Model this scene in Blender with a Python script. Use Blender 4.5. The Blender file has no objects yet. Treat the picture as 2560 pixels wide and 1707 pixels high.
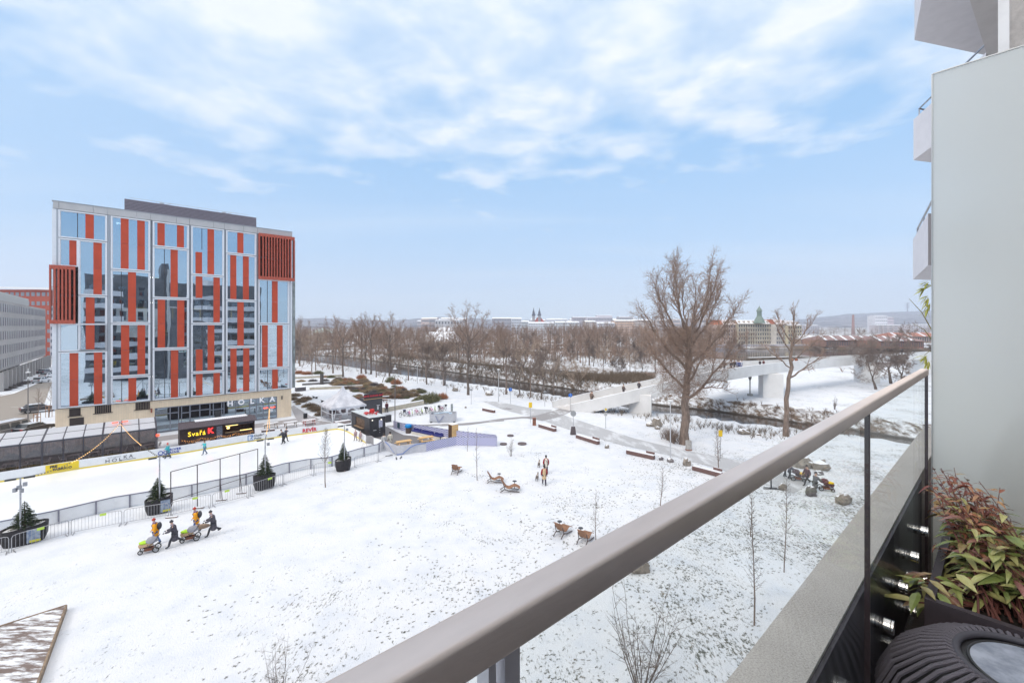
import bpy, math, random
import numpy as np
from mathutils import Vector, Matrix
V=Vector; R=math.radians; PI=math.pi
random.seed(7)
C=bpy.context.scene.collection; SC=bpy.context.scene
# ---------------- camera
F=1080.; CX=1280.; HY=815.; H=14.5
cam=bpy.data.cameras.new('camera'); co=bpy.data.objects.new('camera',cam); C.objects.link(co)
co.location=(0,0,H); co.rotation_euler=(R(90),0,0)
cam.sensor_width=36; cam.lens=36*F/2560; cam.shift_y=-(853.5-HY)/2560; cam.clip_start=.05; cam.clip_end=20000
SC.camera=co
# ---------------- sky
SUN_EL=R(40); SUN_AZ=R(-135)      # azimuth from +Y towards +X
w=bpy.data.worlds.new('World'); SC.world=w; w.use_nodes=True
nt=w.node_tree; nt.nodes.clear()
def nn(t,kind,**k):
    n=t.nodes.new(kind)
    for a,b in k.items():
        if a.startswith('i_'):
            key=a[2:]; n.inputs[int(key) if key.isdigit() else key.replace('_',' ')].default_value=b
        else: setattr(n,a,b)
    return n
def mth(t,op,a,b=None,c=None,clamp=False):
    n=t.nodes.new('ShaderNodeMath'); n.operation=op; n.use_clamp=clamp
    for i,s in enumerate((a,b,c)):
        if s is None: continue
        if isinstance(s,(int,float)): n.inputs[i].default_value=s
        else: t.links.new(s,n.inputs[i])
    return n.outputs[0]
def mixc(t,f,a,b,mode='MIX'):
    n=t.nodes.new('ShaderNodeMix'); n.data_type='RGBA'; n.blend_type=mode
    for i,s in ((0,f),(6,a),(7,b)):
        if isinstance(s,(int,float)): n.inputs[i].default_value=s
        elif isinstance(s,(tuple,list)): n.inputs[i].default_value=(*s[:3],1)
        else: t.links.new(s,n.inputs[i])
    return n.outputs[2]
def ramp(t,f,stops,interp='LINEAR'):
    n=t.nodes.new('ShaderNodeValToRGB'); r=n.color_ramp; r.interpolation=interp
    while len(r.elements)<len(stops): r.elements.new(.5)
    for e,(p,c) in zip(r.elements,stops):
        e.position=p; e.color=(*(c if isinstance(c,(tuple,list)) else (c,c,c)),1)
    t.links.new(f,n.inputs[0]); return n.outputs[0]
def sky():
    t=nt; L=t.links.new
    out=nn(t,'ShaderNodeOutputWorld'); bg=nn(t,'ShaderNodeBackground'); bg.inputs[1].default_value=.1
    L(bg.outputs[0],out.inputs[0])
    s=nn(t,'ShaderNodeTexSky',sky_type='NISHITA',sun_disc=False,sun_elevation=SUN_EL,sun_rotation=SUN_AZ,air_density=1.0,dust_density=.6,ozone_density=2.)
    tc=nn(t,'ShaderNodeTexCoord'); sp=nn(t,'ShaderNodeSeparateXYZ'); L(tc.outputs['Generated'],sp.inputs[0])
    z=mth(t,'MAXIMUM',sp.outputs[2],0.0)
    grad=ramp(t,z,[(0,(6.3,7.5,9.0)),(.05,(6.0,7.45,9.2)),(.16,(4.55,6.7,9.3)),(.36,(3.4,6.0,9.3)),(.7,(2.9,5.6,9.2)),(1,(2.6,5.2,9.0))])
    base=mixc(t,.82,s.outputs[0],grad)
    zz=mth(t,'ADD',z,.10)
    px=mth(t,'DIVIDE',sp.outputs[0],zz); py=mth(t,'DIVIDE',sp.outputs[1],zz)
    cb=nn(t,'ShaderNodeCombineXYZ'); L(px,cb.inputs[0]); L(py,cb.inputs[1])
    mp=nn(t,'ShaderNodeMapping'); mp.inputs['Rotation'].default_value=(0,0,R(24)); mp.inputs['Scale'].default_value=(1.45,1.6,1); L(cb.outputs[0],mp.inputs[0])
    n1=nn(t,'ShaderNodeTexNoise',i_Scale=2.6,i_Detail=10.,i_Roughness=.50,i_Distortion=.15); L(mp.outputs[0],n1.inputs['Vector'])
    n2=nn(t,'ShaderNodeTexNoise',i_Scale=.8,i_Detail=3.,i_Roughness=.5); L(mp.outputs[0],n2.inputs['Vector'])
    cov=ramp(t,z,[(0,0.),(.2,.02),(.30,.11),(.40,.29),(.56,.42),(1,.45)])
    m=mth(t,'ADD',mth(t,'MULTIPLY',n1.outputs[0],.62),mth(t,'MULTIPLY',n2.outputs[0],.42))
    m=mth(t,'ADD',m,cov)
    m=mth(t,'MULTIPLY',mth(t,'SUBTRACT',m,.665),3.5,clamp=True)
    m=mth(t,'SMOOTH_MAX',m,0.,.02) if False else mth(t,'POWER',m,.9)
    cc=ramp(t,n1.outputs[0],[(.3,(6.4,7.5,8.9)),(.46,(7.4,8.3,9.3)),(.62,(9.0,9.3,9.7)),(.8,(8.2,8.6,9.1))])
    c1=mixc(t,mth(t,'MULTIPLY',m,.94),base,cc)
    # thin streaks low in the sky
    mp2=nn(t,'ShaderNodeMapping'); mp2.inputs['Rotation'].default_value=(0,0,R(-12)); mp2.inputs['Scale'].default_value=(.16,.75,1); L(cb.outputs[0],mp2.inputs[0])
    n3=nn(t,'ShaderNodeTexNoise',i_Scale=1.3,i_Detail=6.,i_Roughness=.5,i_Distortion=.4); L(mp2.outputs[0],n3.inputs['Vector'])
    st=mth(t,'MULTIPLY',mth(t,'SUBTRACT',n3.outputs[0],.46),2.4,clamp=True)
    c2=mixc(t,mth(t,'MULTIPLY',st,.62),c1,(7.0,8.0,9.2))
    up=ramp(t,z,[(.62,0.),(.80,1.)])  # sky above the frame is brightened to add fill light
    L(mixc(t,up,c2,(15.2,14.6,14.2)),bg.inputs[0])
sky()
sl=bpy.data.lights.new('sun','SUN'); sl.energy=1.4; sl.angle=R(22); sl.color=(1,.90,.78)
so=bpy.data.objects.new('sun',sl); C.objects.link(so)
sd=V((math.sin(SUN_AZ)*math.cos(SUN_EL),math.cos(SUN_AZ)*math.cos(SUN_EL),math.sin(SUN_EL)))
so.rotation_euler=sd.to_track_quat('Z','Y').to_euler(); so.location=sd*80
SC.view_settings.view_transform='Standard'; SC.view_settings.look='None'; SC.view_settings.exposure=0.18; SC.view_settings.gamma=1
SC.cycles.max_bounces=8; SC.cycles.transparent_max_bounces=16; SC.cycles.volume_bounces=1
SC.cycles.use_denoising=True
# ---------------- measuring helpers (positions surveyed from the photograph's perspective)
CR={'A':(100,470,.2806),'B':(100,880,.2806),'C':(0,680,.2807),'D':(0,1020,.2423),'E':(440,980,.2211),'F':(720,880,.2296),'G':(720,740,.2296),
'H':(1240,740,.2296),'I':(1580,620,.3571),'J':(1760,740,.2466),'K':(1100,940,.2551),'L':(1600,1040,.2551),'M':(2120,900,.5147),'N':(2240,0,.485),
'O':(760,1240,.39966),'P':(1500,1200,.3233),'Q1':(350,1240,.10204),'Q2':(980,980,.08503),'Q3':(1300,1110,.07654),'Q4':(1940,1130,.09565),'Q5':(0,1480,.17007),'Q6':(1260,780,.18707),'Q7':(720,900,.12756),'S':(0,0,1.0884)}
def P(c,x,y): ox,oy,s=CR[c]; return ox+x*s, oy+y*s
def G(px,py,z=0.): t=(H-z)*F/(py-HY); return V(((px-CX)/F*t,t,z))
def GP(c,x,y,z=0.): return G(*P(c,x,y),z)
def D(px,t,z=0.): return V(((px-CX)/F*t,t,z))
def Zat(py,t): return H-(py-HY)/F*t
UX,UY=.7501,.6613
U=V((UX,UY,0)); N=V((-UY,UX,0)); UA=math.atan2(UY,UX)
def UN(u,n,z=0.): return U*u+N*n+V((0,0,z))
def un(v): return v.x*UX+v.y*UY, -v.x*UY+v.y*UX
# ---------------- mesh builder
class MB:
    def __init__(s): s.v=[]; s.f=[]; s.M=None
    def add(s,vs,fs):
        b=len(s.v)
        if s.M is not None: vs=[s.M@V(v) for v in vs]
        s.v+= [tuple(v) for v in vs]; s.f+=[tuple(i+b for i in f) for f in fs]
    def box(s,c,d,rz=0.,mat=None):
        x,y,z=d[0]/2,d[1]/2,d[2]/2; m=Matrix.Rotation(rz,3,'Z') if mat is None else mat
        c=V(c); vs=[c+m@V((a*x,b*y,e*z)) for e in(-1,1) for b in(-1,1) for a in(-1,1)]
        s.add(vs,[(0,2,3,1),(4,5,7,6),(0,1,5,4),(2,6,7,3),(0,4,6,2),(1,3,7,5)]); return s
    def span(s,a,b,w,h,up=(0,0,1)):   # bar of w x h between a and b
        a=V(a);b=V(b);d=b-a
        if d.length<1e-6: return s
        d.normalize();up=V(up); sd_=d.cross(up)
        if sd_.length<1e-4: sd_=d.cross(V((1,0,0)))
        sd_.normalize(); u2=sd_.cross(d)
        vs=[p+sd_*(x*w/2)+u2*(y*h/2) for p in(a,b) for x,y in((-1,-1),(1,-1),(1,1),(-1,1))]
        s.add(vs,[(0,1,2,3),(7,6,5,4),(0,4,5,1),(1,5,6,2),(2,6,7,3),(3,7,4,0)]); return s
    def tube(s,pts,rs,n=6,cap=True):
        pts=[V(p) for p in pts]
        if not isinstance(rs,(list,tuple)): rs=[rs]*len(pts)
        vs=[];fs=[]
        ref=None
        for i,p in enumerate(pts):
            d=(pts[min(i+1,len(pts)-1)]-pts[max(i-1,0)])
            if d.length<1e-9: d=V((0,0,1))
            d.normalize()
            if ref is None: ref=d.orthogonal().normalized()
            a=ref-d*ref.dot(d)
            if a.length<1e-4: a=d.orthogonal()
            a.normalize(); ref=a; b=d.cross(a)
            for k in range(n):
                q=2*PI*k/n; vs.append(p+a*(math.cos(q)*rs[i])+b*(math.sin(q)*rs[i]))
        for i in range(len(pts)-1):
            for k in range(n):
                k2=(k+1)%n; fs.append((i*n+k,i*n+k2,(i+1)*n+k2,(i+1)*n+k))
        if cap: fs.append(tuple(range(n-1,-1,-1))); fs.append(tuple((len(pts)-1)*n+k for k in range(n)))
        s.add(vs,fs); return s
    def twig(s,a,b,r):
        d=b-a
        if d.length<1e-6: return s
        o=d.orthogonal().normalized()*r; p=d.normalized().cross(o)
        s.add([a+o,a-o*.5+p*.87,a-o*.5-p*.87,b],[(0,1,3),(1,2,3),(2,0,3)]); return s
    def prism(s,poly,z0,z1):
        n=len(poly)
        ar=sum(poly[i][0]*poly[(i+1)%n][1]-poly[(i+1)%n][0]*poly[i][1] for i in range(n))
        if ar<0: poly=poly[::-1]
        f0=z0 if callable(z0) else (lambda i:z0); f1=z1 if callable(z1) else (lambda i:z1)
        vs=[(p[0],p[1],f0(i)) for i,p in enumerate(poly)]+[(p[0],p[1],f1(i)) for i,p in enumerate(poly)]
        s.add(vs,[tuple(range(n-1,-1,-1)),tuple(range(n,2*n))]+[(i,(i+1)%n,n+(i+1)%n,n+i) for i in range(n)]); return s
    def lathe(s,prof,n=16,c=(0,0,0)):
        vs=[];c=V(c)
        for r,z in prof:
            for k in range(n): vs.append(c+V((r*math.cos(2*PI*k/n),r*math.sin(2*PI*k/n),z)))
        fs=[]
        for i in range(len(prof)-1):
            for k in range(n):
                k2=(k+1)%n; fs.append((i*n+k,i*n+k2,(i+1)*n+k2,(i+1)*n+k))
        fs.append(tuple(range(n-1,-1,-1))); fs.append(tuple((len(prof)-1)*n+k for k in range(n)))
        s.add(vs,fs); return s
    def ell(s,c,r,nu=10,nv=7,jit=0.,seed=0,flat=None):
        rd=random.Random(seed); vs=[];c=V(c); r=(r,r,r) if isinstance(r,(int,float)) else r
        vs.append(c+V((0,0,r[2])))
        for j in range(1,nv):
            th=PI*j/nv
            for k in range(nu):
                q=2*PI*k/nu; g=1+rd.uniform(-jit,jit)
                z=math.cos(th)*r[2]*g
                if flat is not None: z=max(z,flat*r[2])
                vs.append(c+V((math.sin(th)*math.cos(q)*r[0]*g,math.sin(th)*math.sin(q)*r[1]*g,z)))
        vs.append(c+V((0,0,-r[2] if flat is None else flat*r[2])))
        fs=[(0,1+k,1+(k+1)%nu) for k in range(nu)]
        for j in range(nv-2):
            for k in range(nu):
                k2=(k+1)%nu; fs.append((1+j*nu+k,1+(j+1)*nu+k,1+(j+1)*nu+k2,1+j*nu+k2))
        e=len(vs)-1; b=1+(nv-2)*nu
        fs+=[(e,b+(k+1)%nu,b+k) for k in range(nu)]
        s.add(vs,fs); return s
    def ring(s,c,r,rt,ax=(0,1,0),n=20,m=5):
        c=V(c); ax=V(ax).normalized(); a=ax.orthogonal().normalized(); b=ax.cross(a); vs=[];fs=[]
        for i in range(n):
            q=2*PI*i/n; d=a*math.cos(q)+b*math.sin(q)
            for j in range(m):
                w_=2*PI*j/m; vs.append(c+d*(r+rt*math.cos(w_))+ax*(rt*math.sin(w_)))
        for i in range(n):
            for j in range(m):
                i2=(i+1)%n;j2=(j+1)%m; fs.append((i*m+j,i2*m+j,i2*m+j2,i*m+j2))
        s.add(vs,fs); return s
    def quad(s,a,b,c,d): s.add([a,b,c,d],[(0,1,2,3)]); return s
    def build(s,name,m,parent=None,world=False,smooth=False,bevel=0.):
        vs=s.v
        if parent is not None and world:
            Mi=ROOT[parent.name].inverted(); vs=[tuple(Mi@V(v)) for v in vs]
        me=bpy.data.meshes.new(name); me.from_pydata(vs,[],s.f); me.materials.append(m)
        if smooth: me.polygons.foreach_set('use_smooth',[True]*len(me.polygons))
        me.update()
        o=bpy.data.objects.new(name,me); C.objects.link(o)
        if bevel:
            b=o.modifiers.new('bevel','BEVEL'); b.width=bevel; b.segments=2; b.limit_method='ANGLE'
        if parent is not None: o.parent=parent; ROOT[o.name]=ROOT.get(parent.name,Matrix.Identity(4))
        else: ROOT[o.name]=Matrix.Identity(4)
        return o
ROOT={}
def tag(o,label=None,cat=None,group=None,kind=None):
    if label: o['label']=label
    if cat: o['category']=cat
    if group: o['group']=group
    if kind: o['kind']=kind
    return o
def thing(name,label,cat,loc=(0,0,0),rz=0.,group=None,sc=1.):
    o=bpy.data.objects.new(name,None); C.objects.link(o); o.location=loc; o.rotation_euler=(0,0,rz); o.scale=(sc,)*3
    o.empty_display_size=.2
    tag(o,label,cat,group); ROOT[o.name]=Matrix.Translation(V(loc))@Matrix.Rotation(rz,4,'Z')@Matrix.Scale(sc,4); return o
KIDS={}
def kids(o): return [c for c in bpy.data.objects if c.parent==o] if o.name not in KIDS else KIDS[o.name]
def freeze(o):
    k=[c for c in bpy.data.objects if c.parent==o]; KIDS[o.name]=k
    for c in k: freeze(c)
    return o
def dup(o,loc=None,rz=None,sc=None,label=None,group=None,parent=None):
    c=o.copy(); C.objects.link(c)
    if parent is not None: c.parent=parent
    else:
        if loc is not None: c.location=loc
        if rz is not None: c.rotation_euler=(0,0,rz)
        if sc is not None: c.scale=sc if isinstance(sc,(tuple,list)) else (sc,)*3
        if label: c['label']=label
        if group: c['group']=group
    for ch in KIDS[o.name]: dup(ch,parent=c)
    return c
# ---------------- materials
MC={}
def pm(name,col,rough=.6,metal=0.,var=0.,vs=4.,col2=None,bump=0.,bs=20.,snow=0.,emit=None,es=0.,spec=.5,alpha=1.,coord='Object',stretch=None,det=5.):
    if name in MC: return MC[name]
    m=bpy.data.materials.new(name); MC[name]=m; m.use_nodes=True; t=m.node_tree; L=t.links.new
    b=t.nodes['Principled BSDF']; b.inputs['Roughness'].default_value=rough; b.inputs['Metallic'].default_value=metal
    b.inputs['Base Color'].default_value=(*col,1); b.inputs['Specular IOR Level'].default_value=spec
    tc=nn(t,'ShaderNodeTexCoord'); co_=tc.outputs[coord]
    if stretch:
        mp=nn(t,'ShaderNodeMapping'); mp.inputs['Scale'].default_value=stretch; L(co_,mp.inputs[0]); co_=mp.outputs[0]
    c=None
    if var or col2:
        n=nn(t,'ShaderNodeTexNoise',i_Scale=vs,i_Detail=det,i_Roughness=.62); L(co_,n.inputs['Vector'])
        c2=col2 or tuple(max(0,x*(1-var)) for x in col); c1=col if col2 else tuple(min(1,x*(1+var*.6)) for x in col)
        c=ramp(t,n.outputs[0],[(.36,c2),(.62,c1)])
    if snow:
        g=nn(t,'ShaderNodeNewGeometry'); sp=nn(t,'ShaderNodeSeparateXYZ'); L(g.outputs['Normal'],sp.inputs[0])
        n=nn(t,'ShaderNodeTexNoise',i_Scale=2.3,i_Detail=6.,i_Roughness=.7); L(g.outputs['Position'],n.inputs['Vector'])
        f=mth(t,'MULTIPLY',mth(t,'SUBTRACT',mth(t,'ADD',sp.outputs[2],mth(t,'MULTIPLY',n.outputs[0],snow)),.78+snow*.25),9.,clamp=True)
        c=mixc(t,f,c if c is not None else col,(.82,.84,.88))
    if c is not None: L(c,b.inputs['Base Color'])
    if bump:
        n=nn(t,'ShaderNodeTexNoise',i_Scale=bs,i_Detail=5.,i_Roughness=.6); L(co_,n.inputs['Vector'])
        bp=nn(t,'ShaderNodeBump'); bp.inputs['Strength'].default_value=bump; bp.inputs['Distance'].default_value=.02; L(n.outputs[0],bp.inputs['Height']); L(bp.outputs[0],b.inputs['Normal'])
    if emit: b.inputs['Emission Color'].default_value=(*emit,1); b.inputs['Emission Strength'].default_value=es
    if alpha<1: b.inputs['Alpha'].default_value=alpha
    return m
def glassm(name,tint,refl=.12,rough=.02,trans=1.,wob=0.,fres=.6,gcol=(.93,.96,1)):
    if name in MC: return MC[name]
    m=bpy.data.materials.new(name); MC[name]=m; m.use_nodes=True; t=m.node_tree; t.nodes.clear(); L=t.links.new
    o=nn(t,'ShaderNodeOutputMaterial'); tr=nn(t,'ShaderNodeBsdfTransparent'); tr.inputs[0].default_value=(*tint,1)
    gl=nn(t,'ShaderNodeBsdfGlossy'); gl.inputs['Roughness'].default_value=rough; gl.inputs[0].default_value=(*gcol,1)
    lw=nn(t,'ShaderNodeLayerWeight'); lw.inputs[0].default_value=.35
    f=mth(t,'ADD',mth(t,'MULTIPLY',lw.outputs['Fresnel'],fres),refl,clamp=True)
    if wob:
        g=nn(t,'ShaderNodeNewGeometry'); n=nn(t,'ShaderNodeTexNoise',i_Scale=.45,i_Detail=1.); L(g.outputs['Position'],n.inputs['Vector'])
        bp=nn(t,'ShaderNodeBump'); bp.inputs['Strength'].default_value=wob; bp.inputs['Distance'].default_value=.05; L(n.outputs[0],bp.inputs['Height']); L(bp.outputs[0],gl.inputs['Normal'])
    mx=nn(t,'ShaderNodeMixShader'); L(f,mx.inputs[0]); L(tr.outputs[0],mx.inputs[1]); L(gl.outputs[0],mx.inputs[2]); L(mx.outputs[0],o.inputs[0])
    return m
def emi(name,col,s): return pm(name,(.02,.02,.02),emit=col,es=s)
dark_metal=pm('dark_metal',(.06,.06,.065),.45,.4,var=.2)
grey_metal=pm('grey_metal',(.34,.35,.38),.4,.7,var=.15)
galv=pm('galvanised',(.42,.43,.46),.38,.8,var=.2,vs=9)
white_paint=pm('white_paint',(.74,.75,.77),.5,var=.06)
snow_m=pm('snow',(.78,.80,.84),.7,var=.05,vs=1.5,bump=.25,bs=6)
black_m=pm('black_paint',(.028,.028,.032),.5,var=.3)
TMP=bpy.data.scenes.new('build')
def evalmesh(o):
    with bpy.context.temp_override(scene=TMP,view_layer=TMP.view_layers[0]):
        dg=bpy.context.evaluated_depsgraph_get(); dg.update(); return bpy.data.meshes.new_from_object(o.evaluated_get(dg))
def text(s,h,loc,xd,mat,parent,name='lettering',up=(0,0,1),ext=.01,bold=0.,center=True,space=1.,shear=0.):
    cu=bpy.data.curves.new('t','FONT'); cu.body=s; cu.size=1.; cu.extrude=0.; cu.offset=bold; cu.space_character=space; cu.shear=shear
    cu.resolution_u=3
    o=bpy.data.objects.new('t',cu); TMP.collection.objects.link(o); me=evalmesh(o)
    vs=[v.co.copy() for v in me.vertices]; fs=[tuple(p.vertices) for p in me.polygons]
    bpy.data.objects.remove(o); bpy.data.meshes.remove(me)
    k=h/.7
    x0=min(v.x for v in vs); x1=max(v.x for v in vs); off=(x0+x1)/2 if center else x0
    xd=V(xd).normalized(); up=V(up).normalized(); nrm=xd.cross(up)
    b=MB(); 
    front=[V(loc)+xd*((v.x-off)*k)+up*(v.y*k)+nrm*ext for v in vs]
    back=[p-nrm*ext*1.0 for p in front]; n=len(vs)
    # sides from boundary edges
    cnt={}
    for f in fs:
        for i in range(len(f)):
            e=(f[i],f[(i+1)%len(f)]); cnt[e]=1
    side=[(e[1],e[0],e[0]+n,e[1]+n) for e in cnt if (e[1],e[0]) not in cnt]
    b.add(front+back,fs+side)
    return b.build(name,mat,parent,world=True)
# ======================= SETTING: ground, water, hills, paths
def pseg(px,py,poly,closed):
    d=np.full(px.shape,1e9); n=len(poly)
    for i in range(n if closed else n-1):
        ax,ay=poly[i][:2]; bx,by=poly[(i+1)%n][:2]
        vx,vy=bx-ax,by-ay; L2=vx*vx+vy*vy+1e-9
        t=np.clip(((px-ax)*vx+(py-ay)*vy)/L2,0,1)
        d=np.minimum(d,np.hypot(px-ax-t*vx,py-ay-t*vy))
    return d
def inpoly(px,py,poly):
    r=np.zeros(px.shape,bool); n=len(poly); j=n-1
    for i in range(n):
        xi,yi=poly[i][:2]; xj,yj=poly[j][:2]
        c=((yi>py)!=(yj>py))&(px<(xj-xi)*(py-yi)/(yj-yi+1e-12)+xi); r^=c; j=i
    return r
WL=-2.
near_e=[(600,893),(735,906),(870,925),(1000,948),(1176,972),(1291,987),(1370,1000),(1500,1022),(1640,1048),(1723,1058),(1858,1079),(1976,1091),(2180,1119),(2330,1145),(2560,1185)]
far_e=[(600,878),(735,884),(870,893),(1000,912),(1145,933),(1270,952),(1446,976),(1640,1013),(1794,1029),(2008,1060),(2120,1074),(2290,1102),(2560,1140)]
CH1=[G(x,y,WL) for x,y in near_e]+[G(x,y,WL) for x,y in far_e[::-1]]
CH2=[G(x,y,WL) for x,y in [(960,892),(1145,914),(1280,932),(1420,950),(1510,958),(1590,958)]]+[G(x,y,WL) for x,y in [(1598,948),(1410,929),(1280,917),(1145,906),(960,887)]]
CH3=[G(x,y,WL) for x,y in [(1560,878),(1700,893),(1809,907),(1900,913),(2100,918),(2560,925),(2900,925)]]+[G(x,y,WL) for x,y in [(2900,882),(2560,880),(2150,876),(1809,871),(1560,868)]]
POLYS=[(CH1,2.6,1.),(CH2,4.5,.8),(CH3,6.,1.)]
def hfun(x,y):
    x=np.asarray(x,float); y=np.asarray(y,float); h=np.zeros(x.shape)
    for poly,bw,_ in POLYS:
        d=pseg(x,y,poly,True); ins=inpoly(x,y,poly)
        s=np.clip(d/bw,0,1); s=s*s*(3-2*s)
        hh=np.where(ins,WL-np.minimum(d*.5,1.2),WL+2*s-.0*d)
        h=np.minimum(h,hh)
    h=h+.12*np.sin(x*.11+1)*np.sin(y*.09)*np.clip((np.hypot(x,y)-8)/30,0,1)*np.clip((y-60)/60,0,1)
    r=np.hypot(x,y); h=h+np.clip((r-1500)/3000,0,1)*20
    return h
def gz(p): return float(hfun(np.array([p[0]]),np.array([p[1]]))[0])
def onG(p,dz=0.): return V((p[0],p[1],gz(p)+dz))
def axis(segs):
    out=[]
    for a,b,s in segs:
        k=max(1,int(round((b-a)/s))); out+=[a+(b-a)*i/k for i in range(k)]
    return out+[segs[-1][1]]
xs=axis([(-9000,-2000,1400),(-2000,-600,200),(-600,-160,40),(-160,-90,6),(-90,170,2.),(170,300,6),(300,800,40),(800,2400,200),(2400,9000,1300)])
ys=axis([(-2500,-400,500),(-400,-60,60),(-60,0,20),(0,180,2.),(180,340,4.),(340,560,20),(560,1500,100),(1500,9000,900)])
X,Y=np.meshgrid(xs,ys); Hh=hfun(X,Y)
gb=MB(); nx=len(xs)
gb.v=list(zip(X.ravel().tolist(),Y.ravel().tolist(),Hh.ravel().tolist()))
gb.f=[(j*nx+i,j*nx+i+1,(j+1)*nx+i+1,(j+1)*nx+i) for j in range(len(ys)-1) for i in range(nx-1)]
def ground_mat():
    m=bpy.data.materials.new('snowy_ground'); m.use_nodes=True; t=m.node_tree; L=t.links.new; b=t.nodes['Principled BSDF']
    g=nn(t,'ShaderNodeNewGeometry'); pos=g.outputs['Position']; sp=nn(t,'ShaderNodeSeparateXYZ'); L(pos,sp.inputs[0])
    def noise(sc,det,ro,st=None,dist=0.):
        src=pos
        if st:
            mp=nn(t,'ShaderNodeMapping'); mp.inputs['Rotation'].default_value=(0,0,R(st[0])); mp.inputs['Scale'].default_value=st[1]; L(pos,mp.inputs[0]); src=mp.outputs[0]
        n=nn(t,'ShaderNodeTexNoise',i_Scale=sc,i_Detail=det,i_Roughness=ro,i_Distortion=dist); L(src,n.inputs['Vector']); return n.outputs[0]
    # density of grass showing through: low near the rink, high towards the apartment block and the river
    n_co=mth(t,'ADD',mth(t,'MULTIPLY',sp.outputs[0],-UY),mth(t,'MULTIPLY',sp.outputs[1],UX))   # distance from our building
    u_co=mth(t,'ADD',mth(t,'MULTIPLY',sp.outputs[0],UX),mth(t,'MULTIPLY',sp.outputs[1],UY))
    dn=mth(t,'SUBTRACT',1.,mth(t,'DIVIDE',n_co,52.),clamp=True)
    du=mth(t,'MULTIPLY',mth(t,'ADD',u_co,6.),.02,clamp=True)
    dens=mth(t,'ADD',mth(t,'ADD',mth(t,'MULTIPLY',dn,.11),.012),mth(t,'MULTIPLY',du,.035))
    big=noise(.16,4,.6); mid=noise(.9,3,.5)
    fl=noise(7.6,4,.62,(28,(1,.42,1)),.3)
    fl2=noise(19.,3,.6,(28,(1,.5,1)))
    v=mth(t,'ADD',mth(t,'MULTIPLY',fl,.66),mth(t,'MULTIPLY',fl2,.34))
    v=mth(t,'ADD',v,mth(t,'MULTIPLY',mth(t,'SUBTRACT',big,.5),.40)); v=mth(t,'ADD',v,mth(t,'MULTIPLY',mth(t,'SUBTRACT',mid,.5),.20))
    v=mth(t,'ADD',v,dens)
    f=mth(t,'MULTIPLY',mth(t,'SUBTRACT',v,.668),10.,clamp=True)
    far=mth(t,'MULTIPLY',mth(t,'SUBTRACT',sp.outputs[1],120.),.01,clamp=True)
    # beyond the channel: rough vegetation in patches
    pat=noise(.05,6,.68,(20,(1,.6,1)))
    f2=mth(t,'MULTIPLY',mth(t,'MULTIPLY',mth(t,'SUBTRACT',pat,.43),8.,clamp=True),far)
    sn=nn(t,'ShaderNodeSeparateXYZ'); L(g.outputs['True Normal'],sn.inputs[0])
    slope=mth(t,'MULTIPLY',mth(t,'SUBTRACT',.988,sn.outputs[2]),14.,clamp=True)
    bankn=mth(t,'MULTIPLY',mth(t,'SUBTRACT',noise(1.1,6,.7,(20,(1,.5,1))),.40),6.,clamp=True)
    bank=mth(t,'MULTIPLY',slope,bankn)
    lowz=mth(t,'MULTIPLY',mth(t,'SUBTRACT',-1.6,sp.outputs[2]),4.,clamp=True)
    grass=ramp(t,noise(3.,4,.6),[(.35,(.075,.085,.075)),(.55,(.14,.145,.12)),(.68,(.2,.15,.10))])
    snow=ramp(t,noise(.5,5,.6),[(.3,(.63,.67,.735)),(.5,(.71,.735,.775)),(.7,(.745,.76,.79))])
    veg=ramp(t,noise(2.2,6,.7),[(.3,(.06,.045,.035)),(.5,(.13,.095,.07)),(.7,(.24,.18,.13))])
    c=mixc(t,f,snow,grass); c=mixc(t,f2,c,veg); c=mixc(t,bank,c,veg); c=mixc(t,lowz,c,(.05,.04,.032))
    L(c,b.inputs['Base Color']); b.inputs['Roughness'].default_value=.75; b.inputs['Specular IOR Level'].default_value=.25
    vo=nn(t,'ShaderNodeTexVoronoi',i_Scale=2.6); L(pos,vo.inputs['Vector'])
    tn=noise(.13,2,.5,None,1.5); tr_=mth(t,'MULTIPLY',mth(t,'SUBTRACT',.045,mth(t,'ABSOLUTE',mth(t,'SUBTRACT',tn,.5))),22.,clamp=True)
    dim=mth(t,'MULTIPLY',mth(t,'MULTIPLY',mth(t,'SUBTRACT',.22,vo.outputs['Distance']),6.,clamp=True),tr_)
    bp=nn(t,'ShaderNodeBump'); bp.inputs['Strength'].default_value=.7; bp.inputs['Distance'].default_value=.06
    L(mth(t,'SUBTRACT',mth(t,'ADD',mth(t,'MULTIPLY',mid,1.6),fl2),mth(t,'MULTIPLY',dim,1.6)),bp.inputs['Height']); L(bp.outputs[0],b.inputs['Normal'])
    return m
GM=ground_mat()
tag(gb.build('ground',GM,smooth=True),kind='structure')
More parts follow.
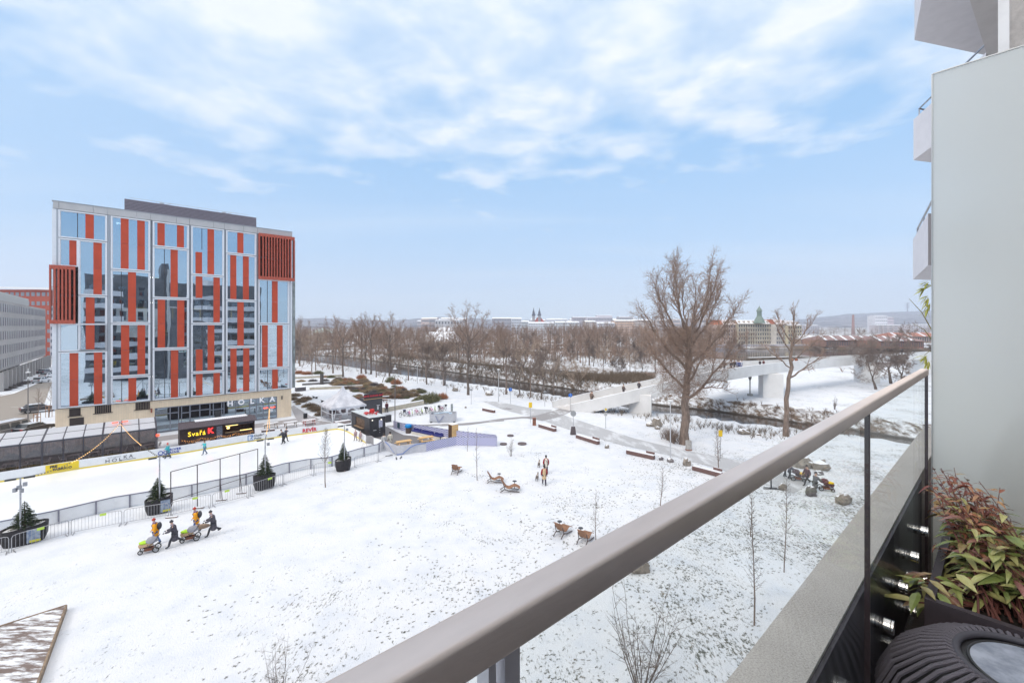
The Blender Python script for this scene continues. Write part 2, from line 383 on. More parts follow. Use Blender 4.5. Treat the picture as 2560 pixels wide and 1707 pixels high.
# water
def water_mat():
    m=bpy.data.materials.new('river_water'); m.use_nodes=True; t=m.node_tree; L=t.links.new; b=t.nodes['Principled BSDF']
    b.inputs['Base Color'].default_value=(.055,.045,.04,1); b.inputs['Roughness'].default_value=.06; b.inputs['IOR'].default_value=1.33
    g=nn(t,'ShaderNodeNewGeometry'); mp=nn(t,'ShaderNodeMapping'); mp.inputs['Scale'].default_value=(1,2.6,1); L(g.outputs['Position'],mp.inputs[0])
    n=nn(t,'ShaderNodeTexNoise',i_Scale=1.4,i_Detail=4.,i_Roughness=.6); L(mp.outputs[0],n.inputs['Vector'])
    bp=nn(t,'ShaderNodeBump'); bp.inputs['Strength'].default_value=.35; bp.inputs['Distance'].default_value=.03; L(n.outputs[0],bp.inputs['Height']); L(bp.outputs[0],b.inputs['Normal'])
    return m
WM=water_mat()
for poly,nm in ((CH1,'channel_water'),(CH2,'millrace_water'),(CH3,'river_water')):
    b=MB(); k=len(poly)//2 if nm!='channel_water' else 0
    cx=sum(p[0] for p in poly)/len(poly)
    b.add([(p[0],p[1],WL) for p in poly],[tuple(range(len(poly)))])
    tag(b.build(nm,WM),kind='structure')
# hills on the horizon
def hills(name,prof,t0,depth,mat,base=0.):
    b=MB(); rows=[]; rd=random.Random(3)
    K=6; n=len(prof)
    for j in range(K+1):
        f=j/K; tt=t0-depth*(1-f); row=[]
        for i,(px,py) in enumerate(prof):
            z=base+(Zat(py,t0)-base)*(f**.75)*(1 if j==K else rd.uniform(.9,1.04)); row.append(D(px,tt,z))
        rows.append(row)
    rows.append([D(px,t0+300,base-5) for px,py in prof])
    vs=[v for r in rows for v in r]
    b.add(vs,[(j*n+i,j*n+i+1,(j+1)*n+i+1,(j+1)*n+i) for j in range(len(rows)-1) for i in range(n-1)])
    return tag(b.build(name,mat,smooth=True),kind='structure')
def interp(pts,k,seed,jit):
    rd=random.Random(seed); out=[]
    for i in range(len(pts)-1):
        (a,b_),(c,d)=pts[i],pts[i+1]; m=max(1,int((c-a)/k))
        out+=[(a+(c-a)*j/m,b_+(d-b_)*j/m+rd.uniform(-jit,jit)) for j in range(m)]
    return out+[pts[-1]]
hill_m=pm('hill_woods',(.26,.25,.27),.9,col2=(.045,.055,.085),vs=.008,coord='Object',det=10)
hills('hill',interp([(300,806),(500,803),(735,797),(800,795),(850,797),(900,801),(1000,800),(1090,792),(1180,796),(1300,803)],7,1,.8),3300,1500,hill_m)
hills('hill',interp([(1900,806),(2010,797),(2060,792),(2120,785),(2200,781),(2330,776),(2500,777),(2900,790)],7,2,.6),3900,2000,hill_m)
hills('hill',interp([(1180,804),(1300,800),(1500,801),(1700,802),(1950,803),(2000,805)],7,4,.8),2900,900,hill_m)
# paths and pavings (thin sheets above the snow)
def sheet_mat(name,c1,c2,snowf,sc=.5,th=.5,st=None):
    if name in MC: return MC[name]
    m=bpy.data.materials.new(name); MC[name]=m; m.use_nodes=True; t=m.node_tree; L=t.links.new; b=t.nodes['Principled BSDF']
    g=nn(t,'ShaderNodeNewGeometry'); mp=nn(t,'ShaderNodeMapping')
    if st: mp.inputs['Rotation'].default_value=(0,0,R(st[0])); mp.inputs['Scale'].default_value=st[1]
    L(g.outputs['Position'],mp.inputs[0])
    n=nn(t,'ShaderNodeTexNoise',i_Scale=sc,i_Detail=8.,i_Roughness=.68); L(mp.outputs[0],n.inputs['Vector'])
    n2=nn(t,'ShaderNodeTexNoise',i_Scale=6.,i_Detail=5.,i_Roughness=.6); L(g.outputs['Position'],n2.inputs['Vector'])
    base=mixc(t,n2.outputs[0],c1,c2)
    f=mth(t,'MULTIPLY',mth(t,'SUBTRACT',n.outputs[0],th),snowf,clamp=True)
    L(mixc(t,f,base,(.76,.785,.82)),b.inputs['Base Color']); b.inputs['Roughness'].default_value=.6
    bp=nn(t,'ShaderNodeBump'); bp.inputs['Strength'].default_value=.4; bp.inputs['Distance'].default_value=.03; L(n2.outputs[0],bp.inputs['Height']); L(bp.outputs[0],b.inputs['Normal'])
    return m
def drape(name,pts_a,pts_b,mat,dz=.03,steps=24,cross=4,kind='structure'):
    def res(p,k):
        d=[0.]
        for i in range(len(p)-1): d.append(d[-1]+(p[i+1]-p[i]).length)
        out=[]
        for j in range(k+1):
            s=d[-1]*j/k; i=max(q for q in range(len(d)) if d[q]<=s+1e-9); i=min(i,len(p)-2)
            f=(s-d[i])/(d[i+1]-d[i]+1e-9); out.append(p[i].lerp(p[i+1],f))
        return out
    a=res(pts_a,steps); b_=res(pts_b,steps); vs=[];m=cross+1
    for i in range(steps+1):
        for j in range(m):
            q=a[i].lerp(b_[i],j/cross); vs.append((q.x,q.y,0))
    hz=hfun(np.array([v[0] for v in vs]),np.array([v[1] for v in vs]))
    vs=[(v[0],v[1],float(h)+dz) for v,h in zip(vs,hz)]
    b=MB(); b.add(vs,[(i*m+j,i*m+j+1,(i+1)*m+j+1,(i+1)*m+j) for i in range(steps) for j in range(cross)])
    return tag(b.build(name,mat),kind=kind)
slush=sheet_mat('trodden_snow',(.32,.32,.33),(.55,.56,.58),5.,.55,.51,(20,(1,.35,1)))
slush2=sheet_mat('dark_slush',(.20,.19,.19),(.38,.37,.38),5.,.45,.54,(20,(1,.4,1)))
Gs=lambda c,l:[GP(c,x,y) for x,y in l]
drape('path',Gs('K',[(0,480),(300,462),(600,415),(830,395),(1000,420)]),Gs('K',[(0,492),(300,478),(600,432),(830,412),(1000,435)]),slush2,.02)
drape('path',Gs('K',[(900,395),(1130,480),(1400,570),(1800,680),(2352,800)])+Gs('L',[(900,560),(1500,760)]),Gs('K',[(1060,330),(1290,410),(1560,500),(1900,610),(2352,720)])+Gs('L',[(1000,440),(1700,640)]),slush,.028,60,6)
drape('path',Gs('K',[(420,250),(620,330),(820,380),(1000,400)]),Gs('K',[(560,250),(760,290),(940,325),(1100,330)]),slush,.024)
drape('path',Gs('K',[(830,400),(950,385),(1100,345),(1180,318)]),Gs('K',[(1000,440),(1100,420),(1210,385),(1290,345)]),slush2,.036)
drape('path',Gs('K',[(585,315),(640,328),(690,332)]),Gs('K',[(600,305),(650,312),(720,318)]),slush2,.034)
drape('path',Gs('F',[(1080,800),(1500,790),(1900,775),(2352,735)]),Gs('F',[(1080,820),(1500,805),(1900,790),(2352,750)]),slush2,.032)
pav=sheet_mat('paved_slabs',(.30,.28,.29),(.40,.38,.38),7.,.4,.56,(41,(1,.3,1)))
drape('pavement',[UN(2.5,70.2),UN(22,70.2)],[UN(2.5,73.2),UN(22,73.2)],pav,.02,30,6)
drape('pavement',Gs('E',[(1300,170),(1310,200),(1350,290),(1500,400)]),Gs('E',[(1330,150),(1420,210),(1600,320),(1760,350)]),pav,.03)
# street at the left
asph=sheet_mat('street_asphalt',(.27,.235,.20),(.33,.29,.25),3.,.2,.72,(41,(1,.3,1)))
drape('street',Gs('C',[(-900,1150),(-300,1120),(0,1100),(110,1080),(230,1030),(330,985)]),Gs('C',[(-900,1900),(-300,1700),(100,1400),(290,1310),(400,1160),(465,980)]),asph,.03,30,8)
mk=MB()
for (x,y) in ((-40,1240),(130,1200),(180,1262)):
    a=GP('C',x-30,y,0.06)+V((0,0,0)); b_=GP('C',x+30,y,0.06); mk.span(a,b_,.14,.004)
tag(mk.build('road_marking',pm('marking',(.7,.7,.68),.7)),kind='structure')
kb=MB(); kp=Gs('C',[(-300,1135),(0,1108),(110,1086),(230,1036),(330,990)])
for i in range(len(kp)-1): kb.span(kp[i]+V((0,0,.07)),kp[i+1]+V((0,0,.07)),.6,.12)
tag(kb.build('kerb',pm('kerb_stone',(.4,.39,.38),.8,var=.2,snow=1.2)),kind='structure')
# ======================= OFFICE BUILDING
FN=75.6
def fu(c,x,y=0):   # column of the photograph -> metres along the facade
    px=P(c,x,y)[0]; rx=(px-CX)/F; t=FN/(-UY*rx+UX); return t*(rx*UX+UY)
ZT,FH=28.65,3.454
zf=lambda i: ZT-FH*i
red_m=pm('red_panel',(.50,.062,.02),.42,var=.10,vs=.6)
redl_m=pm('red_louvre',(.42,.085,.05),.5,var=.15)
frame_m=pm('facade_frame',(.74,.76,.80),.45,.1,var=.05)
clad_m=pm('parapet_cladding',(.47,.465,.47),.55,var=.06,vs=.8)
def stone_mat():
    m=bpy.data.materials.new('sandstone'); m.use_nodes=True; t=m.node_tree; L=t.links.new; b=t.nodes['Principled BSDF']
    g=nn(t,'ShaderNodeNewGeometry'); mp=nn(t,'ShaderNodeMapping'); mp.vector_type='POINT'; mp.inputs['Rotation'].default_value=(0,0,-UA); L(g.outputs['Position'],mp.inputs[0])
    sp=nn(t,'ShaderNodeSeparateXYZ'); L(mp.outputs[0],sp.inputs[0]); cb=nn(t,'ShaderNodeCombineXYZ'); L(sp.outputs[2],cb.inputs[0]); L(sp.outputs[0],cb.inputs[1])
    br=nn(t,'ShaderNodeTexBrick'); L(cb.outputs[0],br.inputs['Vector']); br.offset=.5
    for k,v_ in (('Scale',1.),('Mortar Size',.006),('Brick Width',1.6),('Row Height',.24)): br.inputs[k].default_value=v_
    br.inputs['Color1'].default_value=(.92,.73,.52,1); br.inputs['Color2'].default_value=(.82,.65,.46,1); br.inputs['Mortar'].default_value=(.55,.47,.36,1)
    n=nn(t,'ShaderNodeTexNoise',i_Scale=1.3,i_Detail=6.,i_Roughness=.6); L(g.outputs['Position'],n.inputs['Vector'])
    L(mixc(t,.35,br.outputs[0],ramp(t,n.outputs[0],[(.35,(.78,.63,.46)),(.65,(.93,.79,.60))])),b.inputs['Base Color']); b.inputs['Roughness'].default_value=.8
    return m
stone_m=stone_mat()
win_m=glassm('office_glass',(.46,.56,.62),.58,.012,wob=.10,gcol=(.76,.89,1))
dark_in=pm('room_wall',(.16,.16,.17),.8,var=.4,vs=.7)
u0,u1=fu('A',108),fu('A',2245)
ob=thing('office_building','seven storey glass office block with red vertical panels over a sandstone ground floor','building',UN(u0,FN),UA)
def FB(mb,ua,ub,za,zb,n0,n1): mb.box(UN((ua+ub)/2,(n0+n1)/2,(za+zb)/2),(abs(ub-ua),abs(n1-n0),abs(zb-za)),UA)
DEP=18.
b=MB()   # shell: back and sides, roof, floor slabs and a core behind the glass
FB(b,u0,u1,4.4,ZT+.75,FN+DEP-.3,FN+DEP); FB(b,u0,u0+.3,4.4,ZT+.75,FN+.5,FN+DEP-.3); FB(b,u1-.3,u1,4.4,ZT+.75,FN+.5,FN+DEP-.3)
b.build('wall',pm('side_wall',(.50,.52,.55),.5,var=.08),ob,world=True)
b=MB(); FB(b,u0+.3,u1-.3,ZT+.1,ZT+.35,FN+.5,FN+DEP-.3); b.build('roof',snow_m,ob,world=True)
b=MB()
for i in range(0,8): FB(b,u0+.35,u1-.35,zf(i)-.16,zf(i)+.14,FN+.30,FN+9)
b.build('floor_slab',pm('slab_edge',(.10,.12,.17),.5,var=.2),ob,world=True)
b=MB(); FB(b,u0+1,u1-1,4.4,ZT-.1,FN+6.,FN+6.3); 
for k in range(7): FB(b,u0+3+k*4,u0+3.35+k*4,4.4,ZT-.1,FN+1.2,FN+1.55)
b.build('interior_wall',pm('interior_wall',(.30,.33,.33),.8,var=.5,vs=.5),ob,world=True)
b=MB(); rd=random.Random(5)
for i in range(7):
    for k in range(9):
        if rd.random()<.5:
            uu=rd.uniform(u0+1,u1-1.5); b=MB(); b.box(UN(uu,FN+rd.uniform(1,4),zf(i)-.55),(rd.choice([.12,1.1]),rd.choice([1.2,.12]),.05),UA); b.build('ceiling_light',emi('office_lamp',(1,.93,.8),5.),ob,world=True)
b=MB()
for (i,uu) in ((3,fu('A',905)),(3,fu('A',1150)),(3,fu('A',1405)),(3,fu('A',1690)),(5,fu('A',1600))):
    b=MB(); b.box(UN(uu,FN+2.2,zf(i)-1.3),(1.3,.1,.18),UA); b.box(UN(uu+.5,FN+2.,zf(i)-2.0),(.15,.1,1.4),UA); b.build('warm_lamp',emi('warm_lamp',(1,.55,.12),1.6),ob,world=True)
b=MB()
for (i,a,c_) in ((0,190,270),(4,210,250),(4,190,205),(3,945,975),(5,360,378),(4,1450,1490),(3,1455,1500),(4,1180,1215),(5,1870,1925),(5,2160,2210),(3,1668,1690),(6,2130,2210),(0,380,400),(2,2120,2200)):
    b=MB(); FB(b,fu('A',a),fu('A',c_),zf(i+1)+.2,zf(i)-.3,FN+.45,FN+.5); b.build('blind',pm('pale_blind',(.50,.62,.60),.7,var=.15),ob,world=True)
# columns of the facade: [frames as (left,right,floor_from,floor_to, extra notch)], reds (x0,x1,f0,f1), mullions (x,f0,f1)
cols=[('A',[(165,600,0,1),(165,600,1,2),(342,600,1,3),(342,600,3,5),(165,600,4,5),(165,600,5,7)],
      [(405,480,0,1),(262,337,1,2),(476,551,1,3),(408,486,3,5),(264,342,5,7),(481,555,5,7)],[(335,0,1),(338,4,5)]),
 ('B',[(630,982,0,2),(630,982,2,4),(630,982,4,6),(630,982,6,7)],[(719,790,0,2),(866,934,0,2),(784,855,2,4),(722,795,4,6),(868,937,4,6),(787,858,6,7)],[(725,2,4),(728,6,7)]),
 ('C',[(1003,1325,0,1),(1003,1325,1,3),(1003,1325,3,5),(1003,1325,5,7)],[(1046,1111,0,1),(1220,1282,0,1),(1163,1227,1,3),(1048,1114,3,5),(1222,1285,3,5),(1165,1230,5,7)],[(1108,1,3),(1111,5,7)]),
 ('D',[(1345,1638,0,2),(1345,1638,2,4),(1345,1638,4,6),(1345,1638,6,7)],[(1385,1443,1,2),(1492,1550,0,2),(1387,1446,2,3),(1545,1601,2,4),(1493,1552,4,6),(1388,1447,5,6),(1388,1447,6,7),(1546,1602,6,7)],[(1442,0,1),(1443,3,4),(1443,4,5)]),
 ('E',[(1655,1925,0,1),(1655,1925,1,3),(1655,1925,3,5),(1655,1925,5,7)],[(1758,1811,0,1),(1695,1748,1,3),(1808,1859,1,3),(1758,1814,3,5),(1696,1750,5,7),(1810,1863,5,7)],[]),
 ('F',[(1943,2218,2,4),(1943,2218,4,6),(1943,2218,6,7)],[(2067,2116,2,4),(1978,2028,4,6),(2111,2160,4,6),(2068,2117,6,7)],[(2025,2,4),(2027,6,7)])]
PR=.28
for nm,frs,reds,muls in cols:
    L_,R_=fu('A',min(f[0] for f in frs)),fu('A',max(f[1] for f in frs))
    for (x0,x1,f0,f1) in frs:
        ua,ub=fu('A',x0),fu('A',x1); b=MB(); tw=.14
        za,zb=zf(f1)+.05,zf(f0)-.05
        if (x0,f0,f1)==(165,1,2): ub=fu('A',342)
        notch=(nm=='A' and (f0,f1) in ((1,3),(3,5)) )
        FB(b,ua,ua+tw,za,zb,FN-PR,FN+.1) if not (x0==165 and f0==4 and False) else None
        FB(b,ua+tw,ub-tw,zb-tw,zb,FN-PR,FN+.1); FB(b,ua+tw,ub-tw,za,za+tw,FN-PR,FN+.1); FB(b,ub-tw,ub,za,zb,FN-PR,FN+.1)
        # slim inner bead in front of the glass
        FB(b,ua+tw,ua+tw+.07,za+tw,zb-tw,FN-.12,FN+.06); FB(b,ub-tw-.07,ub-tw,za+tw,zb-tw,FN-.12,FN+.06)
        fo=b.build('window_frame',frame_m,ob,world=True)
        # glass, one pane per storey
        for i in range(f0,f1):
            g=MB(); z1=zf(i)-(.05+tw if i==f0 else -.0)-.0; z0=zf(i+1)+(.05+tw if i==f1-1 else 0.)
            FB(g,ua+tw+.07,ub-tw-.07,z0,z1,FN-.02,FN+.01); g.build('pane',win_m,fo,world=True)
    b=MB(); FB(b,L_-.18,L_-.03,zf(7),ZT,FN-.16,FN+.2); FB(b,R_+.03,R_+.18,zf(7),ZT,FN-.16,FN+.2)
    for (x0,x1,f0,f1) in frs:
        if f0>0: FB(b,fu('A',x0),fu('A',x1),zf(f0)-.035,zf(f0)+.035,FN-.12,FN+.2)
    b.build('facade_rail',pm('rail_grey',(.44,.46,.50),.4,.4),ob,world=True)
    for (x0,x1,f0,f1) in reds:
        b=MB(); za=zf(f1)+.19+.002; zb=zf(f0)-.19-.002
        ua,ub=fu('A',x0),fu('A',x1)
        cuts=[zb]+[zf(k) for k in range(f0+1,f1)]+[za]
        for k in range(len(cuts)-1): FB(b,ua,ub,cuts[k+1]+.012,cuts[k]-.012,FN-.15,FN-.025)
        b.build('red_panel',red_m,ob,world=True)
    for (x,f0,f1) in muls:
        b=MB(); uu=fu('A',x); FB(b,uu-.035,uu+.035,zf(f1)+.2,zf(f0)-.2,FN-.07,FN-.022); b.build('mullion',dark_metal,ob,world=True)
for q_ in ((u0,fu('A',162),zf(2)-.1,ZT),(u0,fu('A',162),zf(7),zf(4)-.1),(fu('A',2222),u1,zf(7),zf(2)-.2)):
  b=MB(); FB(b,*q_,FN-.1,FN+.35); b.build('corner_cladding',frame_m,ob,world=True)
b=MB()

for (ua,ub) in ((u0+.1,fu('A',170)),(fu('A',170),fu('A',475)),(fu('A',475),fu('A',600)),(fu('A',600),fu('A',860)),(fu('A',860),fu('A',985)),(fu('A',985),fu('A',1215)),(fu('A',1215),fu('A',1330)),(fu('A',1330),fu('A',1545)),(fu('A',1545),fu('A',1640)),(fu('A',1640),fu('A',1810)),(fu('A',1810),fu('A',1935)),(fu('A',1935),u1)):
    b=MB(); FB(b,ua+.012,ub-.012,ZT+.03,ZT+.88,FN-.22,FN+.4); b.build('parapet_panel',clad_m,ob,world=True)
b=MB(); FB(b,u0,u1,ZT+.88,ZT+.96,FN-.28,FN+.5); b.build('coping',pm('coping',(.34,.35,.37),.4,.6),ob,world=True)
# projecting louvre boxes
def louvre(xa,xb,fa,fb,n,gap):
    ua,ub=fu('A',xa),fu('A',xb); za,zb=zf(fb)-.05,zf(fa)+.05; p=.75
    f=MB(); FB(f,ua,ub,zb-.45,zb,FN-p,FN+.0); FB(f,ua,ub,za,za+.45,FN-p,FN+.0); FB(f,ua,ua+.14,za+.45,zb-.45,FN-p,FN); FB(f,ub-.14,ub,za+.45,zb-.45,FN-p,FN)
    fo=f.build('louvre_box',redl_m,ob,world=True)
    g=MB(); w_=(ub-ua-.28)/n
    for k in range(1,n):
        uu=ua+.14+w_*k; FB(g,uu-.09,uu+.09,za+.45,zb-.45,FN-p,FN-.25)
    for q in (zf((fa+fb)/2)+.9,zf((fa+fb)/2)-1.2): FB(g,ua+.15,ub-.15,q,q+.05,FN-p+.2,FN-p+.24)
    g.build('slat',redl_m,fo,world=True)
louvre(88,318,2,4,6,.2); louvre(1943,2258,0,2,12,.1)
b=MB(); FB(b,fu('A',1960),fu('A',2215),zf(2)+.3,zf(0)-.3,FN+1.5,FN+1.7); b.build('loggia_wall',pm('loggia_wall',(.22,.09,.07),.8,var=.3),ob,world=True)
b=MB(); FB(b,u0+.1,fu('A',300),zf(4)+.3,zf(2)-.3,FN+1.8,FN+2.0)
b.build('loggia_wall',pm('loggia_wall',(.22,.09,.07),.8,var=.3),ob,world=True)
# rooftop plant screen, a storey of dark horizontal louvres set back from the edge
ns=FN+3.2
def fuN(px,n): rx=(px-CX)/F; t=n/(-UY*rx+UX); return t*(rx*UX+UY),t
pa,ta=fuN(P('A',752,0)[0],ns); pb,tb=fuN(P('A',1928,0)[0],ns)
zt=H-(P('A',0,90)[1]-HY)/F*ta
b=MB(); FB(b,pa,pb,ZT+.3,zt-.05,ns+.12,ns+6); b.build('plant_room',pm('plant_room',(.12,.11,.13),.7),ob,world=True)
b=MB(); k=14
for i in range(k): z=ZT+.5+(zt-ZT-.5)*i/k; FB(b,pa,pb,z,z+(zt-ZT-.5)/k*.62,ns,ns+.1)
b.build('roof_louvre',pm('roof_louvre',(.27,.24,.28),.5,.3,var=.1),ob,world=True)
b=MB(); FB(b,pb,pb+.5,ZT+.3,ZT+1.6,ns+.2,ns+3); 
for uu in (pa+4,pa+11.5): b.box(UN(uu,ns+1,zt+.1),(.5,.4,.35),UA); b.tube([UN(uu,ns+1,zt),UN(uu+1.0,ns+1,zt+.35)],.04)
for i in range(6): b.tube([UN(pa+1+i*2.4,ns+.4,zt-.1),UN(pa+1+i*2.4,ns+.4,zt+.28)],.025)
b.tube([UN(pa+.5,ns+.4,zt+.26),UN(pb-1,ns+.4,zt+.26)],.02)
b.build('roof_gear',pm('roof_gear',(.5,.5,.52),.5,.4),ob,world=True)
# ground floor
ge0,ge1=fu('B',1022),fu('B',2113)
b=MB(); gb0,gb1=fu('B',135),fu('B',2240)
FB(b,gb0,ge0,0,4.4,FN+.05,FN+.55); FB(b,ge1,gb1,0,4.4,FN+.05,FN+.55); FB(b,ge0,ge1,3.42,4.4,FN+.05,FN+.55)
FB(b,gb0,gb0+.4,0,4.4,FN+.55,FN+DEP); FB(b,gb1-.4,gb1,0,4.4,FN+.55,FN+DEP); FB(b,gb0+.4,gb1-.4,0,4.4,FN+DEP-.4,FN+DEP)
b.build('stone_wall',stone_m,ob,world=True)
for (x0,x1,ya,yb) in ((262,360,505,572),(262,392,592,682),(486,635,482,548),(850,980,452,515)):
    ua,ub=fu('B',x0),fu('B',x1); t=FN/(-UY*(P('B',x0,0)[0]-CX)/F+UX)
    za,zb=Zat(P('B',0,yb)[1],t),Zat(P('B',0,ya)[1],t)
    b=MB(); k=9
    for i in range(k): uu=ua+(ub-ua)*(i+.5)/k; FB(b,uu-.07,uu+.07,za,zb,FN+.0,FN+.06)
    FB(b,ua-.15,ub+.15,za-.07,za-.01,FN-.08,FN+.06)
    b.build('vent_slot',pm('vent_dark',(.05,.035,.03),.7),ob,world=True)
# glazed entrance
ent=MB(); ew=pm('shopfront_frame',(.24,.26,.31),.4,.4)
posts=[1024,1160,1235,1262,1335,1340,1425,1515,1545,1620,1640,1745,1870,1930,1990,2040,2110]
for x in posts: uu=fu('B',x); FB(ent,uu-.06,uu+.06,.1,3.42,FN+.06,FN+.22)
for z in (.1,3.3): FB(ent,ge0,ge1,z,z+.12,FN+.08,FN+.2)
for (a,c_,z) in ((1024,1235,2.45),(1262,1335,2.3),(1335,1515,2.45),(1515,1640,2.3),(1870,1990,2.3)): FB(ent,fu('B',a),fu('B',c_),z,z+.14,FN+.09,FN+.21)
eo=ent.build('entrance_frame',ew,ob,world=True)
g=MB(); FB(g,ge0+.06,ge1-.06,.22,3.3,FN+.12,FN+.14); g.build('entrance_glazing',glassm('shop_glass',(.34,.42,.46),.40,.02,wob=.1,gcol=(.72,.87,1)),eo,world=True)
b=MB(); FB(b,ge0,ge1,0,3.42,FN+5,FN+5.2); FB(b,ge0,ge1,0,.08,FN+.55,FN+5); 
for q in range(6): FB(b,ge0+1+q*2.2,ge0+1.4+q*2.2,0,1.1,FN+2.5,FN+3)
b.build('shop_interior',pm('shop_interior',(.12,.10,.085),.8,var=.6,vs=.8),ob,world=True)
b=MB()
for q,(x,z) in enumerate(((1800,2.7),(1850,2.5),(1890,2.8),(1830,2.2),(1270,1.2))): b.box(UN(fu('B',x),FN+1.2,z),(.5,.1,.08),UA)
b.build('shop_lamp',emi('shop_lamp',(1,.7,.25),6.),ob,world=True)
b=MB(); FB(b,fu('B',1555),fu('B',1612),.15,2.2,FN+.02,FN+.06); b.build('door',dark_metal,ob,world=True)
b=MB(); FB(b,fu('B',2040),fu('B',2075),1.2,1.5,FN+.0,FN+.05); b.build('door_sign',white_paint,ob,world=True)
let_m=pm('sign_letters',(.80,.80,.84),.4,emit=(1,1,1),es=.12)
for ch,x,y in (('H',1692,478),('O',1790,466),('L',1888,456),('K',1977,446),('A',2066,438)):
    uu=fu('B',x); rx=(P('B',x,0)[0]-CX)/F; t=(FN-.2)/(-UY*rx+UX); z=Zat(P('B',0,y)[1],t)
    text(ch,.72,UN(uu,FN-.2,z),U,let_m,ob,'sign_letter',ext=.08,bold=.035)
for x,y,c_ in ((993,520,(.3,.08,.04)),(2155,405,(.12,.11,.1))):
    b=MB(); uu=fu('B',x); t=FN/(-UY*(P('B',x,0)[0]-CX)/F+UX); z=Zat(P('B',0,y)[1],t); b.box(UN(uu,FN-.05,z),(.16,.16,.55),UA); b.build('wall_lamp',pm('wall_lamp_%d'%x,c_,.5),ob,world=True)
# ======================= our own apartment block behind the camera (seen at the right edge and mirrored in the office glass)
apt=thing('apartment_building','white apartment block with rows of angular balconies at the right edge above the frosted screen','building',UN(6,-1,0),UA)
aw=pm('pale_render',(.60,.57,.555),.85,var=.06,vs=3,bump=.3,bs=60); aw2=pm('balcony_white',(.70,.68,.70),.6,var=.04)
b=MB()
FB(b,7.601,8.,H-3,H+12,-3.1,-3.05); FB(b,-9,6.2,0,28,-15,-3.2); FB(b,6.2,8.,0,32,-15,-3.2); FB(b,8.,30,0,26.5,-15,-.02)
b.build('wall',pm('dark_facade',(.15,.145,.155),.5,var=.3,vs=.4),apt,world=True)
b=MB(); FB(b,7.6,8.,0,30,-3.19,-.03); b.build('side_wall',pm('grey_plaster',(.55,.53,.52),.9,var=.12,vs=14,bump=.4,bs=70),apt,world=True)
b=MB(); FB(b,7.42,7.5,H-1.7,30,-.055,.03); b.build('column',white_paint,apt,world=True)
b=MB(); FB(b,-3,6.1,H-1.9,H+4.8,-3.19,-3.125); b.build('balcony_wall',pm('bounce_render',(.66,.64,.61),.8,var=.05),apt,world=True)  # unseen wall behind the camera, made pale to bounce light onto the balcony
FLR=3.3; fz=H-1.8
for k in range(-3,4):
    z=fz+k*FLR
    if k!=0:
        b=MB(); ue=4.1 if k<0 else -1.5; FB(b,-9,ue,z-.25,z+1.05,-1.7,-1.5); FB(b,-9,ue,z-.25,z,-3.2,-1.7); b.build('balcony_band',aw2,apt,world=True)
    b=MB(); 
    for q in (range(7) if k!=0 else (0,1,5,6)): FB(b,-8+q*1.9,-6.8+q*1.9,z+.1,z+2.5,-3.2,-3.12)
    b.build('window',glassm('apt_glass',(.1,.1,.12),.25),apt,world=True)
for k in range(-3,3):
    z=fz+k*FLR; b=MB(); FB(b,16.,29.5,z-.25,z+1.0,.30,.45); FB(b,16.,29.5,z-.25,z,-.015,.30); b.build('balcony_band',aw2,apt,world=True)
    b=MB()
    for q in range(8): FB(b,11+q*2.3,12.6+q*2.3,z+.1,z+2.4,-.015,.03)
    b.build('window',glassm('apt_glass',(.1,.1,.12),.25),apt,world=True)
# zigzag balcony boxes of the neighbouring bays, stacked
def vpdir(x): d=V(((x-CX)/F,1,0)); return d.normalized()
def bbox3(px,t,pyt,pyb,vx,length,name='balcony',back=5654):
    c0=D(px,t); d1=-vpdir(vx); d2=vpdir(back)
    zt_,zb_=Zat(pyt,t),Zat(pyb,t)
    a=c0; b1=c0+d1*length; c1=b1+d2*2.2; d_=c0+d2*3.0
    m=MB(); m.prism([a[:2],b1[:2],c1[:2],d_[:2]],zb_,zt_); o=m.build(name,aw2,apt,world=True)
    r=MB(); 
    zz=zt_+.28
    ia,ib=a+d2*.15-d1*-.1,b1+d2*.12
    r.tube([ia+V((0,0,zz)),ib+V((0,0,zz))],.022,6); r.tube([ia+V((0,0,zz)),d_+V((0,0,zz))],.022,6)
    for q in (0,.5,1): p=ia.lerp(ib,q); r.tube([p+V((0,0,zt_)),p+V((0,0,zz))],.016,5)
    r.build('rail',galv,o,world=True)
    return o
bbox3(2283.5,12.,300,401,1728,3.2); bbox3(2282.5,12.,599,698.5,2158,3.6); bbox3(2286,11.3,6,101,2158,4.0)
bbox3(2283,12.,-350,-240,1728,3.2)
# soffit of the next balcony up, over our own
m=MB(); z=H+4.9
m.prism([tuple(v[:2]) for v in (D(2385,5.3),D(2424,6.49),D(2475,8.1),D(2640,7.9),D(2680,5.2))],z,z+.3)
m.build('balcony_slab',aw,apt,world=True)
# ======================= OUR BALCONY
zr=lambda d: H-d
steel=pm('brushed_steel',(.74,.65,.605),.38,.42,var=.16,vs=5,bump=.05,bs=200,stretch=(.2,1,1))
rail=thing('balcony_railing','brushed steel handrail over clear glass panes crossing the foreground','railing',UN(0,.36,H-1.4),UA)
b=MB()
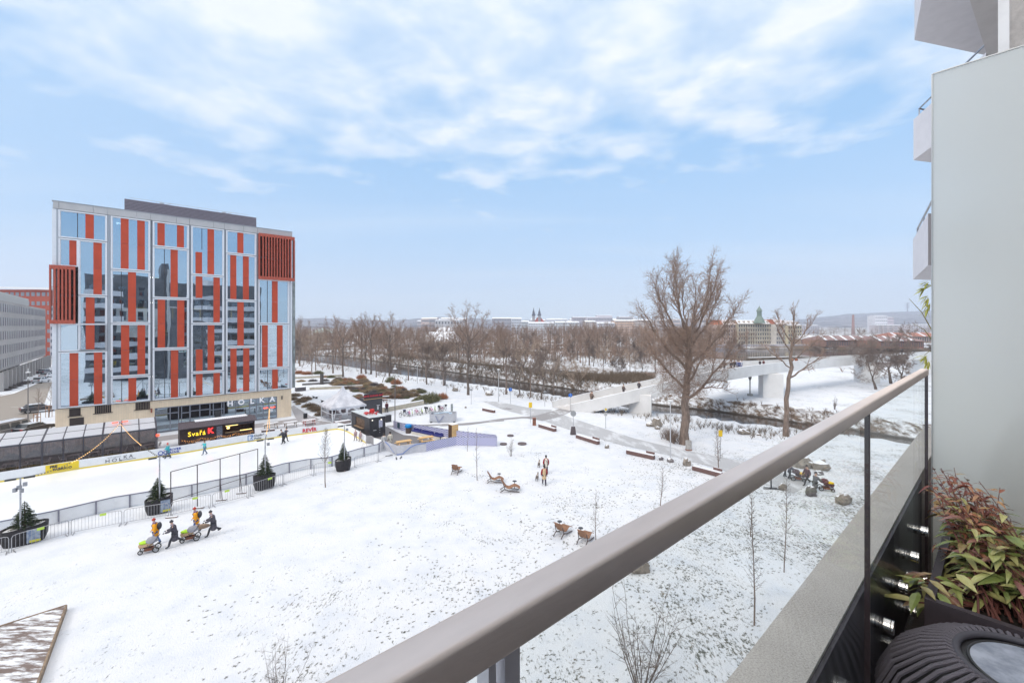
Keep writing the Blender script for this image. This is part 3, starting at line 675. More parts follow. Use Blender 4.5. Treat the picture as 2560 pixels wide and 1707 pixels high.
# handrail: rounded box profile swept along U
def sweep(mb,prof,ua,ub,k=1):
    n=len(prof); vs=[]
    for i in range(k+1):
        uu=ua+(ub-ua)*i/k
        for (nn_,z) in prof: vs.append(UN(uu,nn_,z))
    fs=[(i*n+j,i*n+(j+1)%n,(i+1)*n+(j+1)%n,(i+1)*n+j) for i in range(k) for j in range(n)]
    mb.add(vs,fs+[tuple(range(n)),tuple(k*n+j for j in range(n-1,-1,-1))])
def rrect(n0,n1,z0,z1,r,q=4):
    out=[]
    for cx_,cz,a0 in ((n1-r,z1-r,0),(n0+r,z1-r,90),(n0+r,z0+r,180),(n1-r,z0+r,270)):
        for i in range(q+1): a=R(a0+90*i/q); out.append((cx_+r*math.cos(a),cz+r*math.sin(a)))
    return out
UE=4.17
sweep(b,rrect(.338,.382,zr(.344),zr(.300),.007),-1.5,UE)
b.build('handrail',steel,rail,world=True,smooth=True,bevel=0)
gm=glassm('balcony_glass',(.975,.992,.988),.0,.0,fres=.15)
pj=[-.62,.62,2.52,UE-.12]     # pane joints along u
def joint(px): rx=(px-CX)/F; t=.36/(-UY*rx+UX); return t*(rx*UX+UY)
j1,j2,j3=joint(1250),joint(2170),joint(2317)
for a,c_ in ((-1.4,j1-.012),(j1+.012,j2-.006),(j2+.006,j3-.004)):
    g=MB(); FB(g,a,c_,zr(1.78),zr(.346),.355,.369); g.build('glass_pane',gm,rail,world=True)
e=MB()
for j in (j2,j3): FB(e,j-.005,j+.004,zr(1.78),zr(.346),.353,.371)
e.build('pane_edge',pm('glass_edge',(.05,.035,.04),.3),rail,world=True)
e=MB(); FB(e,j1-.022,j1-.012,zr(1.6),zr(.345),.352,.372); FB(e,j1+.0,j1+.022,zr(1.6),zr(.345),.352,.372); e.build('post',pm('post_steel',(.50,.50,.54),.35,.4),rail,world=True)
for uu in (.8,1.4,2.0,2.56,3.0,3.44,3.92):
    for d in (1.35,1.65):
        s=MB(); uu2=uu+(0 if d<1.5 else -.04)
        s.tube([UN(uu2,.372,zr(d)),UN(uu2,.50,zr(d))],.026,16); s.tube([UN(uu2,.330,zr(d)),UN(uu2,.354,zr(d))],.030,18); s.tube([UN(uu2,.319,zr(d)),UN(uu2,.327,zr(d))],.030,18)
        s.build('standoff',pm('polished_steel',(.62,.61,.60),.22,.95),rail,world=True,smooth=False)
# balcony structure
bal=thing('balcony_ledge','speckled grey concrete ledge running outside the balcony glass','ledge',UN(0,.5,H-2),UA)
def conc(name,c1,c2):
    m=bpy.data.materials.new(name); m.use_nodes=True; t=m.node_tree; L=t.links.new; b_=t.nodes['Principled BSDF']; g=nn(t,'ShaderNodeNewGeometry')
    n=nn(t,'ShaderNodeTexNoise',i_Scale=170.,i_Detail=3.,i_Roughness=.7); L(g.outputs['Position'],n.inputs['Vector'])
    n2=nn(t,'ShaderNodeTexNoise',i_Scale=2.2,i_Detail=6.,i_Roughness=.6); L(g.outputs['Position'],n2.inputs['Vector'])
    L(mixc(t,.4,ramp(t,n.outputs[0],[(.36,c2),(.58,c1)]),ramp(t,n2.outputs[0],[(.3,c2),(.7,c1)])),b_.inputs['Base Color']); b_.inputs['Roughness'].default_value=.85
    bp=nn(t,'ShaderNodeBump'); bp.inputs['Strength'].default_value=.5; bp.inputs['Distance'].default_value=.002; L(n.outputs[0],bp.inputs['Height']); L(bp.outputs[0],b_.inputs['Normal']); return m
cm=conc('speckled_concrete',(.56,.53,.50),(.27,.25,.235))
b=MB(); FB(b,-2,6.5,zr(3.0),zr(1.10),.400,.565); b.build('ledge',cm,bal,world=True)
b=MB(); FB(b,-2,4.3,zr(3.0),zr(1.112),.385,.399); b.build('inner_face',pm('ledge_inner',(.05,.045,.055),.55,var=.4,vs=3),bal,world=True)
b=MB(); FB(b,-2,7.5,zr(2.1),zr(1.8),-3.1,.384)
tag(b.build('balcony_floor',pm('wpc_deck',(.07,.05,.045),.6,var=.3,vs=2,bump=.3,bs=12,stretch=(1,30,1))),kind='structure')
# frosted privacy screen
def frosted():
    m=bpy.data.materials.new('frosted_glass'); m.use_nodes=True; t=m.node_tree; t.nodes.clear(); L=t.links.new; o=nn(t,'ShaderNodeOutputMaterial')
    b1=nn(t,'ShaderNodeBsdfPrincipled'); b1.inputs['Base Color'].default_value=(.93,.97,.95,1); b1.inputs['Roughness'].default_value=.42; b1.inputs['Transmission Weight'].default_value=1.; b1.inputs['IOR'].default_value=1.25
    d=nn(t,'ShaderNodeBsdfDiffuse'); d.inputs[0].default_value=(.95,.97,.955,1); tl=nn(t,'ShaderNodeBsdfTranslucent'); tl.inputs[0].default_value=(.93,.97,.95,1)
    gl=nn(t,'ShaderNodeBsdfGlossy'); gl.inputs['Roughness'].default_value=.12
    m1=nn(t,'ShaderNodeMixShader'); m1.inputs[0].default_value=.36; L(d.outputs[0],m1.inputs[1]); L(tl.outputs[0],m1.inputs[2])
    m2=nn(t,'ShaderNodeMixShader'); m2.inputs[0].default_value=.55; L(b1.outputs[0],m2.inputs[1]); L(m1.outputs[0],m2.inputs[2])
    fr=nn(t,'ShaderNodeFresnel'); m3=nn(t,'ShaderNodeMixShader'); L(mth(t,'MULTIPLY',fr.outputs[0],.6),m3.inputs[0]); L(m2.outputs[0],m3.inputs[1]); L(gl.outputs[0],m3.inputs[2]); L(m3.outputs[0],o.inputs[0]); return m
scr=thing('privacy_screen','tall frosted glass screen closing the end of the balcony','screen',UN(4.2,0,H-1.8),UA)
b=MB(); FB(b,4.19,4.202,zr(1.78),H+1.75,-2.2,.318); b.build('frosted_pane',frosted(),scr,world=True)
b=MB(); FB(b,4.186,4.206,zr(1.78),H+1.754,.319,.326); FB(b,4.186,4.206,H+1.751,H+1.758,-2.2,.3185); b.build('edge_trim',pm('screen_trim',(.45,.46,.46),.35,.7),scr,world=True)
# planter box with leafy shrub
pl=thing('planter_box','dark planter box against the frosted screen holding a reddish shrub','planter',UN(3.3,-.3,H-1.8),UA)
pu0,pu1,pn0,pn1,pt=2.78,3.98,-1.3,.24,1.27
b=MB(); wd=.035
FB(b,pu0,pu0+wd,zr(1.8),zr(pt),pn0,pn1); FB(b,pu1-wd,pu1,zr(1.8),zr(pt),pn0,pn1); FB(b,pu0+wd,pu1-wd,zr(1.8),zr(pt),pn1-wd,pn1); FB(b,pu0+wd,pu1-wd,zr(1.8),zr(pt),pn0,pn0+wd)
b.build('box',pm('planter_dark',(.045,.035,.042),.55,var=.3,vs=5),pl,world=True)
b=MB(); FB(b,pu0+wd,pu1-wd,zr(1.78),zr(pt+.08),pn0+wd,pn1-wd); b.build('soil',pm('soil',(.03,.022,.018),.95,var=.4,vs=20,bump=.8,bs=40),pl,world=True)
def leaf(mb,p,d,ln,wd_,roll,curl=.25,fold=.25):
    d=V(d).normalized(); sd_=d.cross(V((0,0,1)))
    if sd_.length<.05: sd_=V((1,0,0))
    sd_.normalize(); up=sd_.cross(d); sd_=(Matrix.Rotation(roll,3,d)@sd_); up=Matrix.Rotation(roll,3,d)@up
    ctr=[]; vs=[]
    for i,(f,w_) in enumerate(((0,.06),(.25,.85),(.5,1.),(.78,.55),(1,.02))):
        c_=p+d*(ln*f)-V((0,0,1))*(ln*curl*f*f)
        vs+=[c_-sd_*(wd_*w_/2)+up*(wd_*w_*fold*.5),c_,c_+sd_*(wd_*w_/2)+up*(wd_*w_*fold*.5)]
    mb.add(vs,[(i*3+j,i*3+j+1,(i+1)*3+j+1,(i+1)*3+j) for i in range(4) for j in (0,1)])
def leafmat(name,cs):
    m=bpy.data.materials.new(name); m.use_nodes=True; t=m.node_tree; L=t.links.new; b_=t.nodes['Principled BSDF']; g=nn(t,'ShaderNodeNewGeometry')
    n=nn(t,'ShaderNodeTexNoise',i_Scale=18.,i_Detail=3.); L(g.outputs['Position'],n.inputs['Vector'])
    f=mth(t,'ADD',mth(t,'MULTIPLY',g.outputs['Random Per Island'],.7),mth(t,'MULTIPLY',n.outputs[0],.4))
    L(ramp(t,f,cs),b_.inputs['Base Color']); b_.inputs['Roughness'].default_value=.33
    return m
shrub=thing('balcony_shrub','bushy evergreen shrub with reddish tips and striped green leaves in the planter','plant',UN(3.3,.05,H-1.3),UA)
rd=random.Random(11); st=MB(); lg=MB(); lr=MB()
def place(px,py,t): return D(px,t,Zat(py,t))
tips=[]
for i in range(17): tips.append((2312+rd.uniform(0,46)+i*1.2,1165+rd.uniform(0,110)))
for i in range(13): tips.append((2370+rd.uniform(0,52),1160+rd.uniform(0,120)))
for i in range(13): tips.append((2440+rd.uniform(0,75),1195+rd.uniform(0,130)))
for i in range(9): tips.append((2500+rd.uniform(0,90),1290+rd.uniform(0,90)))
for i in range(12): tips.append((2330+rd.uniform(0,200),1260+rd.uniform(0,100)))
ux_=[]
for i,(px,py) in enumerate(tips):
    t=rd.uniform(2.25,2.75); tip=place(px,py,t); base=UN(rd.uniform(2.85,3.15),rd.uniform(-.28,.08),zr(pt+.06))
    mid=base.lerp(tip,.5)+V((rd.uniform(-.03,.03),rd.uniform(-.03,.03),.06)); pts=[]
    for k in range(9):
        f=k/8; pts.append(base*(1-f)**2+mid*2*f*(1-f)+tip*f*f)
    st.tube(pts,[.005*(1-k/11) for k in range(9)],5)
    n=22; ht=(tip-base).length
    for k in range(n):
        f=.22+.78*k/n; j=min(7,int(f*8)); q=f*8-j; p=pts[j].lerp(pts[j+1],q); a=k*2.4+i
        el=rd.uniform(-.1,.7); d=V((math.cos(a),math.sin(a),el)); red=f>.62+rd.uniform(-.25,.2)
        ln=(.098 if not red else .058)*rd.uniform(.75,1.3)
        leaf(lr if red else lg,p,d,ln,ln*rd.uniform(.20,.32),rd.uniform(-.8,.8),rd.uniform(.1,.9))
for i in range(150):   # large low leaves spilling forward
    px,py=2290+rd.uniform(0,235),1430+rd.uniform(0,75); t=rd.uniform(2.05,2.5); p=place(px,py,t); a=rd.uniform(0,2*PI)
    d=V((math.cos(a)*1.,math.sin(a)*.7-.35,rd.uniform(-.25,.35))); ln=rd.uniform(.09,.15)
    leaf(lg,p,d,ln,ln*.3,rd.uniform(-.5,.5),rd.uniform(.1,.5))
    if i%5==0: st.tube([p,p.lerp(UN(3.1,-.05,zr(pt+.05)),.9)],.004,4)
for i in range(70):
    px,py=2470+rd.uniform(0,110),1340+rd.uniform(0,120); t=rd.uniform(1.95,2.4); p=place(px,py,t); a=rd.uniform(0,2*PI)
    d=V((math.cos(a),math.sin(a)*.6-.2,rd.uniform(-.4,.4))); ln=rd.uniform(.10,.16); leaf(lg,p,d,ln,ln*.3,rd.uniform(-.5,.5),.4)
st.build('stem',pm('shrub_stem',(.14,.05,.04),.7),shrub,world=True)
lg.build('green_leaves',leafmat('shrub_green',[(.1,(.11,.15,.045)),(.35,(.22,.27,.075)),(.55,(.44,.43,.17)),(.7,(.34,.30,.12)),(.82,(.24,.10,.08)),(.95,(.36,.17,.15))]),shrub,world=True)
lr.build('red_leaves',leafmat('shrub_red',[(.1,(.10,.025,.022)),(.4,(.22,.055,.035)),(.65,(.36,.15,.08)),(.85,(.42,.28,.12))]),shrub,world=True)
# bamboo behind the screen
bam=thing('bamboo_plant','yellow green bamboo sprigs poking past the edge of the frosted screen','plant',UN(4.6,.2,H-1.8),UA)
lb=MB(); sb=MB()
def spray(px,py,t,n,ln,ang):
    p=place(px,py,t)
    for k in range(n):
        a=R(ang+rd.uniform(-38,38)); d=V((math.cos(a),rd.uniform(-.3,.3),math.sin(a))); leaf(lb,p+V((rd.uniform(-.02,.02),0,rd.uniform(-.02,.02))),d,ln*rd.uniform(.6,1.),ln*.13,rd.uniform(-.7,.7),.15)
for (px,py,n,ang) in ((2318,706,8,205),(2314,722,8,215),(2318,742,9,230),(2322,760,6,240),(2320,775,4,250),(2316,892,9,225),(2322,902,7,250),(2328,712,4,190)): spray(px,py,4.6,n,.13,ang)
for a,c_ in (((2345,1300),(2328,700)),((2332,830),(2273,747)),((2330,850),(2286,811)),((2332,880),(2310,889))):
    p,q=place(*a,4.62),place(*c_,4.6); sb.tube([p,p.lerp(q,.5)+V((.01,0,.03)),q],[.006,.004,.002],5)
for k in range(6): 
    x=2350+k*38; sb.tube([place(x,1400,4.9),place(x-8+k,950+k*20,4.8)],.008,5)
    for y in range(980,1350,26): spray(x,y,4.9,4,.14,rd.choice([200,330,250]))
lb.build('bamboo_leaves',leafmat('bamboo_leaf',[(.1,(.30,.27,.03)),(.5,(.42,.42,.06)),(.9,(.5,.52,.16))]),bam,world=True)
sb.build('cane',pm('bamboo_cane',(.25,.22,.08),.5),bam,world=True)
b=MB(); FB(b,4.5,5.2,zr(1.8),zr(1.3),-.9,.25); b.build('pot',pm('terracotta',(.16,.11,.08),.8),bam,world=True)
cv=thing('covered_stool','pale draped cone shape blurred behind the frosted screen','cover',UN(4.42,-.06,H-1.8),UA)
b=MB(); b.lathe([(.26,0),(.22,.5),(.13,.9),(.03,1.18),(0,1.2)],20); b.build('drape',pm('drape_beige',(.30,.25,.19),.85),cv,smooth=True)
b=MB(); b.lathe([(.28,.0),(.28,.05),(0,.05)],16); b.build('base',dark_metal,cv)
# rope table
tb=thing('rope_table','low round table with a skirt of dark rope and a dark stone top','table',(1.965,1.60,H-1.8))
b=MB(); b.lathe([(.205,.49),(.31,.455),(.40,.37),(.45,.27),(.435,.15),(.38,.03),(.36,.03),(.42,.27),(.30,.43),(.20,.47)],64); b.build('inner_shell',black_m,tb,smooth=True)
b=MB(); n=66
for k in range(n):
    a=2*PI*k/n; ca,sa=math.cos(a),math.sin(a)
    b.tube([V((ca*r_,sa*r_,z)) for r_,z in ((.225,.500),(.255,.508),(.33,.47),(.42,.385),(.47,.27),(.455,.15),(.40,.04))],.0082,6)
b.build('rope_skirt',pm('dark_rope',(.16,.15,.18),.7,bump=.6,bs=300),tb)
b=MB(); b.ring((0,0,.50),.225,.014,(0,0,1),64,8); b.build('rim',pm('rope_rim',(.07,.068,.085),.65),tb,smooth=True)
b=MB(); b.lathe([(.0,.40),(.185,.40),(.19,.490),(.185,.496),(0.,.496)],48)
def stone_top():
    return pm('table_stone',(.22,.25,.32),.3,col2=(.42,.46,.55),vs=14,coord='Object',det=10,bump=.1)
b.build('tabletop',stone_top(),tb)
b=MB(); b.ring((0,0,.494),.190,.006,(0,0,1),64,6); b.ring((0,0,.485),.205,.005,(0,0,1),64,6); b.build('top_frame',dark_metal,tb,smooth=True)
# ======================= ICE RINK and its surroundings
def drop(pts,z=0.): return [V((p[0],p[1],z)) for p in pts]
far_b=[UN(-22,61.1)]+Gs('D',[(0,775),(800,640),(1500,535)])+Gs('B',[(1300,905),(1800,815),(2200,756)])+Gs('E',[(1600,462),(1740,437),(1830,428),(1900,440),(1960,468),(2050,520),(2150,585)])
near_b=[UN(-22,45.3)]+Gs('D',[(30,1310),(550,1200),(1180,1045)])+Gs('E',[(140,1185),(480,1115),(790,1045),(1220,920),(1480,870),(1730,845),(2070,740),(2280,685)])+Gs('F',[(1030,1060)])
ice_m=pm('ice',(.84,.87,.90),.18,var=.03,vs=.4,bump=.04,bs=3,spec=.3)
poly=[(p.x,p.y) for p in far_b]+[(G(*P('E',2290,640)).x,G(*P('E',2290,640)).y)]+[(p.x,p.y) for p in near_b[::-1]]
b=MB(); b.prism(poly,.005,.10); tag(b.build('ice_rink_surface',ice_m),kind='structure')
bd_m=pm('rink_board',(.80,.81,.83),.4,var=.04,vs=2); yel=pm('kick_yellow',(.80,.62,.08),.5)
rk=thing('rink_boards','low white boards with a yellow kick strip around the outdoor ice rink','rink boards',UN(0,61,0),UA)
def wall(mb,pts,z0,z1,w_):
    for i in range(len(pts)-1):
        a,c_=pts[i],pts[i+1]; mb.span(V((a.x,a.y,(z0+z1)/2)),V((c_.x,c_.y,(z0+z1)/2)),w_,z1-z0)
BH=1.02
b=MB(); wall(b,far_b,.24,BH,.08); b.build('far_board',bd_m,rk,world=True)
b=MB(); wall(b,far_b,.10,.24,.11); b.build('yellow_kick_strip',yel,rk,world=True)
b=MB(); wall(b,near_b,.10,BH-.06,.07); b.build('near_board',bd_m,rk,world=True)
b=MB(); wall(b,near_b,BH-.06,BH,.12); b.build('top_rail',pm('board_rail',(.22,.22,.27),.5,.3),rk,world=True)
br_=Gs('E',[(2195,545),(2250,600),(2310,640),(2340,610)]); 
b=MB(); wall(b,[far_b[-1],G(*P('F',905,1000)),G(*P('F',935,1020))],.1,BH,.08); b.build('gate',pm('gate_grey',(.28,.27,.28),.6),rk,world=True)
b=MB(); wall(b,Gs('F',[(935,1025),(1035,1052)]),.1,BH,.08); b.build('end_board',bd_m,rk,world=True)
def along(pts,step):
    out=[];acc=0.
    for i in range(len(pts)-1):
        a,c_=pts[i],pts[i+1]; L_=(c_-a).length; d=(c_-a)/L_; s=-acc
        while s<L_:
            if s>=0: out.append((a+d*s,d))
            s+=step
        acc=(acc+L_)%step
    return out
for p,d in along(near_b,2.0):
    if p.y<20: continue
    q=MB(); nrm=V((d.y,-d.x,0)); q.box(p+nrm*.09+V((0,0,.48)),(.09,.10,1.0),math.atan2(d.y,d.x)); q.build('board_post',pm('board_post_m',(.24,.24,.29),.5,.3),rk,world=True)
for (x0,x1) in ((640,900),(930,1170)):      # ribs on the gates
    a,c_=GP('D',x0,1130+(900-x0)*.22),GP('D',x1,1130+(900-x1)*.22)
# advertising on the far boards: placed on the inner face at measured columns
def boardpt(c,x,y,zz):
    px=P(c,x,y)[0]
    for i in range(len(far_b)-1):
        a,e=far_b[i],far_b[i+1]
        pa_,pe=CX+F*a.x/a.y,CX+F*e.x/e.y
        if pa_<=px<=pe:
            rx=(px-CX)/F; dx,dy=e.x-a.x,e.y-a.y; k=(rx*a.y-a.x)/(dx-rx*dy); p=a+(e-a)*k; d=(e-a).normalized(); n=V((d.y,-d.x,0)); return V((p.x,p.y,zz))+n*.062,d
navy=pm('ad_navy',(.02,.05,.35),.5); blk=pm('ad_black',(.05,.05,.06),.5); adred=pm('ad_red',(.62,.03,.05),.5); adblu=pm('ad_blue',(.03,.16,.45),.5); ady=pm('ad_yellow',(.85,.62,.03),.5)
p,d=boardpt('D',645,0,.62); m=MB(); m.span(p-d*1.15,p+d*1.15,.02,.72); m.build('advert_panel',ady,rk,world=True)
text('PRE',.22,p+V((0,0,.03))-d*.6+V((d.y,-d.x,0))*.02,d,blk,rk,bold=.05,name='advert'); text('FABRICO',.21,p+V((0,0,-.26))+V((d.y,-d.x,0))*.02,d,blk,rk,bold=.05,space=1.1,name='advert')
p,d=boardpt('D',1175,0,.32); text('HOL',.36,p,d,blk,rk,space=1.5,name='advert'); p,d=boardpt('D',1325,0,.52); text('KA',.34,p,d,blk,rk,space=1.5,name='advert')
p,d=boardpt('D',1320,0,.40); m=MB(); m.span(p-d*.62,p+d*.62,.01,.04); m.build('advert_line',blk,rk,world=True)
p,d=boardpt('D',1180,0,.76); text('KAPLICKEHO',.09,p,d,blk,rk,space=1.4,name='advert')
p,d=boardpt('D',1812,0,.62); text('RIVER',.24,p,d,navy,rk,bold=.03,space=1.2,name='advert'); p,d=boardpt('D',1803,0,.30); text('RINK',.24,p,d,navy,rk,bold=.03,space=1.2,name='advert')
p,d=boardpt('D',1690,0,.52); m=MB(); n_=V((d.y,-d.x,0)); m.ring(p-d*.28,.20,.035,n_,16,5); m.ring(p+d*.20,.20,.035,n_,16,5); m.span(p-d*.5-V((0,0,.28)),p+d*.45-V((0,0,.28)),.02,.05); m.build('advert_logo',navy,rk,world=True)
p,d=boardpt('E',845,0,.56); m=MB(); n_=V((d.y,-d.x,0))
for a,c_ in (((-.3,.32),(-.3,-.32)),((-.3,-.32),(.3,-.32)),((-.3,.32),(.25,.32)),((-.05,-.12),(.25,.2)),((-.05,.2),(.3,.2)),((-.02,-.05),(.22,-.14))): m.span(p+d*a[0]+V((0,0,a[1])),p+d*c_[0]+V((0,0,c_[1])),.02,.07)
m.build('advert_logo',adblu,rk,world=True)
p,d=boardpt('E',940,0,.66); text('Klusi\u0161t\u011b',.24,p,d,blk,rk,bold=.015,name='advert'); p,d=boardpt('E',925,0,.30); text('Praha',.24,p,d,blk,rk,bold=.015,name='advert')
p,d=boardpt('E',1512,0,.34); text('REV\u00cdR',.46,p,d,adred,rk,bold=.04,space=1.05,name='advert')
# ---- tall net frame over the near boards
nf=thing('net_frame','tall dark steel frame holding a thin ball net along the near rink boards','net frame',GP('B',1400,1400),UA)
A1,A2=GP('B',1165,1455),GP('B',1940,1190)
f=MB(); nposts=5; tops=[]; ftp=[0,.27,.525,.765,1]
for k in ftp: p=A1.lerp(A2,k); f.tube([p,p+V((0,0,3.35))],.035,6)
f.tube([A1+V((0,0,3.35)),A2+V((0,0,3.35))],.03,6); f.tube([A1+V((0,0,1.12)),A2+V((0,0,1.12))],.025,5)
for k in (.525,.765): p=A1.lerp(A2,k); f.tube([p+V((0,0,1.6)),p+V((.55,-.55,.05))],.025,5)
f.build('frame',pm('frame_dark',(.06,.045,.05),.5),nf,world=True)
f=MB()
for i in range(46): p=A1.lerp(A2,i/45); f.span(p+V((0,0,1.12)),p+V((0,0,3.35)),.004,.004)
for i in range(12): z=1.12+i*.2; f.span(A1+V((0,0,z)),A2+V((0,0,z)),.004,.004)
f.build('net',pm('net_thread',(.75,.75,.78),.8),nf,world=True)
for k in (0,.27,.525,.765,1):
    p=A1.lerp(A2,k)+V((.35,-.35,.04)); s=MB(); s.box(p,(.75,.22,.09),R(12)); s.build('ballast_plank',pm('weathered_plank',(.20,.15,.13),.9,var=.4,snow=.6),nf,world=True)
# ---- crowd barriers
def barrier_proto(L_=2.3):
    t=thing('crowd_barrier','x','barrier',(0,0,0),0,'crowd barriers beside the rink'); b=MB(); hb=1.08; r=.02
    pts=[V((-L_/2,0,0)),V((-L_/2,0,hb-.18)),V((-L_/2+.05,0,hb-.05)),V((-L_/2+.2,0,hb)),V((L_/2-.2,0,hb)),V((L_/2-.05,0,hb-.05)),V((L_/2,0,hb-.18)),V((L_/2,0,0))]
    b.tube(pts,r,6); b.tube([(-L_/2,0,.16),(L_/2,0,.16)],r*.8,5); b.build('frame',pm('barrier_steel',(.40,.40,.42),.4,.6),t)
    b=MB(); k=15
    for i in range(1,k): x=-L_/2+L_*i/k; b.tube([(x,0,.16),(x,0,hb)],.010,4,cap=False)
    b.build('bars',pm('barrier_steel',(0,0,0)),t)
    for x in (-L_/2+.1,L_/2-.1): b=MB(); b.span((x,-.28,.02),(x,.28,.02),.04,.03); b.build('foot',pm('barrier_steel',(0,0,0)),t)
    return t
bp=barrier_proto(); bp2=None
nodes=[GP('D',-520,1640),GP('D',105,1490),GP('D',722,1305),GP('D',1268,1200),GP('D',1750,1120),GP('B',1530,1380),GP('B',1868,1290),GP('E',1213,1050),GP('E',1560,935),GP('E',1880,890),None,GP('E',2012,850),GP('E',2287,785),GP('F',1178,1105)]
greentag=MB(); greentag.box((0,-.03,.98),(.26,.01,.14)); 
blabs=['crowd barrier cut by the left edge below the first potted fir','crowd barrier in front of the black planter nearest the left edge','empty crowd barrier between the first and second potted fir trees','crowd barrier ending at the second potted fir beside the net frame','first crowd barrier under the tall net frame next to second fir','crowd barrier under the right half of the tall net frame','crowd barrier in front of the third potted fir','crowd barrier just right of the third potted fir','crowd barrier left of the slim tree in front of the rink','crowd barrier touching the fourth potted fir','','crowd barrier right of the fourth potted fir past a gap','last crowd barrier reaching the patterned banner fence']
k=0; freeze(bp); gt=None
for i in range(len(nodes)-1):
    a,c_=nodes[i],nodes[i+1]
    if a is None or c_ is None: continue
    mid=(a+c_)/2; L_=(c_-a).length; rz=math.atan2(c_.y-a.y,c_.x-a.x)
    mid.z=0
    parts_n=max(1,round(L_/3.6)); parts_n=1
    o=bp if k==0 else dup(bp)
    o.location=mid; o.rotation_euler=(0,0,rz); o.scale=((L_-.12)/2.3,1,1); o['label']=blabs[i]; k+=1
    if i in (1,2,4,5,6,8):
        g=MB(); g.box((rd.uniform(-.3,.3),-.03,1.0),(.3,.012,.16)); gg=g.build('tag',pm('lime_tag',(.55,.75,.10),.6),o)
# ---- light masts
def mast(p,h,label,lamps,name='light_mast',red=False):
    t=thing(name,label,'light mast',p,UA,'light masts around the rink'); b=MB(); b.tube([(0,0,0),(0,0,h)],[.055,.045],8); b.build('pole',galv,t)
    if not red:
        b=MB(); b.tube([(0,0,0),(0,0,.9)],[.085,.08],8); b.build('sleeve',pm('rust_sleeve',(.22,.13,.11),.8,var=.4),t)
    b=MB(); b.span((-.62,0,h),(.62,0,h),.05,.05); b.build('crossbar',grey_metal,t)
    for sx in (-1,1):
        b=MB(); b.box((sx*.42,-.1,h-.02),(.50,.16,.10)); b.build('heater' if red else 'floodlight',emi('heater_glow',(1,.06,.02),3.2) if red else dark_metal,t)
    for q in range(lamps):
        b=MB(); b.box((.22*math.cos(q*1.7),-.1-.1*math.sin(q),h-.45-.13*q),(.20,.16,.24),q*.6); b.build('lamp_head',grey_metal,t)
    return t
M1,M2,M3,M4=G(51,1364),G(399,1284),G(663,1223),G(861,1178)
m1=mast(M1,4.5,'grey light mast with lamp cluster behind the left potted fir',4); m2=mast(M2,4.4,'grey light mast standing by the second potted fir, string lights tied on',0)
m3=mast(M3,4.45,'grey light mast rising through the third potted fir by the net',1); m4=mast(M4,4.6,'grey light mast rising through the fourth potted fir near rink corner',1)
K1=D(300,49.,0); K2=D(673,57.6,0)
m5=mast(K1,H-(1054-HY)/F*49,'white mast with glowing red heaters in front of the glass pavilion',2,red=True); m6=mast(K2,H-(1018-HY)/F*57.6,'slim mast wound with bulbs and red heaters beside the picnic tables',0,red=True)
# string lights
def lights(a,c_,sag,label,n,lit=1.):
    t=thing('string_lights',label,'string lights',(a+c_)/2,0,'bulb strings between the masts'); w_=MB(); bl=MB(); pts=[]
    for i in range(25): f=i/24; pts.append(a.lerp(c_,f)-V((0,0,sag*4*f*(1-f))))
    w_.tube(pts,.012,4); w_.build('cable',black_m,t,world=True); on=MB()
    on.ell((0,0,0),.038,6,4); bl.ell((0,0,0),.042,6,4); pa_=[None,None]
    for i in range(1,n):
        f=i/n; p=a.lerp(c_,f)-V((0,0,sag*4*f*(1-f)+.07)); k=0 if f<lit else 1
        if pa_[k] is None: o=pa_[k]=(on,bl)[k].build(('lit_bulb','dim_bulb')[k],emi('bulb_warm',(1,.58,.2),2.4) if k==0 else pm('bulb_off',(.15,.12,.1),.4),t)
        else: o=pa_[k].copy(); C.objects.link(o)
        o.location=p-V(t.location)
top=lambda o,h: V(o.location)+V((0,0,h))
h5=H-(1054-HY)/F*49; h6=H-(1018-HY)/F*57.6
lights(top(m5,h5-.1),top(m2,4.4),.35,'warm bulb string from red heater mast down to second fir mast',34,.62)
lights(top(m5,h5-.1),top(m1,4.5),1.1,'warm bulb string from red heater mast down to the leftmost mast',44,.62)
lights(top(m6,h6),top(m3,4.45),.5,'bulb string from picnic table mast down to third fir mast',40,.8)
lights(V(K2)+V((.1,-.1,h6)),V(K2)+V((.1,-.1,.9)),.0,'bulb string hanging straight down the picnic table mast',22,1.)
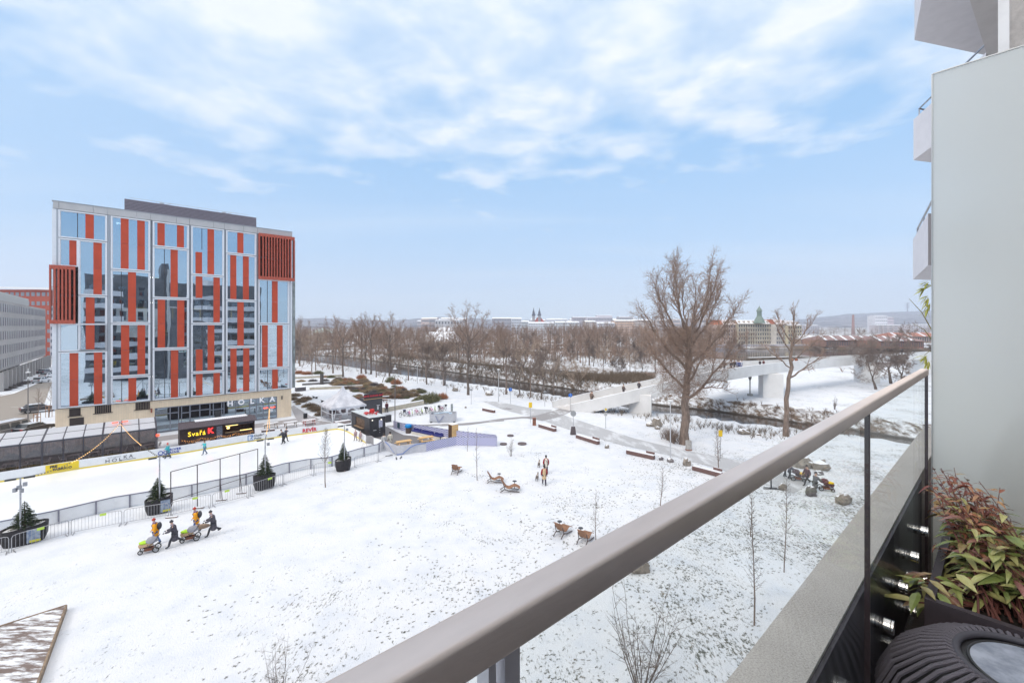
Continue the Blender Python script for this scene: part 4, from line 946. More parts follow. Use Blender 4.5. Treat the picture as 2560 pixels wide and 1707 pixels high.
# ---- potted firs
needle=leafmat('fir_needles',[(.1,(.025,.05,.022)),(.5,(.055,.085,.035)),(.8,(.10,.12,.055)),(.97,(.20,.18,.10))])
def fir(p,h,w_,seed,label,warm=0.):
    h*=.95; w_*=.9
    t=thing('potted_fir',label,'fir tree',p,0,'potted firs along the rink'); r_=random.Random(seed); b=MB(); b.tube([(0,0,0),(0,0,h*.97)],[.07,.012],6); b.build('trunk',pm('fir_trunk',(.16,.11,.08),.9),t)
    f=MB(); n=13
    for i in range(n):
        z=h*(.07+.88*i/n); rr=w_/2*(1-(i/n)**1.15)*r_.uniform(.85,1.1)+.08; kk=10 if i<9 else 7
        for k in range(kk):
            a=2*PI*k/kk+i*.9+r_.uniform(-.2,.2); L_=rr*r_.uniform(.8,1.1); tip=V((math.cos(a)*L_,math.sin(a)*L_,z-L_*.12+r_.uniform(0,.12)*L_)); st_=V((0,0,z+.05))
            m_=7
            for j in range(m_):
                q=.25+.75*j/m_; c_=st_.lerp(tip,q); wl=L_*.34*(1.15-q)
                for s_ in (-1,1):
                    d=V((math.cos(a+s_*.75),math.sin(a+s_*.75),r_.uniform(-.1,.45))); e=c_+d*wl; sd_=V((-d.y,d.x,0))*.035
                    f.add([c_-sd_,c_+sd_,e],[(0,1,2)]); f.add([c_-V((0,0,.03)),c_+V((0,0,.035)),e],[(0,1,2)])
    for k in range(5): f.twig(V((0,0,h*.9)),V((.08*math.cos(k*1.3),.08*math.sin(k*1.3),h*(.96+.01*k))),.015)
    f.build('crown',needle,t); return t
tub=pm('planter_black',(.025,.022,.025),.75,var=.35,vs=3)
def planter(p,rz,L_,w_,h,label,lean=0.,banner=False):
    t=thing('tree_planter',label,'planter',p,rz,'black fabric planters along the rink'); b=MB(); n=16
    pts=[(math.cos(2*PI*k/n)*abs(math.cos(2*PI*k/n))**-.35*L_/2 if abs(math.cos(2*PI*k/n))>.05 else 0,math.sin(2*PI*k/n)*w_/2) for k in range(n)]
    vs=[];
    for s_,z in ((.82,0),(.97,h*.4),(1.,h),(.9,h),(.86,h-.12)):
        for i,(x,y) in enumerate(pts): vs.append((x*s_,y*s_,z+(.1*math.cos(2*PI*i/n+lean) if z>=h-.13 else 0)))
    fs=[(j*n+k,j*n+(k+1)%n,(j+1)*n+(k+1)%n,(j+1)*n+k) for j in range(4) for k in range(n)]+[tuple(range(n-1,-1,-1))]
    b.add(vs,fs); b.build('tub',tub,t); b=MB(); b.add([(x*.87,y*.87,h-.1+.1*math.cos(2*PI*i/n+lean)) for i,(x,y) in enumerate(pts)],[tuple(range(n))]); b.build('snowy_soil',pm('snowy_soil',(.82,.84,.87),.8,col2=(.25,.22,.20),vs=2.5),t)
    if banner:
        b=MB(); b.box((L_*.22,-w_*.5-.02,h*.5),(.62,.03,h*.75)); b.build('poster',pm('poster_blue',(.36,.42,.5),.5,col2=(.15,.2,.32),vs=5),t)
        b=MB(); b.box((L_*.25,-w_*.5-.03,h*.2),(.5,.02,.15)); b.build('poster_strip',pm('poster_yellow',(.65,.6,.05),.5),t)
    return t
def spot(c,x0,x1,yb,back=.5): p=GP(c,(x0+x1)/2,yb); return p+p.normalized()*back
q=spot('D',75,420,1425,.7); planter(q,UA,2.3,1.3,1.15,'big black planter with leftmost fir, behind the barriers',banner=True); fir(q+V((.05,0,1.0)),1.95,1.75,1,'broad potted fir at the left edge behind the first mast')
q=spot('D',1525,1755,1100,.6); planter(q,UA,1.75,1.2,1.2,'black planter with blue poster beside the tall net frame',banner=True); fir(q+V((-.1,0,1.05)),1.8,1.7,2,'potted fir left of the tall net frame')
q=spot('E',895,1105,1110,.6); planter(q,UA,1.8,1.3,1.25,'black planter at the right end of the net frame',lean=2.); fir(q+V((.05,0,1.1)),2.15,1.75,3,'potted fir at the right end of the net frame')
q=spot('E',1805,1975,900,.5); planter(q,UA,1.55,1.2,1.15,'black rounded planter nearest the rink corner'); fir(q+V((0,0,1.0)),1.95,1.35,4,'slender potted fir nearest the rink corner')
# ---- glass winter-garden pavilion
pv=thing('glass_pavilion','long dark framed glass dining pavilion with a snowy roof beside the rink','pavilion',UN(-8,68,0),UA)
pn0,pn1,pu0_,pu1_=63.6,67.4,-17.,UN(0,0,0).x+0.0
rx=(P('D',1612,0)[0]-CX)/F; t_=pn0/(-UY*rx+UX); pu1_=t_*(rx*UX+UY)
eh=Zat(P('D',0,208)[1],t_)
pf=pm('pavilion_frame',(.085,.08,.095),.5,.3,var=.15)
rh=eh+.55
def roofz(n_): return eh+(rh-eh)*(n_-pn0)/(pn1-pn0)
f=MB(); bays=13; w_=(pu1_-pu0_)/bays
for i in range(bays+1):
    uu=pu0_+w_*i; big=.16 if i%3==1 else .09
    FB(f,uu-big/2,uu+big/2,.0,eh,pn0-.03,pn0+.12); FB(f,uu-.05,uu+.05,0,rh,pn1-.12,pn1)
    f.span(UN(uu,pn0-.1,eh+.10),UN(uu,pn1+.1,rh+.10),big,.07)
FB(f,pu0_,pu1_,eh-.1,eh+.06,pn0-.09,pn0+.13); FB(f,pu0_,pu1_,rh-.1,rh+.02,pn1-.12,pn1+.02); FB(f,pu0_,pu1_,.0,.2,pn0-.06,pn0+.14)
for uu in (pu1_-.06,): FB(f,uu-.05,uu+.05,0,2.6,(pn0+pn1)/2-.05,(pn0+pn1)/2+.05)
fo=f.build('frame',pf,pv,world=True)
f.__init__(); f.span(UN(pu0_,pn0+1.9,roofz(pn0+1.9)+.13),UN(pu1_,pn0+1.9,roofz(pn0+1.9)+.13),.08,.05); f.build('roof_rib',pf,pv,world=True)
roofp=bpy.data.materials.new('thin_snow_on_glass'); roofp.use_nodes=True; _t=roofp.node_tree; _t.nodes.clear(); _o=nn(_t,'ShaderNodeOutputMaterial'); _d=nn(_t,'ShaderNodeBsdfDiffuse'); _d.inputs[0].default_value=(.80,.82,.86,1); _l=nn(_t,'ShaderNodeBsdfTranslucent'); _l.inputs[0].default_value=(.85,.85,.88,1); _m=nn(_t,'ShaderNodeMixShader'); _m.inputs[0].default_value=.45; _t.links.new(_d.outputs[0],_m.inputs[1]); _t.links.new(_l.outputs[0],_m.inputs[2]); _t.links.new(_m.outputs[0],_o.inputs[0])
pgl=glassm('pavilion_glass',(.80,.74,.73),.05,.02)
for i in range(bays):
    a,c_=pu0_+w_*i+.08,pu0_+w_*(i+1)-.08
    g=MB(); FB(g,a,c_,.2,eh-.1,pn0+.02,pn0+.04); g.build('glass_pane',pgl,pv,world=True)
    g=MB(); vs=[UN(a-.03,pn0-.1,eh+.08),UN(c_+.03,pn0-.1,eh+.08),UN(c_+.03,pn1+.1,rh+.08),UN(a-.03,pn1+.1,rh+.08)]; g.add(vs+[v+V((0,0,.05)) for v in vs],[(3,2,1,0),(4,5,6,7),(0,1,5,4),(1,2,6,5),(2,3,7,6),(3,0,4,7)]); g.build('snowy_roof_panel',roofp,pv,world=True)
g=MB(); FB(g,pu1_-.02,pu1_+.02,.1,eh,pn0+.1,pn1-.1); g.build('end_glass',pgl,pv,world=True)
f=MB(); FB(f,pu0_,pu1_,.0,.12,pn0+.15,pn1-.15); f.build('deck',pm('pav_floor',(.24,.21,.21),.7,var=.3),pv,world=True)
# draped fabric along the back
f=MB(); k=150; vs=[]
for i in range(k+1):
    uu=pu0_+.2+(pu1_-pu0_-.4)*i/k; dr=abs(math.sin(uu*1.9))*.35+.05*math.sin(uu*23)
    vs+=[UN(uu,pn1-1.2+.06*math.sin(uu*14),1.0+dr*1.9),UN(uu,pn1-1.2+.06*math.sin(uu*14+1),rh-.15)]
f.add(vs,[(2*i,2*i+2,2*i+3,2*i+1) for i in range(k)]); f.build('drape',pm('brown_drape',(.36,.26,.22),.85,var=.3,vs=3),pv,world=True); f=MB(); FB(f,pu0_,pu1_,.1,rh-.1,pn1-.25,pn1-.2); f.build('back_wall',pm('pavilion_back',(.30,.25,.24),.8,var=.4,vs=1.2),pv,world=True); f=MB(); f.quad(V((0,0,-90)),V((.1,0,-90)),V((.1,.1,-90)),V((0,.1,-90))) if False else FB(f,pu0_,pu1_,.12,.16,pn0+.2,pn0+.5); f.build('sill',pm('brown_drape',(.36,.26,.22),.85,var=.3,vs=3),pv,world=True)
# furniture in the pavilion
def chair_proto():
    t=thing('cafe_chair','x','chair',(0,0,0),0,'white chairs inside the glass pavilion'); wp=pm('chair_white',(.75,.74,.73),.5)
    b=MB(); b.box((0,0,.45),(.44,.44,.03)); b.build('seat',wp,t); b=MB(); b.add([(-.22,.22,.45),(.22,.22,.45),(.22,.34,.86),(-.22,.34,.86),(-.22,.25,.45),(.22,.25,.45),(.22,.37,.86),(-.22,.37,.86)],[(0,1,2,3),(7,6,5,4),(0,4,5,1),(2,6,7,3),(1,5,6,2),(0,3,7,4)]); b.build('backrest',wp,t)
    for sx in (-.2,.2):
        for sy in (-.2,.2): b=MB(); b.tube([(sx,sy,.45),(sx*1.15,sy*1.3,0)],.018,5); b.build('leg',wp,t)
        b=MB(); b.tube([(sx,.26,.66),(sx,-.2,.66),(sx,-.2,.45)],.016,5); b.build('armrest',wp,t)
    return t
def ctable(p,rz):
    t=thing('cafe_table','x','table',p,rz,'tables inside the glass pavilion'); b=MB(); b.box((0,0,.74),(1.2,.75,.04)); b.build('tabletop',pm('cafe_top',(.55,.50,.48),.5,var=.1),t)
    b=MB(); b.tube([(0,0,0),(0,0,.72)],.04,8); b.box((0,0,.015),(.6,.4,.03)); b.build('pedestal',dark_metal,t); return t
cp=chair_proto(); freeze(cp); rd=random.Random(9); first=True; ti=0
for i in range(bays):
    uu=pu0_+w_*(i+.5)
    if i%2==0 or i in (5,9):
        tt=ctable(UN(uu,pn0+1.5,.12),UA); ti+=1; tt['label']='cafe table behind pavilion glass, number %s from the right'%['thirteen','twelve','eleven','ten','nine','eight','seven','six','five','four','three','two','one'][i] if False else 'pale cafe table behind the dark tinted pavilion glass'
        for s_,dn in ((-1,.1),(1,.1)):
            o=cp if first else dup(cp); first=False
            o.location=UN(uu+s_*.85,pn0+1.35+rd.uniform(-.2,.3),.12); o.rotation_euler=(0,0,UA-s_*PI/2+rd.uniform(-.4,.4)); o['label']='white metal armchair inside the dark framed glass pavilion'
# ---- neon kiosk in a dark container
def fuN2(c,x,n_): return fuN(P(c,x,0)[0],n_)
ks=thing('mulled_wine_kiosk','dark container kiosk with a glowing yellow neon sign and corrugated roof','kiosk',UN(8,66,0),UA)
kn=64.3; ka,kt=fuN2('E',42,kn); kb_,kt2=fuN2('E',890,kn); kh=2.45; kd=2.4
cor=pm('kiosk_dark',(.045,.025,.025),.6,var=.3,vs=2)
b=MB(); FB(b,ka,kb_,.1,.22,kn,kn+kd); FB(b,ka,kb_,.22,kh,kn+kd-.1,kn+kd); FB(b,ka,ka+.1,.22,kh,kn,kn+kd-.1); FB(b,kb_-.1,kb_,.22,kh,kn,kn+kd-.1)
um=fuN2('E',535,kn)[0]; FB(b,ka+.1,um,.22,kh,kn+.02,kn+.12); FB(b,um,kb_-.1,.22,1.15,kn+.02,kn+.12); FB(b,um,kb_-.1,2.15,kh,kn+.02,kn+.12)
k=46
for i in range(k): uu=ka+.1+(um-ka-.15)*i/k*1.0; FB(b,uu,uu+.06,.25,kh-.05,kn-.03,kn+.018)
for i in range(22): uu=um+.1+(kb_-um-.3)*i/22; FB(b,uu,uu+.06,.25,1.1,kn-.03,kn+.018)
b.build('wall',cor,ks,world=True)
b=MB(); rf=[UN(ka-.1,kn-.55,kh-.12),UN(kb_+.1,kn-.55,kh-.12),UN(kb_+.1,kn+.9,kh+.28),UN(ka-.1,kn+.9,kh+.28)]
b.add(rf+[v+V((0,0,.05)) for v in rf],[(3,2,1,0),(4,5,6,7),(0,1,5,4),(1,2,6,5),(2,3,7,6),(3,0,4,7)])
for i in range(40): f=i/39; b.span(rf[0].lerp(rf[1],f)+V((0,0,.07)),rf[3].lerp(rf[2],f)+V((0,0,.07)),.05,.05)
b.build('canopy',pm('kiosk_roof',(.13,.11,.125),.5,.3,var=.2),ks,world=True)
b=MB(); FB(b,ka+1.6,kb_-.6,kh+.24,kh+.34,kn+.95,kn+kd); b.build('roof_snow',snow_m,ks,world=True); b=MB(); FB(b,ka,kb_,kh,kh+.2,kn+.95,kn+kd+.0); b.build('roof',cor,ks,world=True)
b=MB(); a=UN(um+.1,kn-.5,2.12); c_=UN(kb_-.3,kn-.5,2.12); e=[a,c_,UN(kb_-.3,kn,2.32),UN(um+.1,kn,2.32)]; b.add(e+[v+V((0,0,.03)) for v in e],[(3,2,1,0),(4,5,6,7),(0,1,5,4),(1,2,6,5),(2,3,7,6),(3,0,4,7)]); b.build('hatch_awning',pm('awning',(.12,.11,.14),.6),ks,world=True)
b=MB(); FB(b,um+.2,kb_-.4,1.15,1.2,kn-.35,kn+.1); b.build('counter',pm('counter_wood',(.30,.20,.12),.7),ks,world=True)
b=MB(); FB(b,um,kb_-.15,.3,2.3,kn+1.9,kn+1.95); b.build('back_shelf',pm('shelf_warm',(.16,.07,.045),.7,var=.5,vs=4),ks,world=True)
ny=emi('neon_yellow',(1,.66,.03),2.2); nr=emi('neon_red',(1,.03,.03),2.5)
x=fuN2('E',235,kn)[0]; text('Svařá',.52,UN(x,kn-.10,1.32),U,ny,ks,'neon_letters',ext=.05,bold=-.004,space=1.12)
x=fuN2('E',395,kn)[0]; text('K',.62,UN(x,kn-.10,1.40),U,nr,ks,'neon_letter_red',ext=.05,bold=.03)
b=MB(); x=fuN2('E',625,kn)[0]; x2=fuN2('E',700,kn)[0]; FB(b,x-.6,x2,1.95,2.0,kn-.05,kn-.02); FB(b,x-.4,x-.1,1.5,1.75,kn+.5,kn+.55); FB(b,x+.9,x2+1.5,1.25,1.3,kn-.3,kn-.25); b.build('shelf_light',emi('shelf_light',(1,.75,.25),3.),ks,world=True)
b=MB(); xa,xb=fuN2('E',458,kn)[0],fuN2('E',522,kn)[0]; FB(b,xa,xb,.35,2.1,kn-.08,kn-.04); b.build('menu_board',pm('menu',(.06,.07,.10),.5,col2=(.22,.24,.30),vs=9),ks,world=True)
b=MB(); x=fuN2('E',300,kn)[0]; FB(b,x-.7,x+.7,.28,.55,kn-.25,kn-.06); b.build('snow_bench',pm('pinkish_box',(.55,.45,.44),.7,snow=1.),ks,world=True)
b=MB(); rd=random.Random(4)
for i in range(46):
    f=i/45; uu=ka+.25+(kb_-ka-.5)*f; z=.98-.22*abs(math.sin(f*PI*4)); L_=rd.uniform(.08,.26)
    for j in range(3): b.box(UN(uu+rd.uniform(-.05,.05),kn-.09,z-L_*j/2),(.03,.03,.03),UA)
b.build('icicle_lights',emi('icicle_light',(1,.45,.12),2.),ks,world=True)
b=MB(); b.tube([UN(fuN2('D',1625,kn)[0],63.6,0),UN(fuN2('D',1625,kn)[0],63.6,2.1)],.03,6)
t=thing('signal_post','short dark post with a small glowing red light at the pavilion corner','post',UN(fuN2('D',1625,kn)[0],63.6,0),UA); b.build('post',black_m,t,world=True)
b=MB(); b.box(UN(fuN2('D',1625,kn)[0],63.5,2.1),(.3,.2,.22),UA); b.build('red_light',emi('heater_glow',(1,.06,.02),3.),t,world=True)
# ---- picnic tables
def picnic(p,rz,label,m,sc=1.,group='picnic tables beside the rink'):
    t=thing('picnic_table',label,'picnic table',p,rz,group,sc); 
    b=MB(); 
    for i in range(5): b.box((0,-.32+.16*i,.75),(1.8,.14,.04))
    b.build('tabletop',m,t)
    for s_ in (-1,1):
        b=MB(); b.box((0,s_*.72-.075,.45),(1.8,.13,.04)); b.box((0,s_*.72+.075,.45),(1.8,.13,.04)); b.build('bench',m,t)
    for x in (-.65,.65):
        b=MB(); b.span((x,-.3,.73),(x,-.68,0),.09,.05); b.span((x,.3,.73),(x,.68,0),.09,.05); b.span((x,-.8,.41),(x,.8,.41),.05,.08); b.span((x,-.35,.70),(x,.35,.70),.05,.06); b.build('leg_frame',m,t)
    return t
wg=pm('grey_wood',(.30,.24,.20),.85,var=.3,vs=6,snow=.35); wr=pm('red_wood',(.42,.10,.08),.7,var=.2,snow=.2); wn=pm('fresh_wood',(.70,.45,.20),.6,var=.15,vs=5,stretch=(.4,4,4))
picnic(spot('E',990,1160,415,.3),UA+.1,'grey wooden picnic table closest to the neon kiosk',wg); picnic(spot('E',1210,1380,400,.3),UA,'grey wooden picnic table between the kiosk and red table',wg); picnic(spot('E',1420,1590,375,.3),UA,'red painted wooden picnic table beside the paved path',wr)
def boxthing(name,label,cat,p,rz,d,m,lid=None,group=None):
    t=thing(name,label,cat,p,rz,group); b=MB(); b.box((0,0,d[2]/2),d); b.build('body',m,t,bevel=.015)
    if lid: b=MB(); b.box((0,0,d[2]+.02),(d[0]+.06,d[1]+.06,.04)); b.build('lid',lid,t)
    return t
boxthing('planter_box','low dark wooden box just behind the rink boards under picnic tables','box',spot('E',975,1110,468,.3),UA,(1.5,.6,.45),pm('dark_box_wood',(.13,.08,.07),.8,var=.3),pm('lid_brown',(.22,.15,.14),.8,snow=.3))
boxthing('litter_bin','small black bin standing behind the red picnic table','bin',spot('E',1440,1485,300,.2),UA,(.5,.4,.75),black_m,dark_metal)
# ======================= PARK: kiosks, tent, fence, furniture
def slab4(mb,pts,th):
    mb.add([V(p) for p in pts]+[V(p)+V((0,0,th)) for p in pts],[(3,2,1,0),(4,5,6,7),(0,1,5,4),(1,2,6,5),(2,3,7,6),(3,0,4,7)])
# ticket container
cc=GP('F',888,945); cu_,cn_=un(cc)
kt_=thing('rental_container','black cargo container kiosk with a snowy roof and a posted notice at the rink corner','kiosk',cc,UA)
bc=pm('container_black',(.05,.048,.055),.5,.2,var=.25,vs=1.5); L1,L2,hh=2.15,6.1,2.66
b=MB()
FB(b,cu_,cu_+L1,.05,hh,cn_,cn_+.08); FB(b,cu_,cu_+L1,.05,hh,cn_+L2-.08,cn_+L2); FB(b,cu_+L1-.08,cu_+L1,.05,hh,cn_+.08,cn_+L2-.08)
FB(b,cu_,cu_+.08,.05,hh,cn_+.08,cn_+1.6); FB(b,cu_,cu_+.08,.05,1.05,cn_+1.6,cn_+4.6); FB(b,cu_,cu_+.08,2.2,hh,cn_+1.6,cn_+4.6); FB(b,cu_,cu_+.08,.05,hh,cn_+4.6,cn_+L2-.08)
b.build('wall',bc,kt_,world=True)
b=MB(); FB(b,cu_-.05,cu_+L1+.05,hh,hh+.06,cn_-.05,cn_+L2+.05); b.build('roof',pm('snowy_tin',(.62,.66,.68),.5,col2=(.45,.50,.52),vs=2),kt_,world=True)
b=MB(); FB(b,cu_+.1,cu_+.9,.1,2.5,cn_+1.5,cn_+4.6); b.build('counter_interior',pm('kiosk_inside',(.14,.09,.06),.7,var=.5),kt_,world=True)
b=MB(); FB(b,cu_-.35,cu_,1.02,1.06,cn_+1.7,cn_+4.5); b.build('counter',pm('counter_wood',(.30,.20,.12),.7),kt_,world=True)
b=MB(); FB(b,cu_+1.25,cu_+1.75,1.3,2.25,cn_-.03,cn_-.0); b.build('notice',pm('notice_white',(.62,.62,.72),.5,col2=(.35,.36,.5),vs=9),kt_,world=True)
for (uu,z) in ((.35,2.35),(1.55,2.3)): b=MB(); b.ell(UN(cu_+uu,cn_-.08,z),.09,8,6); b.build('globe_lamp',emi('globe',(1,.95,.85),1.4),kt_,world=True)
for z in (.9,.6,1.15): 
    b=MB(); FB(b,cu_+1.35,cu_+1.4,z,z+.08,cn_-.03,cn_-.0); FB(b,cu_+.5,cu_+.9,.98,1.04,cn_-.03,cn_) if z==.9 else None; b.build('sticker',white_paint,kt_,world=True)
b=MB(); p=UN(cu_+1.2,cn_+2.2,hh+.3)
for k in range(18): q=p+V((random.uniform(-.9,.9),random.uniform(-.7,.7),random.uniform(-.2,.0))); b.box(q,(random.uniform(.2,.5),random.uniform(.1,.3),random.uniform(.03,.1)),random.uniform(0,3))
b.ell(p+V((-.1,.5,.05)),(.4,.25,.3),7,5,.25,2)
t=b.build('folded_parasol',pm('parasol_red',(.55,.03,.03),.6,var=.2)); tag(t,'crumpled red parasol cloth lying on the black container roof','parasol')
# tall dark bar unit with its sign
bu,bn=un(GP('F',845,725)); dk=thing('burger_bar','tall dark bar container with a red lettered sign on top','kiosk',UN(bu,bn,0),UA)
b=MB(); FB(b,bu,bu+2.75,.05,2.95,bn,bn+2.3); b.build('wall',pm('bar_dark',(.065,.062,.07),.5,.2,var=.2),dk,world=True)
b=MB(); FB(b,bu-.25,bu+2.75,3.02,3.85,bn-.08,bn+.1); b.build('sign_board',pm('sign_black',(.03,.028,.03),.5),dk,world=True)
b=MB(); FB(b,bu-.25,bu+2.75,2.95,3.04,bn-.12,bn+.3); b.build('wood_trim',pm('sign_wood',(.50,.33,.16),.7),dk,world=True)
text('REV\u00cdR BURGER BAR',.26,UN(bu+1.25,bn-.1,3.36),U,adred,dk,ext=.02,bold=.02,name='sign_lettering')
b=MB(); FB(b,bu+1.9,bu+1.98,1.2,1.75,bn-.03,bn-.0); FB(b,bu+2.05,bu+2.12,1.2,1.75,bn-.03,bn-.0); FB(b,bu+1.8,bu+2.35,1.85,1.92,bn-.03,bn-.0); b.build('logo',white_paint,dk,world=True)
# pagoda tent
tu,tn=un(GP('F',482,775)); tt=thing('pagoda_tent','clear walled white pagoda tent with a pointed roof between the building and black container','tent',UN(tu+2.4,tn+2.4,0),UA)
TS=4.9; ez=2.25; wt=pm('tent_white',(.72,.73,.76),.55,var=.08,vs=1.2); b=MB()
for uu in (0,TS):
    for nn_ in (0,TS): FB(b,tu+uu-.06,tu+uu+.06,0,ez,tn+nn_-.06,tn+nn_+.06)
for a,c_ in (((0,0),(TS,0)),((TS,0),(TS,TS)),((TS,TS),(0,TS)),((0,TS),(0,0))):
    for z in (.15,1.25,ez-.05): b.span(UN(tu+a[0],tn+a[1],z),UN(tu+c_[0],tn+c_[1],z),.06,.07)
b.span(UN(tu+.1,tn-.02,0),UN(tu-.0+.6,tn-.02,ez),.07,.07); b.build('frame',white_paint,tt,world=True)
b=MB(); K=10; vs=[];m=24
pk=UN(tu+TS/2,tn+TS/2,5.15)
for j in range(K+1):
    f=j/K
    for k in range(m):
        s_=k/m*4; e=int(s_); g=s_-e; cr=[(0,0),(1,0),(1,1),(0,1),(0,0)]; x=cr[e][0]+(cr[e+1][0]-cr[e][0])*g; y=cr[e][1]+(cr[e+1][1]-cr[e][1])*g
        x=(x-.5)*1.10; y=(y-.5)*1.10; sc_=(1-f)**1.0; r2=.03+(1-.03)*(1-f)**1.6*.999
        vs.append(UN(tu+TS/2+x*TS*r2,tn+TS/2+y*TS*r2,ez+(5.15-ez)*f+.05*math.sin(k*3.1+j)*(1-f)))
b.add(vs,[(j*m+k,j*m+(k+1)%m,(j+1)*m+(k+1)%m,(j+1)*m+k) for j in range(K) for k in range(m)]+[tuple(K*m+k for k in range(m))])
for k in range(m):
    a,c_=vs[k],vs[(k+1)%m]; b.quad(a,c_,c_-V((0,0,.28)),a-V((0,0,.28)))
b.build('canopy',pm('tent_fabric',(.66,.67,.72),.6,col2=(.48,.49,.54),vs=.9),tt,world=True,smooth=False)
b=MB(); FB(b,tu,tu+TS,.2,ez-.1,tn-.01,tn+.01); FB(b,tu-.01,tu+.01,.2,ez-.1,tn+.05,tn+TS-.05); b.build('clear_wall',glassm('tent_film',(.80,.80,.82),.12,.08),tt,world=True)
b=MB(); rd=random.Random(2)
for k in range(16): b.box(UN(tu+rd.uniform(.5,TS-.5),tn+rd.uniform(.6,TS-.5),rd.uniform(.4,1.2)),(rd.uniform(.2,.7),rd.uniform(.2,.6),rd.uniform(.3,1.)),rd.uniform(0,3))
b.build('stored_things',pm('tent_stuff',(.20,.14,.12),.8,col2=(.38,.10,.10),vs=1.1),tt,world=True)
b=MB(); FB(b,tu+.1,tu+2.3,.0,.35,tn-1.3,tn-.25); 
t=thing('wooden_pallet','low dark wooden deck step in front of the pagoda tent','deck',UN(tu+1.2,tn-.8,0),UA); b.build('deck_boards',pm('pallet_wood',(.20,.14,.13),.85,var=.3,snow=.25),t,world=True); b=MB(); FB(b,tu+.2,tu+2.2,.0,.2,tn-1.42,tn-1.32); b.build('step',pm('pallet_wood',(0,0,0)),t,world=True)
# asphalt terrace
b=MB(); pts=Gs('F',[(905,900),(1045,800),(1090,820),(1180,870),(1260,905),(1370,915),(1720,985),(1600,1020),(1180,1080),(1040,1030),(930,975)])
b.add([(p.x,p.y,.045) for p in pts],[tuple(range(len(pts)))]); tag(b.build('terrace_paving',sheet_mat('terrace_asphalt',(.12,.11,.115),(.19,.18,.18),6.,.6,.66)),kind='structure')
# patterned banner fence
def pat_mat():
    m=bpy.data.materials.new('banner_pattern'); m.use_nodes=True; t=m.node_tree; L=t.links.new; b=t.nodes['Principled BSDF']
    g=nn(t,'ShaderNodeNewGeometry'); sp=nn(t,'ShaderNodeSeparateXYZ'); L(g.outputs['Position'],sp.inputs[0])
    a=mth(t,'ADD',mth(t,'MULTIPLY',sp.outputs[0],1.),mth(t,'MULTIPLY',sp.outputs[1],.75))
    v=mth(t,'MULTIPLY',mth(t,'SINE',mth(t,'MULTIPLY',a,17.)),mth(t,'SINE',mth(t,'MULTIPLY',sp.outputs[2],26.)))
    L(ramp(t,mth(t,'ADD',mth(t,'MULTIPLY',v,.5),.5),[(.35,(.19,.19,.42)),(.6,(.62,.62,.74))]),b.inputs['Base Color']); b.inputs['Roughness'].default_value=.6; return m
bf=thing('banner_fence','waist high fence with a purple wave patterned banner around the asphalt terrace','fence',GP('F',1800,1015),0)
BN1=[GP('F',x,y) for x,y in ((1240,858),(1500,892),(1760,940),(2050,975),(2262,1000),(2275,1022))]; BN2=[GP('F',x,y) for x,y in ((2275,1026),(2050,1022),(1830,1018),(1650,1052),(1505,1085))]
for nm,pp in (('banner',BN1),('banner',BN2)): b=MB(); wall(b,pp,.06,1.08,.03); b.build(nm,pat_mat() if 'BPM' not in globals() else BPM,bf,world=True); BPM=bpy.data.materials['banner_pattern']
b=MB(); wall(b,BN1+BN2,1.08,1.12,.05)
for p,d in along(BN1+BN2,2.0): b.tube([p+V((0,0,0)),p+V((0,0,1.1))],.025,5)
b.build('rail',galv,bf,world=True)
gf=thing('grey_banner_fence','pale grey banner fence with a blue swoosh beside the rink corner','fence',GP('F',1250,1110),0)
GP_=Gs('F',[(1505,1087),(1400,1096),(1250,1118),(1178,1122),(1110,1090),(1035,1062)])
b=MB(); wall(b,GP_,.05,1.1,.03); b.build('banner',pm('banner_grey',(.52,.52,.56),.6,var=.08),gf,world=True)
b=MB(); pts=[]
nrm_=V((.5,-.86,0))*.05
for (x,y,z) in ((1500,1087,1.05),(1400,1096,1.0),(1330,1106,.75),(1250,1118,.15),(1190,1122,.08),(1150,1108,.2),(1100,1086,.75),(1060,1072,1.05)): pts.append(GP('F',x,y)+nrm_+V((0,0,z)))
b.tube(pts,.055,6); b.build('blue_swoosh',pm('swoosh_blue',(.16,.24,.50),.5),gf,world=True,smooth=True)
b=MB(); 
for (x,y) in ((1100,1130),(1180,1160),(1230,1150)): b.box(GP('F',x,y,0.)+V((0,0,.04)),(.8,.12,.05),x)
b.build('foot',dark_metal,gf,world=True)
wf=thing('notice_fence','short grey fence panel with posters at the terrace entrance','fence',GP('F',1190,840),0)
b=MB(); wall(b,Gs('F',[(1148,832),(1238,856)]),.05,1.12,.03); b.build('panel',pm('panel_pale',(.50,.50,.62),.5,col2=(.30,.30,.5),vs=5),wf,world=True)
b=MB(); p1,p2=Gs('F',[(1188,845),(1212,851)]); wall(b,[p1+V((.04,-.06,0)),p2+V((.04,-.06,0))],.3,1.05,.02); b.build('poster',pm('poster_dark',(.05,.10,.14),.5),wf,world=True)
